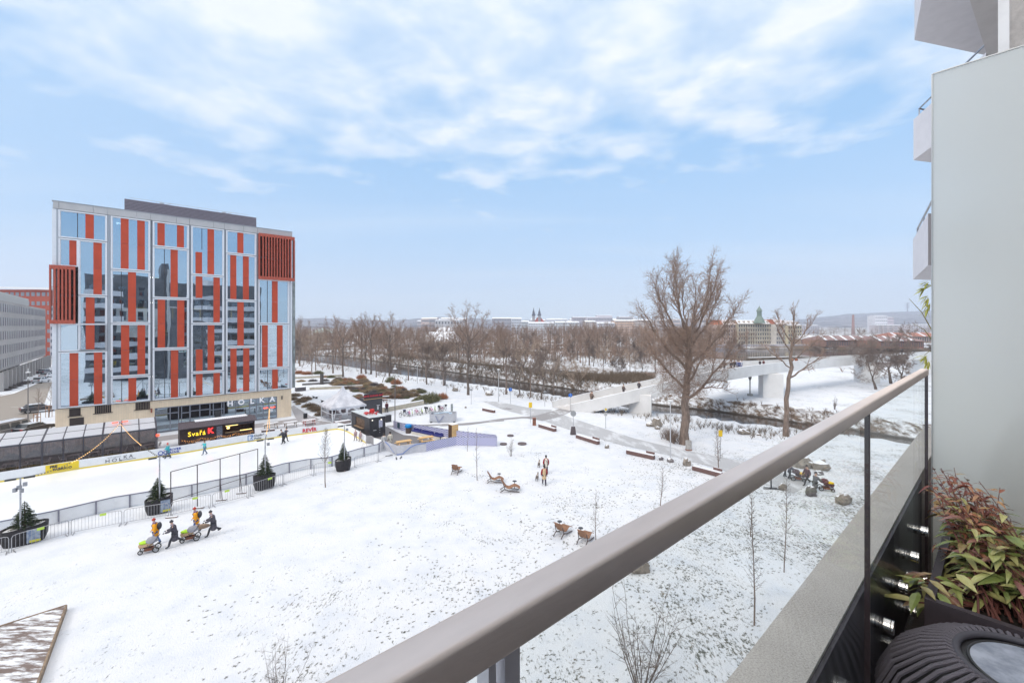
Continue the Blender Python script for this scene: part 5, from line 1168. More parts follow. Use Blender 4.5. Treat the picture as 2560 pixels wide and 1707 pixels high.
# blue bench, lockers, bin, tables on the terrace
bb=thing('blue_bench','long low pale bench topped with navy cushions along the patterned fence','bench',GP('F',1500,935),0)
A_,B_=GP('F',1362,888),GP('F',1745,972); dd=(B_-A_).normalized(); b=MB(); b.span(A_+V((0,0,.2)),B_+V((0,0,.2)),.55,.36); b.build('base',pm('bench_pale',(.62,.58,.52),.7,var=.1),bb,world=True)
for f0,f1 in ((0,.22),(.25,.58),(.61,.84)): b=MB(); b.span(A_.lerp(B_,f0)+V((0,0,.46)),A_.lerp(B_,f1)+V((0,0,.46)),.58,.13); b.span(A_.lerp(B_,f0)+V((.08,.26,.62)),A_.lerp(B_,f1)+V((.08,.26,.62)),.1,.25); b.build('cushion',pm('navy_cushion',(.018,.022,.16),.7),bb,world=True)
p=A_.lerp(B_,.8); b=MB(); b.tube([p+V((0,-.35,0)),p+V((0,-.36,.3)),p+V((0,-.3,.5))],.07,6); b.build('arm',black_m,bb,world=True)
lk=thing('shoe_locker','wooden locker cabinet with dark open compartments beside the blue bench','locker',GP('F',1800,945),UA)
b=MB(); W_,D_,Hh_=.95,.85,1.9; b.box((0,.0,Hh_/2),(W_,D_,Hh_)); b.build('cabinet',wn,lk); b=MB(); b.box((-W_/2-.012,0,Hh_/2),(.02,D_-.08,Hh_-.1)); b.build('compartments',pm('locker_dark',(.06,.03,.02),.8),lk)
b=MB()
for i in range(1,9): b.box((-W_/2-.025,0,Hh_*i/9),(.012,D_-.1,.025))
for j in (-.2,.0,.2): b.box((-W_/2-.026,j,Hh_/2),(.010,.02,Hh_-.12))
b.build('dividers',pm('divider',(.16,.09,.05),.8),lk)
b=MB(); b.box((0,0,Hh_+.03),(W_,D_,.05)); b.build('snow_cap',snow_m,lk)
bn_=thing('recycling_bin','round dark bin with a bright blue lid by the patterned fence','bin',GP('F',1310,880),0); b=MB(); b.lathe([(0,0),(.36,0),(.38,.75),(0,.75)],16); b.build('body',pm('bin_brown',(.10,.07,.06),.6),bn_); b=MB(); b.lathe([(.40,.76),(.45,.8),(.45,1.05),(.36,1.18),(0,1.2)],16); b.build('lid',pm('bin_blue',(.0,.24,.62),.4),bn_)
picnic(GP('F',1262,1035),UA-.15,'fresh pine picnic table on the terrace nearest the grey banner',wn,1.,'pine tables on the terrace'); picnic(GP('F',1505,990),UA-.2,'fresh pine picnic table on the terrace before the navy bench',wn,1.,'pine tables on the terrace')
boxthing('electric_cabinet','small black cabinet standing behind the black container','cabinet',GP('F',1090,760),UA,(.85,.5,1.0),black_m,dark_metal)
# steel tank
tk=thing('concrete_trough','wide pale grey trough with blue V shaped braces beside the bicycles','trough',GP('Q2',1510,835),.06)
b=MB(); b.box((-1.92,0,.62),(.08,2.2,1.14)); b.box((1.92,0,.62),(.08,2.2,1.14)); b.box((0,-1.1,.62),(3.9,.08,1.14)); b.box((0,1.1,.62),(3.9,.08,1.14)); b.box((0,0,.15),(3.8,2.1,.1)); b.build('tank',pm('tank_grey',(.50,.51,.55),.5,var=.08),tk)
b=MB()
for k in range(5): b.box((-.9+k*.5,random.uniform(-.5,.5),1.18+.06*k%.2),(.9,.5,.05),k*.4)
b.build('blue_tarp',pm('tarp_blue',(.30,.45,.58),.5,col2=(.7,.75,.8),vs=1.6),tk)
b=MB(); b.span((-1.05,-1.18,1.0),(-.62,-1.3,.05),.10,.06); b.span((.2,-1.18,1.0),(-.55,-1.3,.05),.10,.06); b.tube([(-.7,-1.6,.03),(-.3,-1.5,.03)],.05,6); b.build('brace',pm('brace_blue',(.24,.27,.42),.5),tk)
b=MB()
for x in (-1.7,1.75): b.box((x,-1.2,.04),(.3,.5,.08))
b.build('foot',dark_metal,tk)
t=thing('leaning_board','narrow grey patterned sign board on end beyond the trough','sign',GP('Q2',1760,610),.3); b=MB(); b.box((0,0,.75),(.35,.06,1.5)); b.build('board',pm('lean_board',(.34,.37,.36),.6,col2=(.15,.17,.17),vs=7),t); b=MB(); b.box((0,0,.03),(.5,.3,.06)); b.build('base',dark_metal,t)
# ---- bicycles
tyre=pm('tyre',(.03,.03,.03),.8)
def bike(c1,nm):
    t=thing('bicycle','x','bicycle',(0,0,0),0,'rental bicycles parked in a row'); fm=pm('bike_'+nm,c1,.4); 
    for x in (-.53,.53):
        b=MB(); b.ring((x,0,.34),.32,.022,(0,1,0),20,5); w_=b.build('wheel',tyre,t)
        s=MB(); s.ring((x,0,.34),.29,.012,(0,1,0),18,4)
        for k in range(6): a=PI*k/6; s.tube([(x-.29*math.cos(a),0,.34-.29*math.sin(a)),(x+.29*math.cos(a),0,.34+.29*math.sin(a))],.004,3)
        s.build('rim',galv,w_)
    b=MB()
    for a,c_,r in (((-.53,0,.34),(-.1,0,.30),.016),((-.53,0,.34),(-.22,0,.78),.014),((-.1,0,.30),(-.24,0,.86),.022),((-.1,0,.30),(.38,0,.72),.026),((-.2,0,.66),(.38,0,.80),.022),((.36,0,.86),(.53,0,.34),.02)): b.tube([a,c_],r,6)
    b.build('frame',fm,t); b=MB(); b.tube([(.33,-.28,1.02),(.40,-.1,1.0),(.36,0,.98),(.40,.1,1.0),(.33,.28,1.02)],.014,5); b.tube([(.36,0,.85),(.36,0,.99)],.014,5); b.build('handlebar',dark_metal,t)
    b=MB(); b.ell((-.26,0,.92),(.14,.08,.04),8,5); b.build('saddle',black_m,t)
    b=MB(); b.ring((-.1,0,.30),.09,.01,(0,1,0),12,4); b.span((-.1,-.1,.30),(.02,-.14,.18),.03,.02); b.span((-.1,.1,.30),(-.22,.14,.42),.03,.02); b.build('crankset',grey_metal,t)
    b=MB(); b.tube([(-.86,0,.5),(-.75,0,.66),(-.53,0,.74),(-.36,0,.68)],.03,5); b.build('mudguard',fm,t)
    if nm in('navy','black'): b=MB(); b.box((.62,0,.80),(.3,.34,.24)); b.build('basket',fm if nm=='navy' else dark_metal,t)
    if nm=='lime': b=MB(); b.ell((-.53,.0,.55),(.2,.06,.17),8,6); b.build('rear_disc',fm,t)
    return freeze(t)
protos={'white':bike((.6,.6,.62),'white'),'navy':bike((.03,.03,.28),'navy'),'pink':bike((.65,.08,.28),'pink'),'lime':bike((.42,.58,.05),'lime'),'black':bike((.03,.03,.035),'black')}
seq=['black','navy','pink','lime','pink','white','lime','black','black','pink','lime','black','pink','black']
ord_=['leftmost','second','third','fourth','fifth','sixth','seventh','eighth','ninth','tenth','eleventh','twelfth','thirteenth','rightmost']
used=set(); p0,p1_=GP('Q2',310,722),GP('Q2',1520,548)
for i,c in enumerate(seq):
    f=i/13; p=p0.lerp(p1_,f)+V((0,.3*math.sin(i*2.1),0)); 
    if i==11: p=p+V((.3,.2,0))
    o=protos[c] if c not in used else dup(protos[c]); used.add(c); o.location=p; o.rotation_euler=(R(6*((i%3)-1)),0,R(118+14*math.sin(i*1.7)+(-50 if i in(0,13) else 0)))
    o['label']='%s parked bicycle in the long row, %s frame'%(ord_[i],{'white':'white','navy':'navy','pink':'pinkish','lime':'lime green','black':'black'}[c])
# ---- lamp posts
def lamp(p,h,label,kind=0,base=False):
    t=thing('street_lamp',label,'street lamp',p,0,'street lamps in the park'); b=MB(); b.tube([(0,0,0),(0,0,h)],[.075,.045],8); b.build('post',pm('lamp_post',(.55,.56,.58),.45,.4) if not kind else pm('lamp_dark',(.16,.15,.15),.5),t)
    b=MB()
    if kind==2: b.lathe([(.04,h-.7),(.30,h-.62),(.30,h-.55),(.05,h-.45),(.06,h),(0,h)],12); b.span((-.05,0,h*.83),(.2,0,h*.83),.1,.25)
    else: b.lathe([(.05,h-.05),(.28,h),(.30,h+.12),(.2,h+.2),(0,h+.22)],12)
    b.build('lamp_head',pm('lamp_head_m',(.66,.67,.68),.5),t)
    if base: b=MB(); b.ell((0,0,.12),(.36,.32,.34),9,6,.12,3,flat=-.3); b.build('stone_foot',pm('foot_stone',(.20,.18,.18),.9,var=.3,snow=.4),t)
def fromto(x,yt,xb,yb,c): p=GP(c,xb,yb); t=p.y; return p,H-(P(c,x,yt)[1]-HY)/F*t
p,h=fromto(1165,140,1165,748,'F'); lamp(p,h,'tall dark lamp mast behind the black container and patterned fence',2)
p,h=fromto(1408,125,1408,345,'F'); lamp(p,h,'thin lamp post at the channel edge among trees above the bushes')
p,h=fromto(2292,195,2292,542,'F'); lamp(p,h,'lamp post with white head at the channel bank left of the bridge')
p,h=fromto(2265,250,2258,840,'K'); lamp(p,h,'white lamp post with a stone at its foot by the path near big tree',base=True)
p,h=fromto(250,858,250,1345,'C'); lamp(p,h,'dark street lamp beside the road at the left edge',2)
# ---- signs
def sign(name,label,c,x,yt,yb,head,cat='sign'):
    p,h=fromto(x,yt,x,yb,c); t=thing(name,label,cat,p,0); b=MB(); b.tube([(0,0,0),(0,0,h)],.035,6); b.build('post',galv,t); head(t,h); return t
blu=pm('sign_blue',(.01,.14,.55),.4)
def round_blue(t,h):
    b=MB(); b.lathe([(0,-.02),(.33,-.02),(.33,.02),(0,.02)],20); M=Matrix.Translation((0,-.06,h-.33))@Matrix.Rotation(R(90),4,'X'); b.v=[tuple(M@V(v)) for v in b.v]; b.build('sign_face',blu,t)
    b=MB(); y=-.085
    b.span((-.02,y,h-.52),(-.02,y,h-.35),.05,.01); b.ell((-.02,y,h-.16),(.045,.01,.045),8,5); b.span((-.02,y,h-.2),(-.02,y,h-.4),.09,.01); b.span((.08,y,h-.3),(.08,y,h-.5),.05,.01); b.ell((.09,y,h-.26),(.035,.01,.035),8,5); b.build('pictogram',white_paint,t)
sign('footpath_sign','round blue pedestrian sign standing between channel trees, left one','K',690,113,272,round_blue); sign('footpath_sign','round blue pedestrian sign at the foot of the white bridge','K',1277,168,352,round_blue)
def mirror(t,h):
    b=MB(); b.lathe([(0,-.03),(.38,-.03),(.38,.03),(0,.03)],20); M=Matrix.Translation((0,-.06,h-.38))@Matrix.Rotation(R(90),4,'X'); b.v=[tuple(M@V(v)) for v in b.v]; b.build('sign_back',pm('sign_back',(.38,.39,.40),.35,.6),t)
    b=MB(); b.add([(-.38,-.2,0),(.38,-.2,0),(.25,-.05,1.05),(-.25,-.05,1.05),(-.38,.35,0),(.38,.35,0),(.25,.2,1.05),(-.25,.2,1.05)],[(0,1,2,3),(7,6,5,4),(0,4,5,1),(3,2,6,7),(1,5,6,2),(0,3,7,4)]); b.build('a_board',pm('aboard',(.10,.08,.085),.6),t)
sign('round_sign','grey backed round sign on a post with a dark sandwich board at its foot','K',1306,338,573,mirror)
def ybox(t,h): b=MB(); b.box((0,-.02,h-.38),(.5,.22,.76)); b.build('yellow_box',pm('sign_yellow',(.75,.50,.02),.5),t,bevel=.02)
def ybox2(t,h): b=MB(); b.box((0,-.02,h-.34),(.36,.2,.68)); b.build('yellow_box',pm('sign_yellow',(0,0,0)),t,bevel=.02)
sign('information_post','tall post topped by a yellow box beside the brown litter bin','K',886,258,460,ybox,'post'); sign('information_post','post topped by a yellow box above the snowy bank right of big tree','L',788,138,400,ybox2,'post')
def diamond(t,h): 
    b=MB(); b.add([(0,-.05,h),(.33,-.05,h-.33),(0,-.05,h-.66),(-.33,-.05,h-.33),(0,-.02,h),(.33,-.02,h-.33),(0,-.02,h-.66),(-.33,-.02,h-.33)],[(3,2,1,0),(4,5,6,7),(0,1,5,4),(1,2,6,5),(2,3,7,6),(3,0,4,7)]); b.build('sign_face',pm('diamond_white',(.7,.7,.68),.5),t)
    b=MB(); b.add([(0,-.06,h-.12),(.2,-.06,h-.33),(0,-.06,h-.54),(-.2,-.06,h-.33)],[(0,3,2,1)]); b.build('yellow_centre',pm('sign_yellow',(0,0,0)),t); b=MB(); b.box((0,-.03,h-1.0),(.4,.04,.45)); b.build('lower_plate',pm('plate_grey',(.5,.5,.5),.5),t)
sign('priority_sign','small yellow diamond sign in front of the first bridge pier','K',1624,303,512,diamond)
def small(t,h): b=MB(); b.add([(0,-.04,h),(.3,-.04,h-.3),(-.3,-.04,h-.3),(.3,-.04,h-.42),(-.3,-.04,h-.42)],[(0,2,1),(2,4,3,1)]); b.build('sign_face',pm('sign_back',(0,0,0)),t)
sign('small_sign','small grey sign on a thin post at the left of the bridge ramp','K',1027,138,300,small); sign('small_sign','small grey triangular sign on the snow right of round bush','F',1995,395,572,small); sign('blue_marker','thin post with a pale plate by the bush at the channel','F',1728,345,495,small)
t=thing('bank_tablet','small white upright tablet beside channel trees left of the bridge','tablet',GP('K',624,180),0); b=MB(); b.box((0,0,.6),(.3,.12,1.2)); b.build('slab',white_paint,t); b=MB(); b.box((0,0,1.23),(.34,.16,.06)); b.build('snow_cap',snow_m,t)
rust=pm('corten',(.26,.11,.07),.8,var=.3,vs=3)
t=thing('litter_bin','rust brown square litter bin beside the yellow topped post','bin',GP('K',924,482),0); b=MB(); b.box((0,0,.55),(.5,.42,1.1)); b.build('body',rust,t,bevel=.02); b=MB(); b.box((0,-.215,.9),(.34,.02,.14)); b.build('slot',black_m,t)
t=thing('concrete_bin','round grey concrete litter bin at the foot of the big tree','bin',GP('L',476,332),0); b=MB(); b.lathe([(0,0),(.34,0),(.34,1.1),(.27,1.1),(.27,.9),(0,.9)],18); b.build('body',pm('bin_concrete',(.42,.40,.38),.9,var=.2),t,smooth=False); b=MB(); b.lathe([(0,0),(.38,0),(.38,.12),(0,.12)],14); b.build('base',rust,t)
t=thing('bike_stand','dark steel stand seen through glass below the handrail','stand',GP('L',1285,712),0); b=MB(); b.tube([(0,0,0),(0,0,1.5)],.06,6); b.build('post',dark_metal,t); b=MB(); b.span((-.7,0,.03),(.7,-.2,.03),.1,.05); b.span((-.5,.3,.03),(.6,.1,.03),.08,.05); b.build('foot',dark_metal,t)
# ---- discs in the lawn
for x,y,w_,lb_ in ((690,587,62,'topmost of three dark round plates in the snow'),(622,670,66,'left one of three dark round plates in the snow'),(805,667,84,'widest of three dark round plates in the snow, right side')):
    p=GP('K',x,y); r_=w_*.2551/2/F*p.y; t=thing('ground_disc',lb_,'disc',p,0,'round plates in the lawn'); b=MB(); b.lathe([(0,0),(r_,0),(r_,.10),(r_*.93,.13),(0,.13)],24); b.build('plate',pm('disc_brown',(.12,.095,.10),.8,var=.25,vs=3),t); b=MB(); b.ring((0,0,.11),r_,.035,(0,0,1),24,5); b.build('rim',pm('disc_rim',(.17,.14,.14),.7),t)
# ---- log benches
logm=pm('bench_log',(.17,.10,.09),.85,var=.35,vs=5,snow=.25,stretch=(.4,4,4))
def bench(c,a,e,label,back=True):
    A,B=GP(c,*a),GP(c,*e); d=(B-A); L_=d.length; t=thing('timber_bench',label,'bench',(A+B)/2,math.atan2(d.y,d.x),'timber benches along the path')
    b=MB(); b.box((0,.24,.23),(L_,.46,.44)); b.build('beam',logm,t,bevel=.03)
    b=MB(); b.box((0,.24,.465),(L_-.1,.36,.03)); b.build('snow_cover',snow_m,t)
    for s_ in (-1,1): b=MB(); b.box((s_*(L_/2-.15),.24,.0),(.2,.4,.06)); b.build('foot',dark_metal,t)
    if back:
        b=MB(); b.box((L_*.33,.46,.62),(L_*.30,.10,.26)); b.build('backrest',logm,t,bevel=.02)
bench('K',(412,338),(523,362),'timber bench on the snow left of the crossroads, farthest away',False)
bench('K',(962,500),(1118,547),'timber bench right of the brown litter bin'); bench('K',(1328,606),(1540,674),'timber bench just right of the sandwich board sign'); bench('K',(1822,762),(2090,822),'timber bench left of the white lamp post with stone foot'); bench('L',(508,530),(790,605),'timber bench partly hidden by the handrail, nearest the camera')
# ---- loungers
def lounger(c,x,y,rz,label,sc=1.,side=True):
    t=thing('park_lounger',label,'lounger',GP(c,x,y),rz,'wooden loungers on the lawn',sc); w_=.62
    wl=pm('lounger_wood',(.32,.17,.10),.7,var=.25,vs=6)
    def strip(mb,prof,y0,y1,th):
        for i in range(len(prof)-1): a,c_=prof[i],prof[i+1]; mb.span((a[0],(y0+y1)/2,a[1]),(c_[0],(y0+y1)/2,c_[1]),abs(y1-y0),th)
    b=MB(); k=7
    for j in range(k): strip(b,[(-.75,1.02),(-.5,.62),(-.32,.38)],-w_/2+j*w_/k,-w_/2+(j+.8)*w_/k,.035)
    b.build('backrest',wl,t)
    b=MB()
    for j in range(k): strip(b,[(-.32,.38),(-.1,.32),(.12,.42),(.32,.50),(.52,.44),(.75,.30)],-w_/2+j*w_/k,-w_/2+(j+.8)*w_/k,.035)
    b.build('seat',wl,t)
    for s_ in (-w_/2,w_/2):
        b=MB(); b.tube([(-.8,s_,.05),(-.45,s_,.28),(0,s_,.12),(.7,s_,.06)],.035,5); b.tube([(-.6,s_,.75),(-.4,s_,.2)],.03,5); b.build('runner',pm('lounger_frame',(.10,.08,.08),.7),t)
    b=MB(); b.lathe([(0,.60),(.17,.60),(.17,.63),(0,.63)],12,(.35,w_/2+.2,0)); b.tube([(.35,w_/2+.2,0),(.35,w_/2+.2,.6)],.025,5); b.build('side_table',dark_metal,t)
lounger('K',165,945,R(78),'wooden lounger seen from behind, farthest left on the lawn'); lounger('K',545,1040,R(4),'upper of two side-on loungers on the lawn'); lounger('K',690,1128,R(2),'lower of two side-on loungers on the lawn',1.12)
lounger('O',1622,236,R(52),'left lounger of the pair above the handrail'); lounger('O',1762,280,R(58),'right lounger of the pair above the handrail')
# ---- boulders
rockm=pm('boulder',(.27,.235,.20),.9,var=.35,vs=3,bump=.6,bs=6,snow=.3); rockd=pm('boulder_dark',(.15,.135,.14),.9,var=.3,vs=3,bump=.6,bs=6,snow=.35)
def rock(c,x,yb,wpx,hpx,label,m=rockm,seed=1,dy=1.,z=0.):
    s=CR[c][2]; p=GP(c,x,yb); k=p.y/F; w_=wpx*s*k; h_=hpx*s*k
    b=MB(); b.ell((0,0,h_*.35),(w_/2,w_/2*.75*dy,h_*.70),9,6,.20,seed,flat=-.5); o=b.build('boulder',m); o.location=onG(p+p.normalized()*w_*.2); tag(o,label,'boulder',None)
for a in (('K',1636,708,52,34,'small round stone between two timber benches beside the path'),('K',2165,824,46,34,'small dark stone left of the white lamp post'),('L',455,488,84,68,'angular boulder between white lamp post and nearest bench'),('K',2128,500,96,80,'big grey boulder in the snow below the first bridge pier'),('K',2062,494,90,36,'flat stone leaning left of the big grey boulder'),('K',2132,522,60,28,'small stone in front of the big grey boulder'),('L',1018,180,130,50,'flat tan boulder at the water edge right of big tree'),('L',1160,190,40,18,'tiny stone at the water edge right of big tree'),('Q4',700,415,560,270,'large tan boulder left of its neighbour under the handrail'),('Q4',1160,480,440,250,'long tan boulder lying behind the walkers under the handrail'),('Q4',1120,590,260,90,'flat slanted stone slab behind the dark clad walkers'),('Q4',175,995,200,160,'small triangular stone beside the slim sapling below handrail'),('Q4',905,1150,310,240,'dark boulder in front of the two walkers'),('Q4',1770,1370,400,250,'reddish boulder on the snow beside the concrete ledge'),('O',2090,475,170,70,'tan stone half hidden below the handrail at centre'),('F',2190,475,90,40,'snow topped flat stone by the channel left of the bridge'),('F',1820,425,70,40,'rounded stone at the channel bank beside big trunk'),('F',1935,610,24,18,'tiny stone lying on the snowy crossroads'),('Q4',1000,0,1,1,'')):
    if a[3]<5: continue
    rock(*a,m=rockd if ('dark' in a[5]) else rockm,seed=hash(a[1])%97)
# ---- raised bed bottom left
rb=thing('raised_bed','low timber edged planting bed covered by patchy snow at the bottom left','planting bed',GP('Q5',400,900),0)
z_=.28; tp=[G(*P('Q5',975,180),z_),G(*P('Q5',545,1335),z_),G(*P('Q5',-400,3200),z_),G(*P('Q5',-1500,1700),z_),G(*P('Q5',-1500,960),z_)]
b=MB(); 
for i in range(len(tp)): a,c_=tp[i],tp[(i+1)%len(tp)]; b.span(V((a.x,a.y,z_/2)),V((c_.x,c_.y,z_/2)),.07,z_)
b.build('timber_edge',pm('edge_timber',(.26,.19,.13),.85,var=.3,vs=5),rb,world=True)
b=MB(); b.add([(p.x,p.y,z_-.03) for p in tp],[tuple(range(len(tp)))]); b.build('snowy_soil',sheet_mat('bed_soil',(.12,.085,.07),(.22,.17,.15),9.,1.6,.47,(38,(.45,2.2,1))),rb,world=True)
# ---- garden left of the channel: low walls, shrubs
wm_=pm('wall_tan',(.50,.45,.36),.85,var=.15,vs=1.5,snow=.5); wd_=pm('wall_dark',(.20,.19,.19),.85,var=.2,snow=.5)
def lowwall(c,a,e,h_,w2,m,label):
    A,B=GP(c,*a),GP(c,*e); t=thing('garden_wall',label,'wall',(A+B)/2,0,'low walls of the terrace garden'); b=MB(); b.span(A+V((0,0,h_/2)),B+V((0,0,h_/2)),w2,h_); b.build('wall',m,t,world=True); b=MB(); b.span(A+V((0,0,h_+.03)),B+V((0,0,h_+.03)),w2*.8,.05); b.build('snow_cap',snow_m,t,world=True)
lowwall('F',(235,412),(812,388),.6,.5,wm_,'long tan garden wall behind the tent tip'); lowwall('F',(155,362),(520,338),.5,.6,wd_,'grey bench-like wall left of the dark pillar'); lowwall('F',(1032,655),(1470,568),.75,.6,wm_,'tan wall running right behind the dark bar kiosk'); lowwall('F',(70,290),(600,262),.5,.4,wm_,'farthest tan garden wall near the office corner'); lowwall('F',(1025,500),(1120,494),.3,.8,wd_,'short dark wall right of the red lettered sign')
t=thing('info_pillar','dark upright slab pillar in the terrace garden','pillar',GP('F',368,350),0); b=MB(); b.box((0,0,1.3),(.75,.35,2.6)); b.build('slab',pm('pillar_dark',(.07,.06,.06),.6,var=.2),t); b=MB(); b.box((0,0,.05),(1.1,.6,.1)); b.build('base',dark_metal,t)
for x,y,lb_ in ((1075,530,'snowy dark bench seen right of the dark bar kiosk'),(295,495,'slatted bench left of tent, upper one'),(390,540,'slatted bench left of tent, lower one')):
    t=thing('garden_bench',lb_,'bench',GP('F',x,y+8),.3 if x>1000 else -.7,'benches of the terrace garden'); b=MB(); b.box((0,0,.42),(1.8,.5,.08)); b.build('seat',pm('bench_grey',(.2,.19,.18),.8,snow=.9),t); 
    for s_ in (-.6,.6): b=MB(); b.box((s_,0,.19),(.1,.4,.38)); b.build('leg',dark_metal,t)
boxthing('garden_container','dark open container beside the shrubs at the office corner','container',GP('F',135,425),UA,(2.0,1.2,.9),pm('cont_dark',(.10,.09,.10),.7,var=.3),pm('cont_lid',(.3,.3,.33),.7,snow=.8))
def shrub_proto(cs,nm,seed,leafy=True):
    r_=random.Random(seed); b=MB(); 
    for k in range(520):
        a=r_.uniform(0,2*PI); e=r_.random()**.5; x,y=e*math.cos(a)*.5,e*math.sin(a)*.5; h_=(1-e*e*.75)*r_.uniform(.5,1.)
        base=V((x*.55,y*.55,0)); tip=V((x*1.1+r_.uniform(-.05,.05),y*1.1+r_.uniform(-.05,.05),h_*.8))
        b.twig(base.lerp(tip,.25),tip,.012)
        if leafy:
            for j in range(3):
                q=base.lerp(tip,r_.uniform(.45,1.)); s_=.035; d1=V((r_.uniform(-1,1),r_.uniform(-1,1),r_.uniform(-1,1)))*s_; d2=V((r_.uniform(-1,1),r_.uniform(-1,1),r_.uniform(-1,1)))*s_; b.add([q-d1,q+d2,q+d1],[(0,1,2)])
    return b,leafmat(nm,cs)
SHR={}
for nm,cs,sd_ in (('brown',[(.1,(.10,.065,.04)),(.5,(.20,.14,.085)),(.9,(.33,.24,.15))],1),('tan',[(.1,(.24,.16,.08)),(.5,(.38,.27,.15)),(.9,(.50,.40,.26))],2),('orange',[(.1,(.30,.10,.045)),(.5,(.42,.17,.08)),(.9,(.45,.24,.12))],3),('olive',[(.1,(.08,.085,.04)),(.5,(.16,.16,.07)),(.9,(.26,.24,.12))],4),('dark',[(.1,(.07,.06,.07)),(.5,(.13,.11,.11)),(.9,(.2,.17,.16))],5)):
    b,m=shrub_proto(cs,'shrub_'+nm,sd_); SHR[nm]=b.build('garden_shrub',m)
def shr(kind,p,w_,h_,label,cat='shrub',group='shrubs of the terrace garden'):
    o=SHR[kind] if 'placed' not in SHR[kind] else SHR[kind].copy()
    if 'placed' in SHR[kind]: C.objects.link(o)
    else: SHR[kind]['placed']=1
    if 'placed' in o and o is not SHR[kind]: del o['placed']
    o.location=onG(p,-.03); o.scale=(w_,w_*.9,h_); o.rotation_euler=(0,0,random.uniform(0,6)); tag(o,label,cat,group)
rd=random.Random(21)
desc={'brown':'low dry brown shrub clump in the terrace garden','tan':'pale straw coloured grass clump in the terrace garden','orange':'rusty orange twiggy shrub in the terrace garden','olive':'dull olive evergreen shrub in the terrace garden','dark':'dark twiggy shrub in the terrace garden'}
for x,y,w_,h_,kd_ in [(120,235,3.4,1.8,'orange'),(210,240,3.6,1.6,'orange'),(330,235,3.6,1.7,'olive'),(400,270,3.,1.2,'orange'),(140,318,3.,.8,'tan'),(270,315,2.6,1.,'dark'),(400,312,2.6,1.,'dark'),(470,275,2.6,1.2,'olive'),
  (80,480,3,1.1,'brown'),(60,520,2.4,1.,'brown'),(140,545,2.6,1.1,'brown'),(190,520,3.,1.2,'brown'),(240,590,2.8,1.1,'brown'),(290,620,2.8,1.2,'brown'),(330,640,2.6,1.2,'brown'),(350,690,1.8,1.3,'brown'),(180,600,1.2,.6,'tan'),(110,570,1.2,.6,'tan'),
  (1500,545,5.,2.4,'olive'),(1570,530,4.,2.7,'olive'),(1450,535,3.,1.6,'olive'),(1682,508,2.4,2.1,'orange'),(1180,350,3.,2.2,'orange'),(1120,330,3.,2.4,'olive'),(800,290,3.,2.2,'orange'),(830,310,2.4,1.4,'tan')]:
    shr(kd_,GP('F',x,y),w_,h_,desc[kd_])
for i in range(150):
    f=rd.random(); x=500+f*950+rd.uniform(-60,60); ylo=285+f*130; yhi=395+f*150; y=rd.uniform(ylo,yhi)
    kd_=rd.choice(['brown','tan','tan','olive','dark','orange','brown']); s_=rd.uniform(.7,1.5)
    shr(kd_,GP('F',x,y),2.0*s_,1.0*s_*rd.uniform(.7,1.2),desc[kd_])
for i in range(34):
    x=700+rd.random()*650; y=430+rd.random()*95
    kd_=rd.choice(['brown','tan','tan','orange']); shr(kd_,GP('F',x,y),rd.uniform(1.2,2.4),rd.uniform(.5,.9),desc[kd_])
# ======================= FOOTBRIDGE
def near_far():
    nr=[(1429,73.5,0.05),(1485,71.6,1.15),(1560,70.4,2.6),(1640,70.,3.8),(1760,74.,5.5),(1850,80.,5.75),(1908,86.,5.8),(2020,96.5,5.8),(2147,108.,5.8),(2275,122.,5.75),(2420,142.,5.6)]
    fr=[(1380.5,77.,0.05),(1534,75.6,2.85),(1648,74.6,4.4),(1698,76.5,5.0),(1750,83,5.55),(1805,92.4,5.75),(1890,95.5,5.8),(1970,98.5,5.8),(2068,108.5,5.8),(2160,116.,5.8),(2278,126.5,5.75),(2420,147.,5.6)]
    return [D(x,t,z) for x,t,z in nr],[D(x,t,z) for x,t,z in fr]
def resamp(p,k):
    d=[0.]
    for i in range(len(p)-1): d.append(d[-1]+(p[i+1]-p[i]).length)
    out=[]
    for j in range(k+1):
        s=d[-1]*j/k; i=0
        while i<len(p)-2 and d[i+1]<s: i+=1
        out.append(p[i].lerp(p[i+1],(s-d[i])/(d[i+1]-d[i]+1e-9)))
    return out
nr,fr=near_far(); KN=60; nr=resamp(nr,KN); fr=resamp(fr,KN)
def smooth(p,it=6):
    for _ in range(it): p=[p[0]]+[(p[i-1]+p[i]*2+p[i+1])/4 for i in range(1,len(p)-1)]+[p[-1]]
    return p
nr,fr=smooth(nr),smooth(fr)
br=thing('footbridge','long white concrete footbridge climbing from the path over the channel','bridge',nr[0],0)
bcm=pm('bridge_white',(.70,.69,.68),.7,var=.07,vs=.35,bump=.1,bs=3)
def strip(mb,A,B):   # closed band between two rails of points
    n=len(A); mb.add(list(A)+list(B),[(i,i+1,n+i+1,n+i) for i in range(n-1)])
def off(a,b_,w_): d=(b_-a); d.z=0; d.normalize(); return d*w_
PH=1.1
def band(side,other,name):
    b=MB(); ti=.32
    o_t=[p+V((0,0,PH)) for p in side]; i_t=[p+off(p,q,ti)+V((0,0,PH)) for p,q in zip(side,other)]
    i_b=[p+off(p,q,ti)+V((0,0,.0)) for p,q in zip(side,other)]
    def bot(p): 
        h=gz(p); return V((p.x,p.y,max(p.z-.95,h-.3)))
    o_b=[bot(p) for p in side]
    strip(b,o_b,o_t); strip(b,i_t,o_t); strip(b,i_b,i_t)
    return b.build(name,bcm,br,world=True)
band(nr,fr,'near_parapet'); band(fr,nr,'far_parapet')
b=MB(); strip(b,[p+off(p,q,.32)+V((0,0,.02)) for p,q in zip(nr,fr)],[q+off(q,p,.32)+V((0,0,.02)) for p,q in zip(nr,fr)]); b.build('deck',sheet_mat('bridge_deck',(.48,.46,.45),(.60,.58,.57),5.,.4,.50),br,world=True)
b=MB()
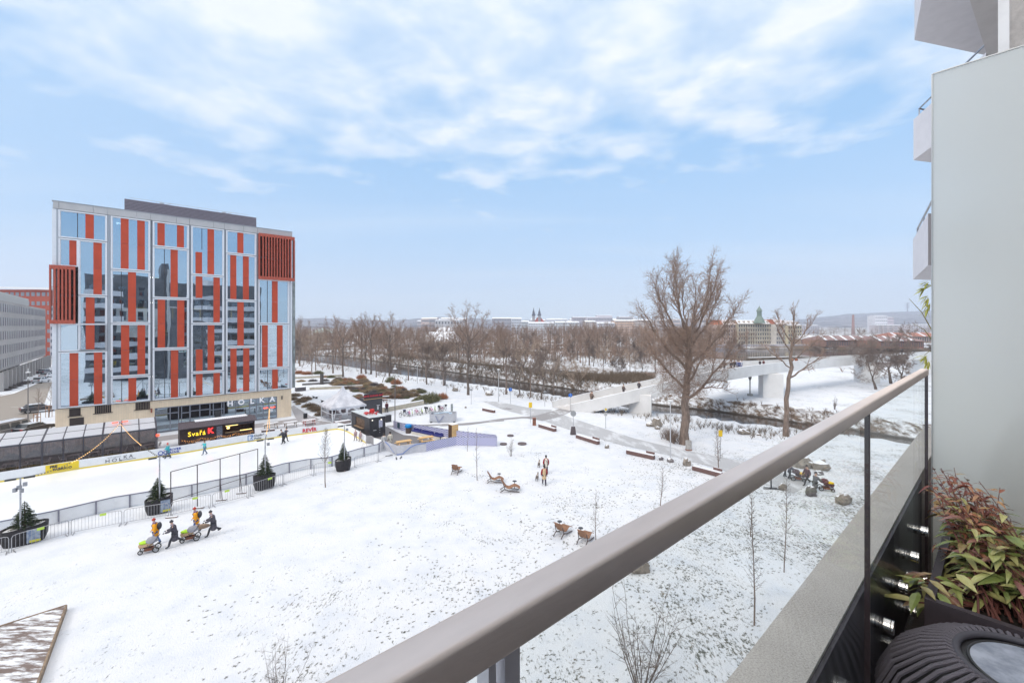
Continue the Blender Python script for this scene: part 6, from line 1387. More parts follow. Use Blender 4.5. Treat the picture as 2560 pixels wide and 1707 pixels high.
def bot(p): return V((p.x,p.y,max(p.z-.95,gz(p)-.3)))
strip(b,[bot(p) for p in nr],[bot(p) for p in fr]); b.build('underside',pm('bridge_under',(.34,.33,.34),.8,var=.1),br,world=True)
b=MB(); strip(b,[p+off(q,p,-.02)+V((0,0,PH+.015)) for p,q in zip(nr,fr)],[p+off(p,q,.30)+V((0,0,PH+.03)) for p,q in zip(nr,fr)]); strip(b,[p+off(p,q,.02)+V((0,0,PH+.015)) for p,q in zip(fr,nr)],[p+off(p,q,.30)+V((0,0,PH+.03)) for p,q in zip(fr,nr)]); b.build('snow_on_parapet',snow_m,br,world=True)
def pier(pxa,ta,pxb,tb,ztop,depth,dirv):
    a,c_=D(pxa,ta),D(pxb,tb); dv=V(dirv).normalized()*depth; z0=gz(a)-.5
    b=MB(); b.prism([a[:2],c_[:2],(c_+dv)[:2],(a+dv)[:2]],z0,ztop); b.build('pier',bcm,br,world=True)
pier(1573,72.5,1628,69.,3.3,3.,(.35,1,0)); pier(1908,87.4,1959,86.4,4.82,3.2,(.25,1,0)); pier(2150,110.4,2201,108.,4.86,3.4,(.3,1,0)); pier(2279,128,2330,128,4.8,3.,(.3,1,0))
b=MB()
for k in (3,6): p=nr[k*2]; b.box(p+V((.02,-.05,.3)),(.10,.1,1.6 if k==3 else 1.9),.2)
b.build('joint_strip',pm('joint_grey',(.36,.34,.33),.7),br,world=True)
t=thing('white_obelisk','slim white pillar with a golden carved top standing on the island','monument',GP('J',208,968),0); b=MB(); b.box((0,0,1.7),(.95,.9,3.6)); b.build('pillar',white_paint,t); b=MB(); b.lathe([(.12,3.5),(.5,3.9),(.42,4.6),(.12,5.6),(0,5.7)],10); b.build('carved_top',pm('carved_wood',(.40,.26,.12),.8,var=.4,vs=4),t)
t=thing('bronze_figure','dark slender sculpture standing in front of the bridge loop','sculpture',D(1875,90,gz(D(1875,90))),0); b=MB(); b.tube([(0,0,0),(0,0,3.3)],[.1,.12],6); b.ell((0,0,4.2),(.35,.3,1.0),8,6,.1); b.build('figure',pm('bronze',(.16,.15,.14),.6),t); b=MB(); b.box((0,0,.2),(.8,.8,.4)); b.build('plinth',pm('pillar_tan',(.4,.38,.35),.8),t)
# ======================= BARE TREES
bark=pm('bark',(.22,.165,.135),.95,var=.35,vs=2.,bump=.8,bs=9,stretch=(3,3,.6)); bark_d=pm('bark_dark',(.15,.118,.10),.95,var=.35,vs=2.); twm=pm('twigs',(.29,.205,.16),.95,var=.2,vs=1.); twl=pm('twigs_light',(.42,.33,.26),.95,var=.2,vs=1.); twg=pm('twigs_grey',(.24,.19,.165),.95,var=.2,vs=1.)
def gtree(seed,H_,R0,spread,forks=3,levels=4,fork_h=.25,up=.35,tw=.014,ntw=5,droop=0.,lean=(0,0),nfine=2,brk=0.2,dens=1.,len0=.62):
    r_=random.Random(seed); tr=MB(); cr=MB()
    def rv(s): return V((r_.uniform(-1,1),r_.uniform(-1,1),r_.uniform(-1,1)))*s
    def br_(p,d,L_,r,lev):
        n=6 if lev<=1 else 4; pts=[p.copy()]; rs=[r]; seg=L_/n; tips=[]
        for i in range(n):
            d=(d+rv(brk)+V((0,0,up*.25 if lev<levels-1 else up*.1-droop))).normalized(); p=p+d*seg; pts.append(p.copy()); rs.append(r*(1-(i+1)/n*(.55 if lev==0 else .72)))
        if rs[-1]<.004: rs[-1]=.004
        (tr if lev<=1 else cr).tube(pts,rs,7 if lev==0 else (5 if lev==1 else (4 if lev==2 else 3)),cap=False)
        if lev>=levels:
            for i in range(1,n+1):
                for k in range(ntw if dens>=1 or r_.random()<dens else 0):
                    dd=((pts[i]-pts[i-1]).normalized()*.8+rv(.9)+V((0,0,.15-droop*2.5))).normalized(); l=L_*r_.uniform(.25,.6); e=pts[i]+dd*l; cr.twig(pts[i],e,tw)
                    for q in range(nfine):
                        s=pts[i].lerp(e,r_.uniform(.3,.9)); d2=(dd+rv(.8)-V((0,0,droop*2.5))).normalized(); cr.twig(s,s+d2*l*r_.uniform(.3,.7),tw*.75)
            return
        if lev==0:
            nb=forks; 
            for k in range(nb):
                a=2*PI*k/nb+r_.uniform(-.5,.5); s=spread*r_.uniform(.5,1.2); d2=V((math.cos(a)*s,math.sin(a)*s,1)).normalized()
                br_(pts[-1] if k<max(2,nb-1) else pts[-2],d2,(H_-fork_h*H_)*len0*r_.uniform(.85,1.1),rs[-1]*r_.uniform(.62,.85),1)
            for k in range(2):
                j=r_.choice([3,4,5]); a=r_.uniform(0,2*PI); br_(pts[j],V((math.cos(a),math.sin(a),.35)).normalized(),H_*.25,rs[j]*.35,2)
        else:
            nb={1:6,2:6,3:5}.get(lev,4)
            for k in range(nb):
                f=.25+.75*(k+.6)/nb; j=min(n-1,int(f*n)); q=pts[j].lerp(pts[j+1],f*n-j); base=(pts[j+1]-pts[j]).normalized(); ax=rv(1.); side=(ax-base*ax.dot(base)).normalized()
                d2=(base*.75+side*(.55+spread*.5)).normalized(); br_(q,d2,L_*r_.uniform(.38,.62)*(1.15-.45*f),max(rs[j]*r_.uniform(.4,.62),.006),lev+1)
            br_(pts[-1],(pts[-1]-pts[-2]).normalized(),L_*.45,rs[-1],lev+1)
    br_(V((0,0,-.3)),V((lean[0],lean[1],1)).normalized(),fork_h*H_+.3,R0,0)
    zs=max(v[2] for v in cr.v); k=H_/zs
    for m in (tr,cr): m.v=[(v[0]*(.5+.5*k),v[1]*(.5+.5*k),v[2]*k) for v in m.v]
    return tr,cr
def tree(label,p,tr,cr,rz=0.,bm=bark,cm_=twm,name='bare_tree',group=None,sc=1.,cat='tree'):
    t=thing(name,label,cat,onG(p),rz,group,sc); tr.build('trunk',bm,t,smooth=True); cr.build('crown',cm_,t); return t
def dometree(seed,H_,Rr,R0,limbs=9,sub=9,sub2=7,tw=.012,h0=.16,h1=.55,zc=.58,lean=(0,0),low=0.,ntw=5):
    r_=random.Random(seed); tr=MB(); cr=MB()
    def rv(s): return V((r_.uniform(-1,1),r_.uniform(-1,1),r_.uniform(-1,1)))*s
    cz=H_*zc; rz_=H_-cz
    def env(d): d=d.normalized(); return V((lean[0]*cz,lean[1]*cz,cz))+V((d.x*Rr,d.y*Rr,d.z*rz_))
    def curve(a,da,b_,n,jit):
        L_=(b_-a).length; c1=a+da.normalized()*L_*.45; out=[]
        for i in range(n+1):
            f=i/n; p=a*(1-f)**3+c1*3*f*(1-f)**2+(b_-(b_-c1)*.35)*3*f*f*(1-f)+b_*f**3
            if 0<i<n: p=p+rv(jit*L_)
            out.append(p)
        return out
    top=H_*h1; tk=curve(V((0,0,-.3)),V((0,0,1)),V((lean[0]*top,lean[1]*top,top)),10,.012); tr.tube(tk,[R0*(1.25 if i==0 else 1-.6*i/10) for i in range(11)],9,cap=False)
    for l in range(limbs):
        f=h0/h1+(1-h0/h1)*((l+.5)/limbs)**.8; j=min(9,int(f*10)); s=tk[j].lerp(tk[j+1],f*10-j); a=l*2.4+r_.uniform(-.4,.4); el=-.25+low+1.5*((l+.5)/limbs)**.9
        e=env(V((math.cos(a)*math.cos(el),math.sin(a)*math.cos(el),math.sin(el)))); r=R0*(.35-.11*l/limbs)*r_.uniform(.8,1.1)
        lp=curve(s,V((math.cos(a)*.8,math.sin(a)*.8,.55+.6*l/limbs)),e,9,.02); tr.tube(lp,[max(.02,r*(1-.9*i/9)) for i in range(10)],6,cap=False)
        Ll=(e-s).length
        for k in range(sub):
            g=.22+.76*k/sub; q=min(8,int(g*9)); s2=lp[q].lerp(lp[q+1],g*9-q); base=(lp[q+1]-lp[q]).normalized(); out=(s2-V((0,0,cz*.75))).normalized(); d2=(base*.8+rv(.9)+out*.5+V((0,0,.35))).normalized()
            L2=Ll*r_.uniform(.26,.42)*(1.15-.5*g); e2=s2+d2*L2
            p2=curve(s2,(base+d2).normalized(),e2,6,.035); r2=max(.014,r*(1-.9*g)*.55+.012); cr.tube(p2,[max(.008,r2*(1-.85*i/6)) for i in range(7)],4,cap=False)
            for m in range(sub2):
                g3=.2+.8*m/sub2; q3=min(5,int(g3*6)); s3=p2[q3].lerp(p2[q3+1],g3*6-q3); d3=((p2[q3+1]-p2[q3]).normalized()*.7+rv(.8)+V((0,0,.2))).normalized(); L3=L2*r_.uniform(.28,.5); e3=s3+d3*L3; mid=s3.lerp(e3,.5)+rv(.05*L3)
                cr.tube([s3,mid,e3],[r2*.42+.004,r2*.3+.003,.004],3,cap=False)
                for w_ in range(ntw):
                    s4=s3.lerp(e3,r_.uniform(.15,1)); d4=(d3*.8+rv(.8)+V((0,0,.1))).normalized(); e4=s4+d4*L3*r_.uniform(.3,.65); cr.twig(s4,e4,tw)
                    for x in range(2): s5=s4.lerp(e4,r_.uniform(.3,.95)); cr.twig(s5,s5+(d4+rv(.8)).normalized()*L3*.28,tw*.8)
    return tr,cr
# hero tree
tr,cr=dometree(31,22.8,5.7,.54,limbs=15,sub=12,sub2=9,tw=.015,h0=.17,h1=.62,zc=.60,ntw=4,lean=(.045,0))
r_=random.Random(5)   # dense twiggy shoots round the lower crown, as on old pollards
for k in range(5200):
    z=r_.uniform(6.,14.5); a=r_.uniform(0,2*PI); rr=(.3+4.9*r_.random()**.6)*(1-.5*abs(z-9.5)/6)*(.75+.25*math.sin(a*3+z))
    p=V((math.cos(a)*rr,math.sin(a)*rr,z)); d=V((r_.uniform(-1,1),r_.uniform(-1,1),r_.uniform(-.9,.5))).normalized(); q=p+d*r_.uniform(.5,1.3); cr.twig(p,q,.015); cr.twig(p.lerp(q,.5),p.lerp(q,.5)+V((r_.uniform(-.5,.5),r_.uniform(-.5,.5),r_.uniform(-.6,.3))),.012)
tree('tallest bare tree with a huge rounded crown beside the footbridge',GP('I',370,1372),tr,cr,R(0),cm_=twm)
tr,cr=dometree(12,17.4,3.6,.34,limbs=8,sub=8,sub2=6,tw=.013,h0=.33,h1=.75,zc=.66,lean=(.10,0),ntw=3)
tree('slender forked bare tree on the bank right of the tallest tree',D(1965,57.,0),tr,cr,R(10))
tr,cr=gtree(18,13.5,.32,.85,forks=4,levels=4,fork_h=.22,up=.3,tw=.018,ntw=4,nfine=1)
tree('dark spreading bare tree before the right end of the footbridge',GP('J',1745,945),tr,cr,0,bark_d,twg)
T3=KIDS
tr,cr=gtree(19,16.,.36,.8,forks=3,levels=4,fork_h=.25,up=.35,tw=.020,ntw=4,nfine=1,lean=(-.25,0))
tree('leaning bare tree beside the dark spreading one at the right bridge end',GP('J',1900,890),tr,cr,0,bark_d,twg)
tr,cr=gtree(23,11.,.34,.8,forks=4,levels=4,fork_h=.28,up=.3,tw=.02,ntw=4,nfine=1)
tree('bare tree on the island seen just above the railing end',D(2255,104,0),tr,cr,0,bark_d,twg)
# generic prototypes for the banks
PROT=[]
for i,(sd_,h_,r0,sp,fk,fh) in enumerate(((41,17,.33,.45,3,.28),(42,14,.24,.40,3,.35),(43,12,.20,.6,4,.22),(44,18,.36,.6,4,.18),(45,10,.16,.35,2,.4))):
    tr,cr=gtree(sd_,h_,r0,sp,forks=fk,levels=4,fork_h=fh,up=.45,tw=.021,ntw=3,nfine=1) if i in (1,4) else dometree(sd_,h_,h_*(.20+.20*sp),r0*.72,limbs=10,sub=8,sub2=6,tw=.019,h0=.2+.1*(i==0),h1=.66,zc=.6,ntw=4)
    t=tree('x',V((0,400,0)),tr,cr,0,(bark,bark_d)[i%2],(twm,twg,twl,twm,twg)[i]); PROT.append(freeze(t))
usedp=set()
def put(i,p,sc,label,group):
    o=PROT[i] if i not in usedp else dup(PROT[i]); usedp.add(i)
    o.location=onG(p); o.rotation_euler=(0,0,random.uniform(0,6.28)); o.scale=(sc*random.uniform(.9,1.1),sc*random.uniform(.9,1.1),sc); o['label']=label; o['group']=group; return o
random.seed(77)
# the big one with two crowns in the middle left, then the row along the near bank
put(3,GP('F',1962,466),1.06,'big dark trunked bare tree at the bank above the bicycles','bare trees on the near channel bank')
near_list=[('F',130,150,0,1.05),('F',60,165,1,.9),('F',490,228,0,1.),('F',600,268,3,.95),('F',800,230,0,1.05),('F',905,240,3,1.),('F',1105,262,3,1.0),('F',1310,312,0,.85),('F',1512,352,1,.9),('F',1705,362,1,.95),('F',1690,366,2,.9),
('H',110,1070,0,.85),('H',265,1085,1,.8),('H',375,1105,2,.95),('H',490,1128,1,.85),('H',630,1010,2,.9),('H',895,1035,2,.85),('F',300,200,2,1.1),('F',1030,330,4,.7)]
for j,(c,x,y,i,s) in enumerate(near_list): put(i,GP(c,x,y),s,'bare tree with thin twigs standing on the near channel bank','bare trees on the near channel bank')
# island strip between the channels and beyond
rd=random.Random(8)
def inwater(p):
    return any(bool(inpoly(np.array([p.x]),np.array([p.y]),poly)[0]) for poly,_,_ in POLYS)
for px,py,i,s in [(1390,925,1,.7),(1180,918,1,.8),(1250,925,2,.8),(1310,925,1,.7),(1350,930,4,.9),(1475,905,4,1.),(1508,948,2,.8),(1560,938,1,.75),(1575,940,2,.8),(1600,935,1,.85),(1540,935,4,.9),(1430,912,4,.8),(1457,913,0,.6)]:
    put(i,G(px,py),s,'slim bare tree on the snowy strip between the two channels','bare trees between the channels')
cnt=0
while cnt<125:
    px=rd.uniform(725,1800) if rd.random()<.84 else rd.uniform(1800,2330); py=HY+14.5*F/rd.uniform(120,300)
    p=G(px,py)
    if inwater(p) or (p.x>75 and p.y<170 and p.y<p.x*1.05+95 and p.x>40 and p.y<150): continue
    if px>1790 and p.y>155: continue
    put(rd.choice([0,1,2,3,4,3]),p,rd.uniform(.6,.95),'distant bare tree in the wooded island beyond the channels','bare trees on the wooded island'); cnt+=1
for k in range(34):
    px=rd.uniform(730,1900); t_=rd.uniform(260,330); p=D(px,t_)
    if inwater(p): continue
    put(rd.choice([0,3,2]),p,rd.uniform(.75,1.),'distant bare tree in the wooded island beyond the channels','bare trees on the wooded island')
for px,t_ in ((1850,150),(1826,148),(2090,170),(2330,200),(2040,175),(2130,178),(2200,180)): put(1,D(px,t_),.8,'bare tree on the island behind the footbridge','bare trees behind the footbridge')
# far woods as one mass of twigs
def woods(name,label,px0,px1,t0,t1,n,hmin,hmax,mat,seed):
    r_=random.Random(seed); b=MB()
    for k in range(n):
        t_=r_.uniform(t0,t1); p=D(r_.uniform(px0,px1),t_); h_=r_.uniform(hmin,hmax); b.twig(V((p.x,p.y,0)),V((p.x,p.y,h_)),.16)
        for j in range(26):
            a=r_.uniform(0,6.28); z=h_*r_.uniform(.25,.9); rr=h_*.30*r_.random(); s=V((p.x,p.y,z)); e=s+V((math.cos(a)*rr,math.sin(a)*rr,h_*.16*r_.uniform(.3,1.4))); b.twig(s,e,.085)
    o=b.build(name,mat); tag(o,label,None,None,'stuff'); return o
woods('far_woods','brown mass of bare far trees along the river banks',640,1900,250,600,1500,10,15,twm,1)
woods('island_woods','dense mass of thin brown trees covering the wooded island',700,1790,165,300,620,6,11,twm,5)
woods('far_woods','hazy mass of bare trees below the right hand hills',1900,2400,520,1100,260,10,16,twg,2)
# bank bushes: twiggy thickets as ground cover along the water
def thicket(name,label,pts,n,hmax,mat,seed,spread=1.5,tw=.018):
    r_=random.Random(seed); b=MB()
    for k in range(n):
        i=r_.randrange(len(pts)-1); f=r_.random(); p=pts[i].lerp(pts[i+1],f)+V((r_.gauss(0,spread),r_.gauss(0,spread),0)); z=gz(p)
        if z<WL+.05: continue
        for j in range(7):
            d=V((r_.uniform(-.6,.6),r_.uniform(-.6,.6),1)).normalized(); s=V((p.x,p.y,z)); e=s+d*hmax*r_.uniform(.35,1.); b.twig(s,e,tw)
            for q in range(2): m=s.lerp(e,r_.uniform(.3,.8)); b.twig(m,m+V((r_.uniform(-1,1),r_.uniform(-1,1),.8))*hmax*.28,tw*.7)
    return tag(b.build(name,mat),label,None,None,'stuff')
thicket('bank_thicket','reddish brown thicket on the far bank behind the tallest tree',[G(x,y) for x,y in ((1640,1000),(1700,1008),(1760,1015),(1830,1022))],420,2.0,pm('thicket_red',(.25,.14,.09),.95,var=.3),3,2.2,.02)
thicket('bank_thicket','brown thicket on the island bank under the footbridge',[G(x,y) for x,y in ((1850,1012),(1960,1028),(2060,1040),(2140,1052))],260,1.0,pm('thicket_brown',(.20,.145,.115),.95,var=.3),4,2.4,.02)
thicket('bank_thicket','brown brush lining the millrace between the snowy strips',[G(x,y) for x,y in ((740,893),(870,893),(1000,900),(1145,918),(1280,934),(1400,946),(1500,954),(1590,956))]+[G(x,y) for x,y in ((1590,946),(1410,926),(1280,914),(1145,903),(960,890))],2600,2.8,pm('thicket_olive',(.165,.125,.09),.95,var=.3),5,3.,.032)
thicket('bank_thicket','sparse brush on the near bank of the channel',[G(x,y) for x,y in near_e[1:12]],520,1.0,pm('thicket_olive',(0,0,0)),6,1.7,.016)
thicket('bank_thicket','sparse brush on the far bank of the channel',[G(x,y) for x,y in far_e[1:11]],1200,1.5,pm('thicket_brown',(0,0,0)),7,2.3,.020)
thicket('tree_foot_shoots','tangle of leafless shoots around the foot of the tallest tree',[GP('I',240,1330),GP('I',330,1370)],60,2.2,pm('thicket_brown',(0,0,0)),8,.5,.014)
thicket('island_brush','brown undergrowth on the wooded island',[D(-100*0+x,t) for x,t in ((760,190),(1000,230),(1200,210),(1400,240),(1600,200),(1750,230),(1500,280),(1000,300))],2600,2.2,twm,9,26,.06)
# ---- young trees in the lawn
def sapling(seed,h_,spread,n,r=.035,z0=.35,tw=.006,curve=.1,leaves=0):
    r_=random.Random(seed); tr=MB(); cr=MB(); pts=[V((0,0,-.1))]; d=V((0,0,1)); m=9
    for i in range(m): d=(d+V((r_.uniform(-curve,curve),r_.uniform(-curve,curve),.3))).normalized(); pts.append(pts[-1]+d*h_/m)
    tr.tube(pts,[r*(1-.85*i/m) for i in range(m+1)],6)
    for k in range(n):
        f=z0+(1-z0)*(k/n); j=min(m-1,int(f*m)); s=pts[j].lerp(pts[j+1],f*m-j); a=k*2.4+r_.uniform(-.4,.4); L_=spread*(1.1-f)*r_.uniform(.6,1.1)+.15; p=s; d=V((math.cos(a),math.sin(a),.9)).normalized(); bp_=[p]
        for q in range(4): d=(d+V((r_.uniform(-.25,.25),r_.uniform(-.25,.25),.12))).normalized(); p=p+d*L_/4; bp_.append(p)
        cr.tube(bp_,[r*.32*(1-f*.6),r*.25*(1-f*.6),r*.18,r*.12,.003],3,cap=False)
        for q in range(6): s2=bp_[1+q%4]; e=s2+V((r_.uniform(-1,1),r_.uniform(-1,1),r_.uniform(.1,1))).normalized()*L_*.35; cr.twig(s2,e,tw)
        for q in range(leaves): s2=bp_[1+q%4]+V((r_.uniform(-.1,.1),r_.uniform(-.1,.1),r_.uniform(-.1,.1))); cr.add([s2,s2+V((.04,.02,-.05)),s2+V((-.01,.05,-.04))],[(0,1,2)])
    return tr,cr
def sap(c,x,yb,yt,seed,spread,n,label,r=.035,z0=.35,curve=.08,leaves=0,tw=.007):
    p=GP(c,x,yb); h_=(H-(P(c,x,yt)[1]-HY)/F*p.y); tr,cr=sapling(seed,h_,spread,n,r,z0,tw,curve,leaves)
    t=thing('young_tree',label,'young tree',onG(p),seed,'young leafless trees in the lawn'); tr.build('trunk',bark,t); cr.build('crown',bark_d,t)
sap('E',1690,1075,400,1,1.5,42,'slim young tree with a pale trunk in front of the rink right end',.05,.42,leaves=5,tw=.010)
sap('K',365,1022,500,2,.8,16,'thin young tree left of the side-on loungers',.04,.3)
sap('K',268,737,480,3,.35,10,'very thin young tree in front of the patterned banner fence',.03,.1)
sap('L',775,575,95,4,1.1,34,'young tree with a few red leaves by the nearest timber bench',.05,.25,leaves=6)
sap('L',200,880,480,5,.9,26,'small branching young tree right of the two people',.04,.3)
sap('P',1193,1120,130,6,.85,44,'young tree with mulch at its foot near the concrete ledge',.042,.28,.05)
sap('P',1423,710,-40,7,1.,36,'young tree with a grey trunk between sapling and boulder',.035,.42,.05)
sap('O',1826,272,-60,8,.75,22,'young tree beside the right lounger of the pair',.03,.12)
sap('L',1083,1180,760,9,.6,18,'faint young tree below the handrail left of the grey trunk one',.03,.2)
def multistem(c,x,yb,yt,n,spread,label,seed,r=.014,group='multi stemmed shrubs in the lawn'):
    r_=random.Random(seed); p=GP(c,x,yb); h_=H-(P(c,x,yt)[1]-HY)/F*p.y; tr=MB(); cr=MB()
    for k in range(n):
        a=2*PI*k/n+r_.uniform(-.3,.3); s=spread*r_.uniform(.35,1.); pts=[V((math.cos(a)*.06,math.sin(a)*.06,-.1))]; d=V((math.cos(a)*s,math.sin(a)*s,1)).normalized(); m=8; hh_=h_*r_.uniform(.65,1.)
        for i in range(m): d=(d+V((r_.uniform(-.09,.09),r_.uniform(-.09,.09),.04))).normalized(); pts.append(pts[-1]+d*hh_/m)
        tr.tube(pts,[r*(1-.8*i/m) for i in range(m+1)],5)
        for q in range(9):
            j=2+q%6; s2=pts[j]; dd=V((r_.uniform(-1,1),r_.uniform(-1,1),r_.uniform(.3,1.2))).normalized(); e=s2+dd*h_*.2*r_.uniform(.5,1.2); cr.tube([s2,s2.lerp(e,.5)+V((0,0,.03)),e],[r*.45,r*.3,.002],3,cap=False); 
            for w_ in range(4): f=s2.lerp(e,r_.uniform(.3,.9)); cr.twig(f,f+V((r_.uniform(-1,1),r_.uniform(-1,1),r_.uniform(-.2,1))).normalized()*h_*.08,.004)
    t=thing('multistem_shrub',label,'shrub',onG(p),0,group); tr.build('stems',bark_d,t); cr.build('twigs',bark_d,t)
multistem('O',2110,1250,500,14,.55,'large many stemmed leafless shrub under the handrail at the bottom',3,.022)
multistem('K',695,782,560,6,.35,'small leafless shrub with few stems below the dark plates',4,.016)
multistem('S',640,1620,1440,8,.6,'leafless shrub tips cut off by the bottom edge',5,.012)
multistem('J',1325,1150,1005,4,.12,'cut thin stems on the snowy island bank near handrail',6,.05)
# grass tufts close to our building
def tufts():
    r_=random.Random(12); b=MB(); n=0
    while n<5200:
        uu=r_.uniform(2,46); nn_=r_.uniform(1.5,30)*r_.random()**.5; p=UN(uu,nn_)
        if p.y<3: continue
        q=math.sin(p.x*.5)*math.sin(p.y*.43+1)+.5*math.sin(p.x*1.3+p.y)
        if q<r_.uniform(-.8,.9): continue
        for j in range(4): a=UA-.4+r_.gauss(0,.5); l=r_.uniform(.05,.14); b.twig(V((p.x+r_.uniform(-.07,.07),p.y+r_.uniform(-.07,.07),0)),V((p.x+math.cos(a)*l,p.y+math.sin(a)*l,r_.uniform(.015,.05))),.012)
        n+=1
    b.v=[(x,y,z+.0) for x,y,z in b.v]; tag(b.build('grass_tufts',pm('dead_grass',(.15,.14,.11),.95,col2=(.08,.09,.07),vs=.8)),'short grass blades poking through the snow near the ledge',None,None,'stuff')
tufts()
# ======================= BUILDINGS FAR AND LEFT
def facade(parent,P0,dirv,L_,z0,z1,rows,colsn,wm_,wall_mat,depth=12.,wfrac=.55,hfrac=.55,name='wall',inset=.25,winmat_name='window',bandw=False):
    d=V(dirv).normalized(); n=V((-d.y,d.x,0))
    b=MB(); b.prism([P0[:2],(P0+d*L_)[:2],(P0+d*L_+n*depth)[:2],(P0+n*depth)[:2]],z0,z1); b.build(name,wall_mat,parent,world=True)
    first=None; Lp=V(parent.location); rest=MB(); hh_=(z1-z0)/rows*hfrac
    for r in range(rows):
        zc=z0+(z1-z0)*(r+.5)/rows
        if bandw: b=MB(); b.box(P0+d*(L_/2)-n*.04+V((0,0,zc)),(L_*.92,.12,hh_*.8),math.atan2(d.y,d.x)); b.build('window_band',wm_,parent,world=True); continue
        for c in range(colsn):
            x=L_*(c+.5)/colsn; q=P0+d*x-n*.04+V((0,0,zc)); k=r*colsn+c
            if rows*colsn-k>100: rest.box(q,(L_/colsn*wfrac,.12,hh_),math.atan2(d.y,d.x)); continue
            if first is None: b=MB(); b.box((0,0,0),(L_/colsn*wfrac,.12,hh_),math.atan2(d.y,d.x)); first=b.build(winmat_name,wm_,parent); o=first
            else: o=first.copy(); C.objects.link(o)
            o.location=q-Lp
    if rest.v: o=rest.build(winmat_name,wm_,parent,world=True); o['kind']='stuff'
wdark=pm('far_window',(.11,.12,.15),.25,var=.2); wgrey=pm('far_window_grey',(.20,.22,.26),.3)
def bldg(name,label,px0,px1,t,ytop,ybase,rows,colsn,wallc,roofc=None,depth=20.,wf=.55,hf=.5,roofh=0.,slope=0.,cat='building',win=wdark,group=None,dt=0.):
    A,B=D(px0,t,0),D(px1,t+dt,0); zt_=Zat(ytop,t); t_=thing(name,label,cat,(A+B)/2,0,group); wmn='far_wall_%.2f_%.2f_%.2f'%wallc; z0=min(0.,Zat(ybase,t)-.5)
    facade(t_,A,B-A,(B-A).length,z0 if z0<0 else 0.,zt_,rows,colsn,win,pm(wmn,wallc,.8,var=.06,vs=.05),depth,wf,hf,bandw=(cat=='house'))
    if roofc:
        d=(B-A).normalized(); n=V((-d.y,d.x,0)); b=MB(); a=A+V((0,0,zt_))-d*.5-n*.5; c_=B+V((0,0,zt_))+d*.5-n*.5
        vs=[a,c_,c_+n*(depth+1),a+n*(depth+1),a+n*depth*.5+V((0,0,roofh))+d*slope,c_+n*depth*.5+V((0,0,roofh))-d*slope]
        b.add(vs,[(0,1,5,4),(2,3,4,5),(1,2,5),(3,0,4),(3,2,1,0)]); r_=b.build('roof',pm('roof_%.2f'%roofc[0],roofc,.85,var=.2,vs=.08,snow=.5 if roofc[0]<.3 else .15),t_,world=True)
    return t_
# street on the left
lg_m=pm('left_facade',(.36,.34,.33),.85,var=.08,vs=.1); A=D(113,150,0); t_=thing('concrete_office','long grey concrete office with close set narrow windows at the left edge','building',A,0)
dvec=V((113-CX,0,0)); LA=D(113.7,151.,0); LB=LA-N*75
facade(t_,LB,LA-LB,75,4.2,20.4,5,30,pm('narrow_window',(.15,.15,.17),.3,col2=(.26,.26,.28),vs=.2),lg_m,22.,.42,.60)

for i in range(17): p=LB.lerp(LA,i/16); b=MB(); b.box(p+V((.6,.6,2.1)),(.9,.9,4.2),UA); b.build('column',lg_m,t_,world=True)
b=MB(); b.prism([p[:2] for p in (LB+U*(-6)+N*0,LA-U*6,LA-U*20,LB-U*20)],0,4.2); b.build('ground_floor',pm('dark_ground',(.10,.085,.075),.7,var=.4,vs=.5),t_,world=True)
b=MB(); b.prism([p[:2] for p in (LB-U*3,LA-U*3-N*8,LA-U*12-N*8,LB-U*12)],20.4,23.4); b.build('roof_storey',pm('roof_storey',(.46,.46,.45),.7),t_,world=True)
bldg('red_office','red panelled office seen behind the grey concrete one at far left',-160,129,205,724,905,8,22,(.36,.07,.04),None,30,.62,.42,win=wgrey)
bldg('glass_office','pale bluish office strip just left of the louvred building corner',125,150,190,765,905,9,3,(.42,.40,.44),None,10,.5,.5)
b=MB(); p0_=D(-160,204,Zat(716,204)); p1_=D(129,204,Zat(722,204)); b.span(p0_,p1_,1,1.0); tag(b.build('roof_fascia',white_paint),'white roof edge over the red panelled office at far left','roof')
# church
ct=thing('church','church with two dark pointed steeples and a red roof on the skyline','church',D(1340,900,0),0)
tt_=900.; cm2=pm('church_stone',(.34,.31,.32),.8)
for px in (1334.,1348.5):
    b=MB(); c_=D(px,tt_); w2=5.2; b.box((c_.x,c_.y,(Zat(797,tt_)+0)/2+4),(w2,w2,Zat(789,tt_))); b.v=[(x,y,max(z,0)) for x,y,z in b.v]; ztw=max(v[2] for v in b.v); b.build('tower',cm2,ct,world=True)
    b=MB(); b.lathe([(3.7,ztw-1),(4.2,ztw+2.),(2.5,ztw+2.5),(1.4,ztw+9),(.15,Zat(769,tt_)),(0,Zat(768,tt_))],6,(c_.x,c_.y,0)); b.build('steeple',pm('steeple_dark',(.11,.11,.15),.6),ct,world=True)
    for k in range(4): b=MB(); a=PI/4+k*PI/2; b.lathe([(.7,ztw),(.05,ztw+8)],5,(c_.x+math.cos(a)*3,c_.y+math.sin(a)*3,0)); b.build('pinnacle',pm('steeple_dark',(0,0,0)),ct,world=True)
b=MB(); c_=D(1346,tt_); zt_=Zat(793,tt_); zb=Zat(806,tt_); vs=[D(1334,tt_-2,zb),D(1362,tt_-2,zb),D(1358,tt_+15,zb),D(1334,tt_+15,zb),D(1343,tt_+4,zt_),D(1352,tt_+4,zt_)]; b.add(vs,[(0,1,5,4),(1,2,5),(2,3,4,5),(3,0,4)]); b.build('roof',pm('church_roof',(.42,.11,.09),.8),ct,world=True)
b=MB(); b.prism([D(1334,tt_-1)[:2],D(1361,tt_-1)[:2],D(1358,tt_+15)[:2],D(1334,tt_+15)[:2]],0,zb); b.build('nave',cm2,ct,world=True)
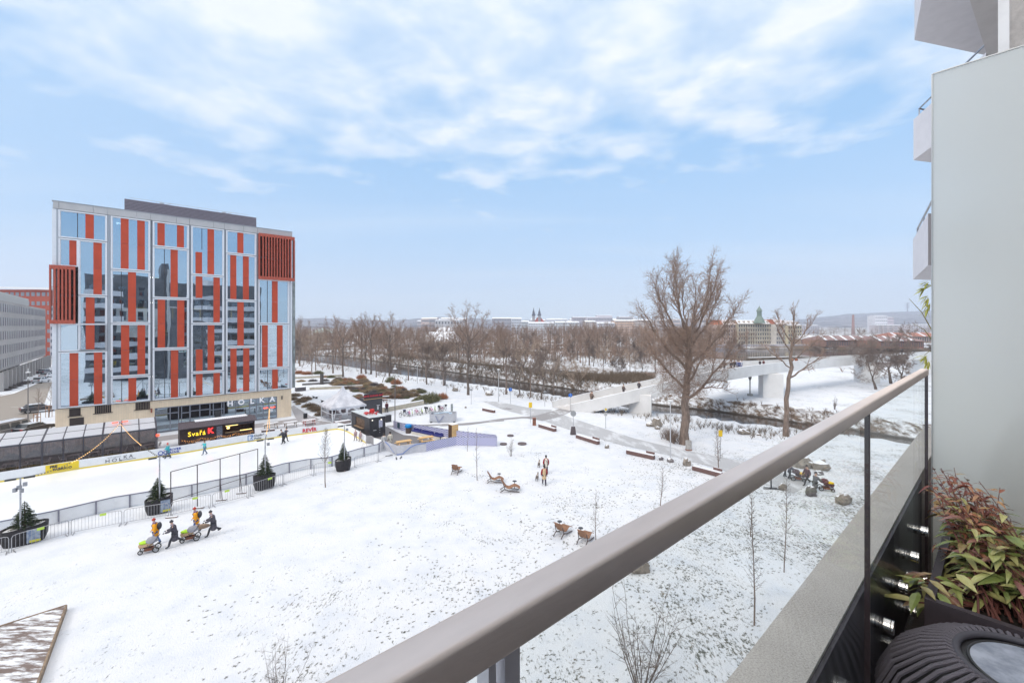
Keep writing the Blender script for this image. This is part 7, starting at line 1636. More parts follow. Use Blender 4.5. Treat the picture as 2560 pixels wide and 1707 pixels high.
# far bank city, left to right (pixel spans, distance)
Wt,Gy,Bl=(.68,.70,.74),(.44,.43,.45),(.60,.62,.68)
L6=lambda x,y: P('Q6',x,y)
city=[('long low office with white bands left of the church','A',100,235,90,260,700,6,6,Bl),('pale office block below the church','A',235,330,130,300,690,5,6,(.52,.54,.56)),
 ('wide white office with five window bands under the red church roof','A',330,690,148,330,660,6,16,Wt),('white office top storeys right of the church','A',570,850,98,150,680,3,14,(.6,.6,.64)),
 ('white banded office left of the brown balcony block','A',690,1005,140,250,650,5,14,Wt),('grey tower block on skyline at middle','A',925,1130,70,150,850,4,9,(.47,.44,.48)),('tall pale hotel with stepped top on the skyline','A',1120,1450,72,150,820,4,16,(.55,.52,.57)),
 ('upper step of the tall pale hotel on the skyline','A',1255,1445,48,80,826,2,8,(.55,.52,.57)),('block of flats with brown balconies','A',1090,1225,130,270,640,7,5,(.50,.42,.38)),('pair of white apartment houses on the far quay','A',1245,1480,150,290,630,5,9,(.74,.75,.82)),
 ('peach coloured old apartment row on the far quay','A',1485,1740,118,300,630,6,12,(.62,.44,.34)),('grey building above peach apartments on the skyline','A',1545,1725,66,120,780,3,8,(.45,.44,.47)),('faded beige apartment row behind the trees','A',1740,1990,112,300,660,6,12,(.54,.46,.42)),('grey house row at left end of far city','A',-160,95,86,260,720,5,12,(.40,.39,.43))]
for lb_,_,x0,x1,yt_,yb_,t,r_,c_,wc in city:
    a,c2=L6(x0,yt_),L6(x1,yb_); bldg('city_building',lb_,a[0],c2[0],t,a[1],c2[1],r_,c_,wc,(.6,.6,.62) if r_<5 else (.30,.29,.3),25,.55,.42,1.2 if r_<5 else 2.,win=wgrey,group=None)
rd=random.Random(15)
for k in range(46):
    px=rd.uniform(1000,1780) ; t=rd.uniform(850,1500); w_=rd.uniform(10,34); yt_=rd.uniform(796,806); bldg('distant_house','tiny hazy house among many on the far skyline',px,px+w_,t,yt_,820,3,4,rd.choice([(.5,.46,.46),(.6,.58,.6),(.42,.38,.4),(.55,.45,.42)]),rd.choice([(.32,.16,.13),(.55,.56,.6),(.28,.27,.3)]),18,.5,.4,3.,1.5,cat='house',win=wgrey,group='hazy houses on the skyline')
# palace on the far quay
pt=thing('quay_palace','large ornate cream palace with a red roof and green turret across the river','building',D(1910,340,0),0)
x0,x1=P('J',195,0)[0],P('J',985,0)[0]; t=335
def pal(a,c_,yt_,wc,rows,cn,roofc,name='wing',dt=0,hf=.55,roofy=None,proj=0.):
    A,B=D(P('J',a,0)[0],t-proj,0),D(P('J',c_,0)[0],t-proj+dt,0); zt_=Zat(P('J',0,yt_)[1],t)
    facade(pt,A,B-A,(B-A).length,0,zt_,rows,cn,wdark,pm('pal_%.2f%.2f'%(wc[0],wc[1]),wc,.8,var=.12,vs=.3),18,.38,hf,name=name)
    b=MB()
    for r in range(1,rows): z=zt_*r/rows; b.span(A+V((0,-.25,z)),B+V((0,-.25,z)),.4,.35)
    b.span(A+V((0,-.4,zt_)),B+V((0,-.4,zt_)),.9,.5); b.build('cornice',pm('cornice',(.60,.54,.47),.8),pt,world=True)
    d=(B-A).normalized(); n=V((-d.y,d.x,0)); zr_=Zat(P('J',0,roofy)[1],t); vs=[A+V((0,0,zt_)),B+V((0,0,zt_)),B+n*18+V((0,0,zt_)),A+n*18+V((0,0,zt_)),A+n*5+d*1.5+V((0,0,zr_)),B+n*5-d*1.5+V((0,0,zr_)),B+n*13-d*1.5+V((0,0,zr_)),A+n*13+d*1.5+V((0,0,zr_))]
    b=MB(); b.add(vs,[(0,1,5,4),(1,2,6,5),(2,3,7,6),(3,0,4,7),(4,5,6,7)]); r_=b.build('roof',pm('palroof_%.2f'%roofc[0],roofc,.85,var=.2,vs=.15,snow=.25),pt,world=True)
    b=MB(); k=int((B-A).length/4)
    for i in range(k): q=A.lerp(B,(i+.5)/k)+n*2.+V((0,0,(zt_+zr_)/2)); b.box(q,(1.3,1.6,1.6),math.atan2(d.y,d.x))
    b.build('dormer',pm('dormer',(.5,.42,.36),.8,snow=.6),r_,world=True)
pal(195,345,290,(.50,.38,.33),5,6,(.46,.16,.09),roofy=240,dt=3); pal(347,730,282,(.52,.46,.36),5,16,(.30,.20,.16),roofy=242,dt=6); pal(732,850,285,(.66,.62,.58),5,6,(.34,.12,.08),roofy=235,dt=3); pal(852,990,300,(.60,.54,.40),5,6,(.50,.47,.48),roofy=245,dt=6)
gx=D(P('J',560,0)[0],t+2,0); b=MB(); z0=Zat(P('J',0,275)[1],t); b.lathe([(4.5,z0),(3.2,z0+3),(1.8,z0+5.5),(1.7,z0+9),(2.3,z0+9.3),(1.5,z0+11),(.4,z0+12.5),(0,z0+14)],8,(gx.x,gx.y,0)); b.build('turret',pm('verdigris',(.21,.27,.23),.6,var=.2),pt,world=True)
# market halls right
def hall(a,c_,ytop,ybase,t,lb_,wc=(.34,.21,.17),roofc=(.30,.20,.19),bays=12):
    A,B=D(P('J',a,0)[0],t,0),D(P('J',c_,0)[0],t,0); zt_=Zat(P('J',0,ytop)[1],t); L_=(B-A).length; th=thing('market_hall',lb_,'hall',(A+B)/2,0)
    facade(th,A,B-A,L_,0,zt_*.62,1,bays*2,wdark,pm('hall_brick_%.2f'%wc[0],wc,.85,var=.2,vs=.3),25,.45,.6)
    b=MB(); vs=[A+V((0,-1,zt_*.62)),B+V((0,-1,zt_*.62)),B+V((0,26,zt_*.62)),A+V((0,26,zt_*.62)),A+V((2,11,zt_)),B+V((-2,11,zt_))]; b.add(vs,[(0,1,5,4),(2,3,4,5),(1,2,5),(3,0,4)]); b.build('roof',pm('hallroof_%.2f'%roofc[0],roofc,.85,var=.2,vs=.1),th,world=True)
    b=MB()
    for i in range(0,bays,3): q=A.lerp(B,(i+.5)/bays); b.span(q+V((-2,-1.1,zt_*.64)),q+V((2,10.5,zt_+.1)),1.4,.15)
    b.build('snow_strip',snow_m,th,world=True)
hall(985,1230,400,520,330,'pale gabled brick hall at the left of the market halls',(.40,.30,.25),(.60,.60,.63),6)
hall(1240,1790,405,535,300,'long low red brick market hall with snow strips on its roof',bays=16); hall(1795,2230,410,545,280,'right hand brick market hall behind the branches',(.36,.18,.14),bays=12); hall(1950,2420,372,440,380,'hall with an orange red roof above the market halls',(.4,.28,.24),(.42,.19,.14),10)
for a,c_,yt_,yb_,t,wc,lb_ in ((1735,1860,200,310,900,(.66,.66,.70),'white factory tower block at foot of right hand hill'),(1860,1925,215,310,905,(.55,.50,.55),'thin striped tower beside the white factory block'),(1760,2080,295,370,880,(.52,.48,.50),'long pale factory hall at the foot of the hill'),(2100,2330,290,380,860,(.60,.58,.62),'flat snowy roofed factory hall at far right'),(1030,1170,300,370,800,(.50,.50,.56),'flat snowy hall behind the trees at hill foot')):
    bldg('factory',lb_,P('J',a,0)[0],P('J',c_,0)[0],t,P('J',0,yt_)[1],P('J',0,yb_)[1],5,6,wc,(.7,.7,.74),20,.5,.3,1.,cat='factory',win=wgrey)
t=thing('transmitter_mast','lattice transmitter mast on the right hand hill crest','mast',D(P('J',2063,0)[0],3700,100),0); b=MB(); q=D(P('J',2063,0)[0],3700); b.tube([V((q.x,q.y,Zat(782,3700))),V((q.x,q.y,Zat(757,3700)))],[6,3],5); b.build('mast',pm('mast_grey',(.35,.35,.4),.6),t,world=True)
for z in (760,765,770): b=MB(); b.lathe([(0,0),(11,0),(11,9),(0,9)],8,(q.x,q.y,Zat(z,3700))); b.build('platform',pm('mast_grey',(0,0,0)),t,world=True)
b=MB(); q=D(P('J',1512,0)[0],700); tag(b.tube([q,V((q.x,q.y,Zat(P('J',0,190)[1],700)))],[2.4,1.4],8).build('factory_chimney',pm('chimney_red',(.38,.24,.23),.8)),'tall thin brick chimney left of the factory blocks','chimney')
# river pavilion and barn roofs at the left among the trees
bldg('riverside_hall','low hall with a large snowy roof among the trees left of centre',P('G',1450,0)[0],P('G',1850,0)[0],260,P('G',0,500)[1],P('G',0,560)[1],2,10,(.42,.36,.30),(.70,.71,.75),18,.5,.4,6.,4.)
bldg('riverside_hall','snowy gabled roof seen between the trees in the centre left',P('G',1590,0)[0],P('G',1800,0)[0],330,P('G',0,440)[1],860,2,6,(.35,.32,.30),(.62,.63,.70),22,.4,.3,7.,3.)
bldg('wide_shed','long grey shed on the skyline left of the church',P('G',1600,0)[0],P('G',1900,0)[0],620,P('G',0,262)[1],830,3,9,(.55,.55,.58),(.72,.73,.76),30,.5,.35,1.)
t=thing('round_pavilion','small round pavilion with a pale green dome at far left bank','pavilion',D(P('G',390,0)[0],420,0),0); q=D(P('G',390,0)[0],420); zz=Zat(P('G',0,400)[1],420); b=MB(); b.lathe([(5.5,0),(5.5,zz),(0,zz)],12,(q.x,q.y,0)); b.build('wall',pm('pav_cream',(.55,.5,.42),.8),t,world=True); b=MB(); b.lathe([(11,zz),(10,zz+1),(5,zz+3),(1,zz+4.3),(0,zz+5)],14,(q.x,q.y,0)); b.build('dome',pm('dome_green',(.45,.56,.52),.6),t,world=True)
b=MB(); a,c_=D(725,430,Zat(P('G',0,455)[1],430)),D(880,470,Zat(P('G',0,452)[1],470)); b.span(a,c_,6,2.2)
for i in range(7): q=a.lerp(c_,(i+.5)/7); b.box((q.x,q.y,q.z/2),(3,5,q.z))
tag(b.build('railway_viaduct',pm('viaduct',(.30,.22,.20),.85,var=.2,vs=.1)),'distant brown viaduct behind the trees right of the office','viaduct')
b=MB(); b.prism([D(1730,318)[:2],D(2600,318)[:2],D(2600,321)[:2],D(1730,321)[:2]],-2.5,.9); tag(b.build('quay_wall',pm('quay_stone',(.40,.38,.42),.85,var=.2,vs=.2,snow=.8)),'long pale stone quay wall below the palace','wall')
b=MB(); pts=[D(x,t_,0) for x,t_ in ((1870,215),(2000,224),(2160,212),(2330,205))]; 
for i in range(3): b.span(pts[i]+V((0,0,-1.7)),pts[i+1]+V((0,0,-1.7)),2.5,1.0)
tag(b.build('river_dyke',pm('dyke_brown',(.20,.16,.12),.9,var=.3,vs=.3,snow=.35)),'low brown dyke with a snowy top in the river','dyke')
t=thing('island_hut','tiny dark hut with a snowy roof on the island','hut',G(*P('H',435,650)),0); b=MB(); b.box((0,0,1.2),(5,3,2.4)); b.build('wall',pm('hut_wall',(.16,.10,.08),.8),t); b=MB(); b.box((0,0,2.55),(5.6,3.6,.3)); b.build('roof',snow_m,t)
# ======================= CARS
def car(kind,colr,nm):
    t=thing('parked_car' if kind!='van' else 'parked_van','x','car' if kind!='van' else 'van',(0,0,0),0); L_,W_,Hc={'car':(4.3,1.8,1.45),'van':(5.2,1.95,2.05)}[kind]
    if kind=='car': lo=[(-2.15,.35),(-2.1,.85),(-1.95,.98),(-1.1,1.02),(1.05,.98),(1.95,.82),(2.13,.6),(2.15,.35)]; hi=[(-1.75,.99),(-1.25,1.42),(.15,1.45),(1.0,.99)]
    else: lo=[(-2.6,.4),(-2.6,1.1),(2.0,1.1),(2.45,1.0),(2.6,.7),(2.6,.4)]; hi=[(-2.55,1.1),(-2.4,2.02),(1.0,2.05),(1.9,1.1)]
    def ext(prof,w0,w1):
        b=MB(); n=len(prof); zs=[p[1] for p in prof]; zmx=max(zs); zmn=min(zs); vs=[]
        for s_ in (-1,1):
            for x,z in prof: f=(z-zmn)/(zmx-zmn+1e-6); vs.append((x,s_*(w0+(w1-w0)*f)/2,z))
        b.add(vs,[tuple(range(n)),tuple(range(2*n-1,n-1,-1))]+[((i+1)%n,i,n+i,n+(i+1)%n) for i in range(n)]); return b
    pt_=pm('car_paint_'+nm,colr,.3,.3,snow=.12)
    ext(lo,W_,W_*.97).build('body',pt_,t,bevel=.05)
    cb=ext(hi,W_*.93,W_*.78); cb.build('cabin',pt_,t,bevel=.04)
    g=MB(); a,c_=hi[0],hi[1]; gl=pm('car_glass',(.05,.06,.07),.1)
    for s_ in (-1,1):
        for (x0_,x1_) in (((-1.35,-.25),(-.15,.65)) if kind=='car' else ((-2.3,-1.1),(-1.0,.2),(.3,1.2))): z0_,z1_=(1.03,1.36) if kind=='car' else (1.18,1.8); yb_,yt_=s_*W_*.455,s_*W_*.405; g.add([(x0_,yb_,z0_),(x1_,yb_,z0_),(x1_-.12,yt_,z1_),(x0_+.1,yt_,z1_)],[(0,1,2,3) if s_<0 else (3,2,1,0)])
    g.v=[(x,y*1.03,z) for x,y,z in g.v]; g.build('side_window',gl,t)
    for (p_,q_) in ((hi[2],hi[3]),(hi[0],hi[1])):
        g=MB(); dx=.04 if p_ is hi[2] else -.04; g.add([(p_[0]+dx,-W_*.36,p_[1]-.03),(q_[0]+dx,-W_*.42,q_[1]+.03),(q_[0]+dx,W_*.42,q_[1]+.03),(p_[0]+dx,W_*.36,p_[1]-.03)],[(0,1,2,3)]); g.build('windscreen',gl,t)
    for x in (-L_*.31,L_*.31):
        for s_ in (-1,1): b=MB(); b.ring((x,s_*W_*.46,.33),.25,.09,(0,1,0),18,6); w_=b.build('wheel',tyre,t); r=MB(); r.tube([(x,s_*(W_*.46),.33),(x,s_*(W_*.5),.33)],.2,12); r.build('rim',galv,w_)
    for s_ in (-.65,.65):
        b=MB(); b.box((L_/2-.05,s_,.72),(.12,.35,.14)); b.build('headlight',pm('headlight',(.7,.7,.7),.2),t); b=MB(); b.box((-L_/2+.03,s_,.82),(.1,.3,.16)); b.build('tail_light',pm('tail_light',(.35,.02,.02),.3),t)
    return t
SU=UA
for kind,c_,nm,x,y,rz,lb_ in (('car',(.06,.06,.07),'black',345,1245,UA+.25,'dark car parked at the kerb left of the staked saplings'),('van',(.22,.22,.23),'grey',110,1450,UA+.9,'grey van cut by the left edge behind the pavilion roof'),('car',(.03,.03,.035),'dark',295,1430,UA+.9,'black car parked just behind the grey van'),('car',(.6,.62,.65),'silver',365,985,UA+1.2,'silver car far up the street beside the office corner'),('car',(.7,.7,.72),'white',420,940,UA+1.2,'white car far up the street next to the silver one'),('car',(.12,.12,.14),'black2',400,905,UA+1.2,'farthest dark car near the red office foot')):
    o=car(kind,c_,nm); o.location=GP('C',x,y); o.rotation_euler=(0,0,rz); o['label']=lb_; o['group']='vehicles parked in the left street'
for x,y,yt_,lb_ in ((330,1372,1030,'left staked sapling on the pavement by the office'),(435,1292,960,'right staked sapling on the pavement by the office')):
    p=GP('C',x,y); tr,cr=sapling(x,H-(P('C',x,yt_)[1]-HY)/F*p.y,1.8,34,.05,.4,.014); t=thing('street_sapling',lb_,'young tree',p,0,'staked street saplings'); tr.build('trunk',bark,t); cr.build('crown',bark,t)
    for a in range(4): b=MB(); q=V((.35*math.cos(a*PI/2+.7),.35*math.sin(a*PI/2+.7),0)); b.tube([q,q*1.0+V((0,0,1.9))],.04,5); b.build('stake',pm('stake_wood',(.35,.20,.12),.8),t)
    b=MB(); 
    for z in (1.3,1.8): b.ring((0,0,z),.35,.03,(0,0,1),4,4)
    b.build('stake_rail',pm('stake_wood',(0,0,0)),t)
shp=G(120,1000); b=MB(); b.add([GP('C',x,y,.02) for x,y in ((265,1330),(400,1200),(440,1250),(480,1420),(300,1480))],[(0,1,2,3,4)]) 
for x,y in ((20,1060),(80,1040),(130,1020),(190,1000),(240,985)): shr('dark',GP('C',x,y),3.,1.0,'low dark hedge shrub along the colonnade street','shrub','hedge shrubs in the left street')
# ======================= PEOPLE AND DOGS
skin_c=pm('skin',(.55,.34,.25),.6)
def skinmesh(pts,edges,rad,sub=1):
    me=bpy.data.meshes.new('s'); me.from_pydata([tuple(p) for p in pts],edges,[]); o=bpy.data.objects.new('s',me); TMP.collection.objects.link(o)
    m=o.modifiers.new('skin','SKIN'); m.use_smooth_shade=True
    if not me.skin_vertices: bpy.context.view_layer.update()
    sv=me.skin_vertices[0].data
    for i,r in enumerate(rad): sv[i].radius=(r,r) if not isinstance(r,tuple) else r; sv[i].use_root=(i==0)
    if sub: s=o.modifiers.new('sub','SUBSURF'); s.levels=sub; s.render_levels=sub
    mm=evalmesh(o)
    b=MB(); b.v=[tuple(v.co) for v in mm.vertices]; b.f=[tuple(p.vertices) for p in mm.polygons]; bpy.data.meshes.remove(mm)
    bpy.data.objects.remove(o); bpy.data.meshes.remove(me); return b
def person(p,rz,label,coat,pants,hat=None,hair=(.06,.04,.03),stride=.25,arms='walk',clen=.75,lean=0.,sc=1.,group=None,vest=None,pack=None,boots=(.03,.03,.03),scarf=None,lift=0.,sit=False,bag=None):
    t=thing('person',label,'person',p,rz,group,sc); ln=lean
    hipz=.93
    pel=V((0,0,hipz)); sp_=V((ln*.25,0,1.18)); ch=V((ln*.6,0,1.40)); nk=V((ln*.85,0,1.53)); hb=V((ln+.02,0,1.61)); hd=V((ln+.04,0,1.70)); ht=V((ln+.03,0,1.77))
    pts=[pel,sp_,ch,nk,hb,hd,ht]; ed=[(0,1),(1,2),(2,3),(3,4),(4,5),(5,6)]; rd_=[.135,.12,.14,.055,.075,.095,.065]
    A={}
    for s_,nm in ((1,'l'),(-1,'r')):
        sh=ch+V((0,.18*s_,.02))
        if arms=='push': el=ch+V((.16,.23*s_,-.24)); wr=ch+V((.42,.20*s_,-.30))
        elif arms=='out': el=ch+V((.05,.42*s_,-.12)); wr=ch+V((.15,.62*s_,-.2))
        elif arms=='pocket': el=ch+V((-.05,.27*s_,-.27)); wr=ch+V((.10,.22*s_,-.47))
        elif arms=='down': el=ch+V((.0,.24*s_,-.29)); wr=ch+V((.06,.25*s_,-.54))
        else: el=ch+V((-.10*s_,.24*s_,-.28)); wr=ch+V((.12-.16*s_,.25*s_,-.50))
        i0=len(pts); pts+=[sh,el,wr]; ed+=[(2,i0),(i0,i0+1),(i0+1,i0+2)]; rd_+=[.068,.05,.036]; A[nm]=(sh,el,wr)
        f=stride*s_; hp=V((0,.095*s_,hipz-.05))
        if sit: kn=V((.44,.12*s_,hipz-.08)); an=V((.48,.12*s_,hipz-.52)); to=V((.64,.12*s_,hipz-.56))
        else:
            back=f<0; kn=V((f*.55+.05,.10*s_,.50)); an=V((f*1.05-(.08 if back else 0),.10*s_,.09+(lift if back else 0))); to=an+V((.16,0,-.045 if not (back and lift) else -.09))
        i0=len(pts); pts+=[hp,kn,an,to]; ed+=[(0,i0),(i0,i0+1),(i0+1,i0+2),(i0+2,i0+3)]; rd_+=[.085,.058,.042,.036]; A['h'+nm]=(hp,kn,an,to)
    b=skinmesh(pts,ed,rd_); b.ell(hd+V((.092,0,-.01)),(.022,.014,.022),6,4); b.build('body',skin_c,t,smooth=True)
    for nm in ('l','r'):
        sh,el,wr=A[nm]; d=(wr-el).normalized(); side=V((0,1 if nm=='l' else -1,0)); h_=MB(); h_.ell(wr+d*.05,(.045,.028,.045),7,5)
        for k in range(4): o_=V((0,0,1)).cross(d)*(k-1.5)*.018; h_.tube([wr+d*.08+o_,wr+d*(.12+.004*k)+o_,wr+d*(.145-.004*abs(k-1.5))+o_-V((0,0,.015))],[.010,.009,.007],5)
        h_.tube([wr+d*.03-side*.03,wr+d*.08-side*.05],[.012,.009],5); h_.build('hand',pm('glove',(.05,.05,.055),.8) if arms=='push' else skin_c,t,smooth=True)
    e=MB()
    for s_ in (-1,1): e.ell(hd+V((.082,.033*s_,.018)),(.012,.012,.009),6,4)
    e.build('eyes',black_m,t); e=MB(); e.ell(hd+V((.086,0,-.045)),(.010,.022,.006),6,4); e.build('mouth',pm('lips',(.40,.15,.13),.6),t)
    e=MB()
    for s_ in (-1,1): e.ell(hd+V((.0,.095*s_,0)),(.022,.012,.03),6,4)
    e.build('ears',skin_c,t)
    # trousers and boots
    hp,kn,an,to=A['hl']; h2,k2,a2,t2=A['hr']
    b=skinmesh([pel,hp,kn,an,h2,k2,a2],[(0,1),(1,2),(2,3),(0,4),(4,5),(5,6)],[.16,.115,.088,.068,.115,.088,.068]); b.build('trousers',pm('cloth_%.2f%.2f%.2f'%pants,pants,.85,var=.15,vs=8),t,smooth=True)
    for q,nm in ((A['hl'],'l'),(A['hr'],'r')):
        b=skinmesh([q[2]+V((0,0,.10)),q[2],q[3]+V((.03,0,0))],[(0,1),(1,2)],[.066,.062,.048]); b.build('boot',pm('boot_%.2f'%boots[0],boots,.7),t,smooth=True)
    # coat: torso with sleeves, hem
    cm_=pm('cloth_%.2f%.2f%.2f'%coat,coat,.85,var=.15,vs=8)
    hem=hipz+.12-clen*.62
    pts=[sp_,ch,nk-V((0,0,.03)),pel,V((.0,0,hem))]; ed=[(0,1),(1,2),(0,3),(3,4)]; rr=[.185,.205,.10,.20,.235]
    b=skinmesh(pts,ed,rr); b.build('coat',cm_ if vest is None else pm('cloth_%.2f%.2f%.2f'%vest,vest,.85,var=.1,vs=8),t,smooth=True)
    for nm in ('l','r'): sh,el,wr=A[nm]; b=skinmesh([ch+V((0,.06 if nm=='l' else -.06,.0)),sh,el,wr-(wr-el)*.05],[(0,1),(1,2),(2,3)],[.115,.112,.092,.066]); b.build('sleeve',cm_,t,smooth=True)
    if hat: b=MB(); b.ell(hd+V((-.005,0,.035)),(.118,.112,.105),10,7,flat=-.25); b.ell(hd+V((-.01,0,.145)),.035,6,5); b.build('hat',pm('cloth_%.2f%.2f%.2f'%hat,hat,.9),t,smooth=True)
    else: b=MB(); b.ell(hd+V((-.02,0,.02)),(.115,.108,.118),10,7,.06,3); b.ell(hd+V((-.07,0,-.07)),(.05,.075,.11),7,5); b.build('hair',pm('hair_%.2f'%hair[0],hair,.8),t,smooth=True)
    if scarf: b=MB(); b.ring(nk+V((.02,0,-.0)),.075,.045,(0,0,1),12,6); b.build('scarf',pm('cloth_%.2f%.2f%.2f'%scarf,scarf,.9),t,smooth=True)
    if pack: b=MB(); b.ell(ch+V((-.25,0,-.12)),(.14,.17,.26),9,7); k_=b.build('backpack',pm('cloth_%.2f%.2f%.2f'%pack,pack,.8),t,smooth=True); b=MB(); b.tube([ch+V((-.13,.1,.08)),ch+V((.05,.12,.13)),ch+V((.17,.11,0)),ch+V((.05,.13,-.25))],.018,5); b.tube([ch+V((-.13,-.1,.08)),ch+V((.05,-.12,.13)),ch+V((.17,-.11,0)),ch+V((.05,-.13,-.25))],.018,5); b.build('strap',black_m,k_)
    if bag: b=MB(); b.box(ch+V((-.05,-.05,-.42)),(.14,.30,.22)); b.build('hip_bag',pm('cloth_%.2f%.2f%.2f'%bag,bag,.8),t,bevel=.03); b=MB(); b.span(ch+V((-.17,.14,.06)),ch+V((-.18,-.16,-.35)),.03,.02); b.build('bag_strap',black_m,t)
    return t
def stroller(p,rz,label,group,shade=(.30,.30,.34),blanket=(.42,.68,.04),board=(.52,.36,.22),sc=1.,rug=False):
    t=thing('stroller',label,'stroller',p,rz,group,sc)
    b=MB()
    for y in (-.28,.28): b.tube([(-.50,y,1.05),(-.30,y,.80),(.05,y,.45),(.45,y,.20)],.016,6); b.tube([(-.35,y,.20),(.0,y,.45),(.1,y,.62)],.015,5)
    b.tube([(-.50,-.28,1.05),(-.50,.28,1.05)],.018,6); b.tube([(.45,-.28,.2),(.45,.28,.2)],.014,5); b.build('frame',dark_metal,t)
    for x,y,r in ((-.38,-.30,.20),(-.38,.30,.20),(.48,-.24,.15),(.48,.24,.15)):
        b=MB(); b.ring((x,y,r+.01),r-.03,.035,(0,1,0),18,6); w_=b.build('wheel',tyre,t); h_=MB(); h_.tube([(x,y-.03,r+.01),(x,y+.03,r+.01)],.04,8)
        for k in range(5): a=2*PI*k/5; h_.tube([(x,y,r+.01),(x+(r-.03)*math.cos(a),y,r+.01+(r-.03)*math.sin(a))],.010,4)
        h_.build('rim',galv,w_)
    b=MB(); b.add([(-.15,-.24,.50),(.55,-.22,.42),(.55,.22,.42),(-.15,.24,.50),(-.22,-.25,.72),(.62,-.22,.64),(.62,.22,.64),(-.22,.25,.72)],[(3,2,1,0),(4,5,6,7),(0,1,5,4),(1,2,6,5),(2,3,7,6),(3,0,4,7)]); b.build('bassinet',pm('cloth_%.2f%.2f%.2f'%board,board,.8),t,bevel=.03)
    b=MB(); b.ell((.30,0,.74),(.34,.24,.10),10,6,.12,4); b.build('blanket',pm('cloth_%.2f%.2f%.2f'%blanket,blanket,.85),t,smooth=True)
    b=MB(); n=8; vs=[]
    for i in range(5):
        a=R(20+i*38)
        for j in range(n+1): q=PI*j/n; vs.append((-.05+.42*math.cos(a)*.9*(.35+.65*math.sin(q))-.05,.27*math.cos(q),.68+.40*math.sin(a)*math.sin(q)))
    b.add(vs,[(i*(n+1)+j,i*(n+1)+j+1,(i+1)*(n+1)+j+1,(i+1)*(n+1)+j) for i in range(4) for j in range(n)]); b.build('canopy',pm('cloth_%.2f%.2f%.2f'%shade,shade,.8),t)
    b=MB(); b.box((.05,0,.26),(.5,.4,.2)); b.build('basket',pm('rust_cloth',(.24,.09,.05),.85,var=.3),t,bevel=.03)
    if rug: b=MB(); b.ell((-.55,-.42,.72),(.60,.05,.20),12,7); b.build('carried_mat',pm('mat_tan',(.42,.30,.22),.9,var=.2),t,smooth=True)
    return t
def dog(p,rz,label):
    t=thing('dog',label,'dog',p,rz,'dogs walked on the lawn'); pts=[V((-.22,0,.42)),V((0,0,.43)),V((.20,0,.42)),V((.30,0,.52)),V((.38,0,.60)),V((.50,0,.57))]; ed=[(0,1),(1,2),(2,3),(3,4),(4,5)]; rr=[.105,.10,.13,.075,.072,.035]
    for x,sy in ((.20,1),(.20,-1)):
        i=len(pts); pts+=[V((x,.07*sy,.33)),V((x-.01,.075*sy,.18)),V((x+.01,.075*sy,.03))]; ed+=[(2,i),(i,i+1),(i+1,i+2)]; rr+=[.05,.028,.026]
    for sy in (1,-1):
        i=len(pts); pts+=[V((-.17,.075*sy,.30)),V((-.30,.08*sy,.17)),V((-.25,.08*sy,.03))]; ed+=[(0,i),(i,i+1),(i+1,i+2)]; rr+=[.06,.028,.026]
    i=len(pts); pts+=[V((-.34,0,.50)),V((-.46,0,.62))]; ed+=[(0,i),(i,i+1)]; rr+=[.03,.018]
    skinmesh(pts,ed,rr).build('body',pm('dog_fur',(.36,.30,.25),.9,col2=(.05,.04,.04),vs=2.2),t,smooth=True)
    for sy in (-1,1): b=MB(); b.ell((.36,.055*sy,.655),(.03,.015,.05),6,5); b.build('ear',pm('dog_dark',(.04,.03,.03),.9),t)
    b=MB(); b.ell((.02,0,.45),(.18,.125,.115),10,6); b.build('dog_coat',pm('dog_vest',(.45,.40,.36),.85),t,smooth=True)
    b=MB(); b.ell((.535,0,.58),.016,6,4); b.build('nose',black_m,t); return t
def face_dir(a,c_): d=c_-a; return math.atan2(d.y,d.x)
# two pairs pushing strollers across the lawn
W1,W2=GP('Q1',850,1235),GP('Q1',1800,965); O1,O2=GP('Q1',440,1130),GP('Q1',1440,905)
S1,S2=GP('Q1',400,1395),GP('Q1',1430,1110); rz=math.atan2((S1-W1).y,(S1-W1).x)
rzw=math.atan2(S1.y-W1.y+.9,S1.x-W1.x)
P1=person(W1,PI+UA-.25,'person in a long dark coat and knit cap pushing the nearer left stroller',(.075,.068,.085),(.05,.05,.06),hat=(.05,.05,.06),stride=.30,arms='push',clen=1.15,lean=.14,lift=.28,scarf=(.35,.30,.36),sc=.97)
P2=person(W2,PI+UA-.25,'person in a long dark coat pushing the stroller with a tan mat',(.085,.078,.095),(.05,.05,.06),hat=(.05,.05,.06),stride=.32,arms='push',clen=1.15,lean=.14,lift=.28,scarf=(.35,.30,.36),sc=.97)
O1=P1.location+V((math.cos(PI+UA-.25),math.sin(PI+UA-.25),0))*.95+N*.95; O2=P2.location+V((math.cos(PI+UA-.25),math.sin(PI+UA-.25),0))*.85+N*1.2
person(O1,PI+UA-.35,'person in an orange jacket and red cap with a backpack, nearer the left edge',(.85,.36,.01),(.10,.17,.38),hat=(.45,.05,.03),stride=.15,clen=.85,lean=.08,sc=.96,pack=(.06,.06,.07),scarf=(.32,.20,.42))
person(O2,PI+UA-.35,'person in an orange jacket and red cap ahead of the tan mat stroller',(.85,.36,.01),(.10,.17,.38),hat=(.45,.05,.03),stride=.15,clen=.85,lean=.08,sc=.96,pack=(.06,.06,.07),scarf=(.32,.20,.42))
for q,lb_,rg in ((P1,'stroller with lime blanket and grey hood, nearer the left edge',False),(P2,'stroller with lime blanket and a tan mat on its side',True)):
    d=V((math.cos(PI+UA-.25),math.sin(PI+UA-.25),0)); stroller(q.location+d*1.28-N*.1,PI+UA-.25,lb_,'strollers on the left lawn',rug=rg,sc=.92)
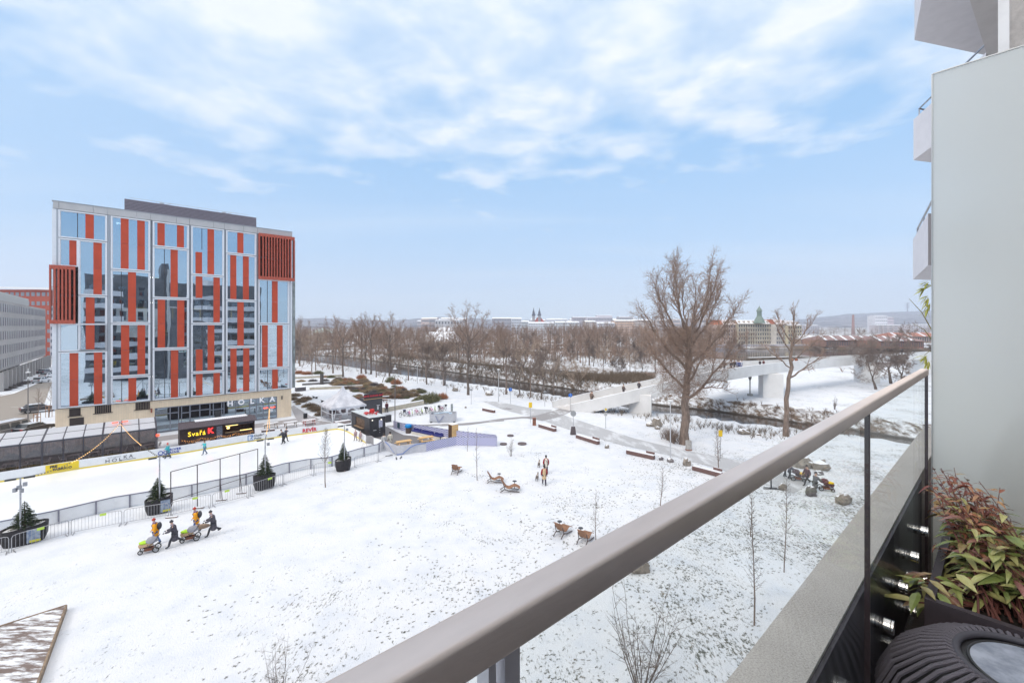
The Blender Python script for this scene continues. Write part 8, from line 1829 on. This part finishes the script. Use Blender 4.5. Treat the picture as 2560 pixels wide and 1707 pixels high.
# couple and dogs in the middle
FA=R(95)
person(GP('Q3',790,1330),FA,'person in a tan vest with red sleeves walking away beside a dog',(.30,.04,.05),(.045,.035,.06),vest=(.62,.46,.28),hair=(.05,.035,.03),stride=.2,arms='down',clen=.95,sc=1.0)
person(GP('Q3',850,960),FA,'person in a cream vest with red sleeves and a diagonal strap, farther one',(.30,.03,.04),(.045,.03,.035),vest=(.74,.68,.60),hair=(.03,.025,.02),stride=.12,arms='down',clen=.7,bag=(.42,.32,.24),sc=1.0)
dog(GP('Q3',560,1185),R(75),'small dog with a pale back standing left of the tan vested person'); dog(GP('Q3',620,745),R(80),'small dog farther off, left of the cream vested person')
# skaters
Z=.10
def onice(c,x,y): p=GP(c,x,y,Z); return p
person(onice('D',1733,518),R(200),'skater in a turquoise jacket and red hat by the blue rink advert',(.05,.42,.48),(.12,.16,.25),hat=(.55,.05,.05),stride=.18,arms='out',clen=.6,sc=.92,group='skaters on the rink')
person(onice('E',325,705),R(230),'small skater in turquoise in front of the neon kiosk',(.05,.45,.50),(.15,.2,.3),hair=(.2,.13,.08),stride=.2,arms='out',clen=.55,sc=.86,group='skaters on the rink')
person(onice('E',1215,583),R(210),'dark clad skater bending forward in front, left of the red advert',(.06,.06,.07),(.05,.05,.06),hat=(.04,.04,.05),stride=.12,arms='push',clen=.6,lean=.22,sc=.98,group='skaters on the rink')
person(onice('E',1238,560),R(20),'dark clad skater close behind the bending one near the far boards',(.07,.07,.085),(.05,.05,.06),hat=(.04,.04,.05),stride=.2,arms='out',clen=.6,lean=.1,sc=.98,group='skaters on the rink')
person(onice('E',2030,550),R(150),'pinkish clad skating child near the black container, left one',(.48,.33,.33),(.30,.25,.27),hat=(.5,.4,.38),stride=.15,arms='down',clen=.7,sc=.78,group='skaters on the rink')
person(onice('E',2085,560),R(150),'pinkish clad skating child near the black container, right one',(.46,.34,.34),(.30,.25,.27),hat=(.5,.42,.4),stride=.15,arms='down',clen=.7,sc=.74,group='skaters on the rink')
t=thing('skating_aid','small metal skating aid frame on the ice near the gate','skating aid',onice('E',2130,630),R(30)); b=MB()
for y in (-.25,.25): b.tube([(-.3,y,.02),(.35,y,.02),(.1,y,.75)],.018,5); b.tube([(-.3,y,.02),(.1,y,.75)],.018,5)
b.tube([(.1,-.25,.75),(.1,.25,.75)],.02,5); b.build('frame',pm('aid_tan',(.5,.42,.38),.5),t)
person(onice('E',2160,500)+V((.2,.1,-.1)),R(100),'person in black with blonde hair leaning at the black container',(.04,.04,.045),(.03,.03,.035),hair=(.50,.33,.20),stride=.05,arms='pocket',clen=.8)
person(GP('F',1112,1030),R(120),'person in a cream coat with dark hair at the terrace fence',(.72,.68,.58),(.2,.2,.2),hair=(.03,.025,.02),stride=.08,arms='down',clen=1.)
person(GP('F',1045,1050),R(100),'person in a pale grey coat left of the cream coated one',(.5,.5,.5),(.1,.1,.1),hair=(.06,.05,.04),stride=.05,arms='down',clen=.9)
person(GP('F',1075,655),R(-60),'person in dark red and black beyond the dark bar kiosk',(.12,.04,.06),(.05,.05,.06),hat=(.06,.05,.05),stride=.2,clen=.7)
# on the bridge
def ondeck(px,f,label,coat,sc=1.,rz=0.,**k):
    best=None
    for i in range(KN+1):
        q=nr[i].lerp(fr[i],f); x=CX+F*q.x/q.y
        if best is None or abs(x-px)<best[0]: best=(abs(x-px),q)
    q=best[1]+V((0,0,.03)); return person(q,rz,label,coat,(.06,.06,.07),hat=(.08,.06,.06) if sc==1. else None,sc=sc,group='people on the footbridge',clen=.9,**k)
ondeck(1476,.55,'person in a brown coat on the bridge ramp, lowest of four',(.24,.17,.13),rz=R(20)); ondeck(1496,.5,'second person up the bridge ramp in a brown coat',(.22,.16,.13),rz=R(15)); ondeck(1568,.5,'third person up the bridge ramp in dark brown',(.16,.12,.11),rz=R(20)); ondeck(1590,.5,'fourth person up the bridge ramp in dark grey',(.12,.11,.12),rz=R(30))
def deckp(px,t,label,coat,sc=1.,**k): person(D(px,t,5.82),k.pop('rz',R(60)),label,coat,k.pop('pants',(.06,.06,.08)),hat=(.05,.05,.06),sc=sc,group='people on the footbridge',clen=.8,**k)
deckp(1811,85.5,'lone dark person leaning at the wide part of the bridge, leftmost',(.06,.06,.07)); deckp(1828,85.,'person in dark clothes right of the leftmost one on the wide bridge part',(.05,.05,.06)); deckp(1836,86.5,'tall dark clad person in the bridge group',(.05,.05,.06),1.05); deckp(1843,87,'person in blue and white in the bridge group',(.35,.38,.55)); deckp(1848,86.2,'person in navy trousers in the bridge group',(.10,.12,.25)); deckp(1853,87.5,'rightmost person in white and blue in the bridge group',(.55,.56,.62),pants=(.08,.12,.35))
deckp(1900,92,'person in black sitting on the bridge plaza, left',(.04,.04,.05),.8,sit=True); deckp(1909,92.5,'person in reddish black sitting on the bridge plaza, right',(.14,.05,.05),.8,sit=True); deckp(1979,95,'person in orange beside the far bridge parapet',(.60,.20,.06)); deckp(1991,96,'person in rust red beside the orange one on the bridge',(.34,.12,.07))
# walkers under the handrail
WP=GP('Q4',1020,1060); person(WP,R(10),'person in a long grey coat standing behind the dark boulder below handrail',(.13,.13,.14),(.05,.05,.06),hat=(.05,.05,.06),stride=.1,arms='push',clen=1.2,lean=.08)
person(GP('Q4',870,890)+V((0,.3,0)),R(190),'person in maroon with a brown bag, half behind the grey coated one',(.10,.05,.06),(.05,.045,.05),hat=(.05,.04,.04),stride=.35,arms='walk',clen=.7,bag=(.36,.12,.07),lift=.2)
stroller(GP('Q4',1300,1000),R(-25),'yellow stroller being pushed beside the grey coated person','strollers below the handrail',shade=(.12,.04,.05),blanket=(.80,.55,.02),board=(.10,.04,.05)); stroller(GP('Q4',560,740),R(-25),'yellow stroller farther left under the handrail','strollers below the handrail',shade=(.10,.07,.08),blanket=(.80,.55,.08),board=(.09,.07,.08))
person(GP('Q4',350,700),R(-30),'crouching dark patterned figure at the far yellow stroller',(.12,.12,.15),(.06,.06,.07),hat=(.05,.05,.06),stride=.05,arms='push',clen=.7,lean=.25,sc=.85); person(GP('Q4',230,640),R(-30),'person in rust red beside the far yellow stroller under the handrail',(.34,.10,.06),(.06,.06,.07),hat=(.3,.08,.05),stride=.05,arms='pocket',clen=.7,sc=.85)

bpy.data.scenes.remove(TMP)
# ======================= haze
def haze():
    b=MB(); b.box((0,2150,190),(9000,4700,520)); b.v=[(x,y,z if z>0 else -6.5) for x,y,z in b.v]
    m=bpy.data.materials.new('haze_air'); m.use_nodes=True; t=m.node_tree; t.nodes.clear()
    o=nn(t,'ShaderNodeOutputMaterial'); v=nn(t,'ShaderNodeVolumePrincipled'); v.inputs['Color'].default_value=(.80,.87,1,1); v.inputs['Density'].default_value=2.0e-4; v.inputs['Anisotropy'].default_value=.2
    t.links.new(v.outputs[0],o.inputs['Volume'])
    tag(b.build('haze',m),kind='stuff',label='pale winter haze hanging over the river and the far city')
haze()
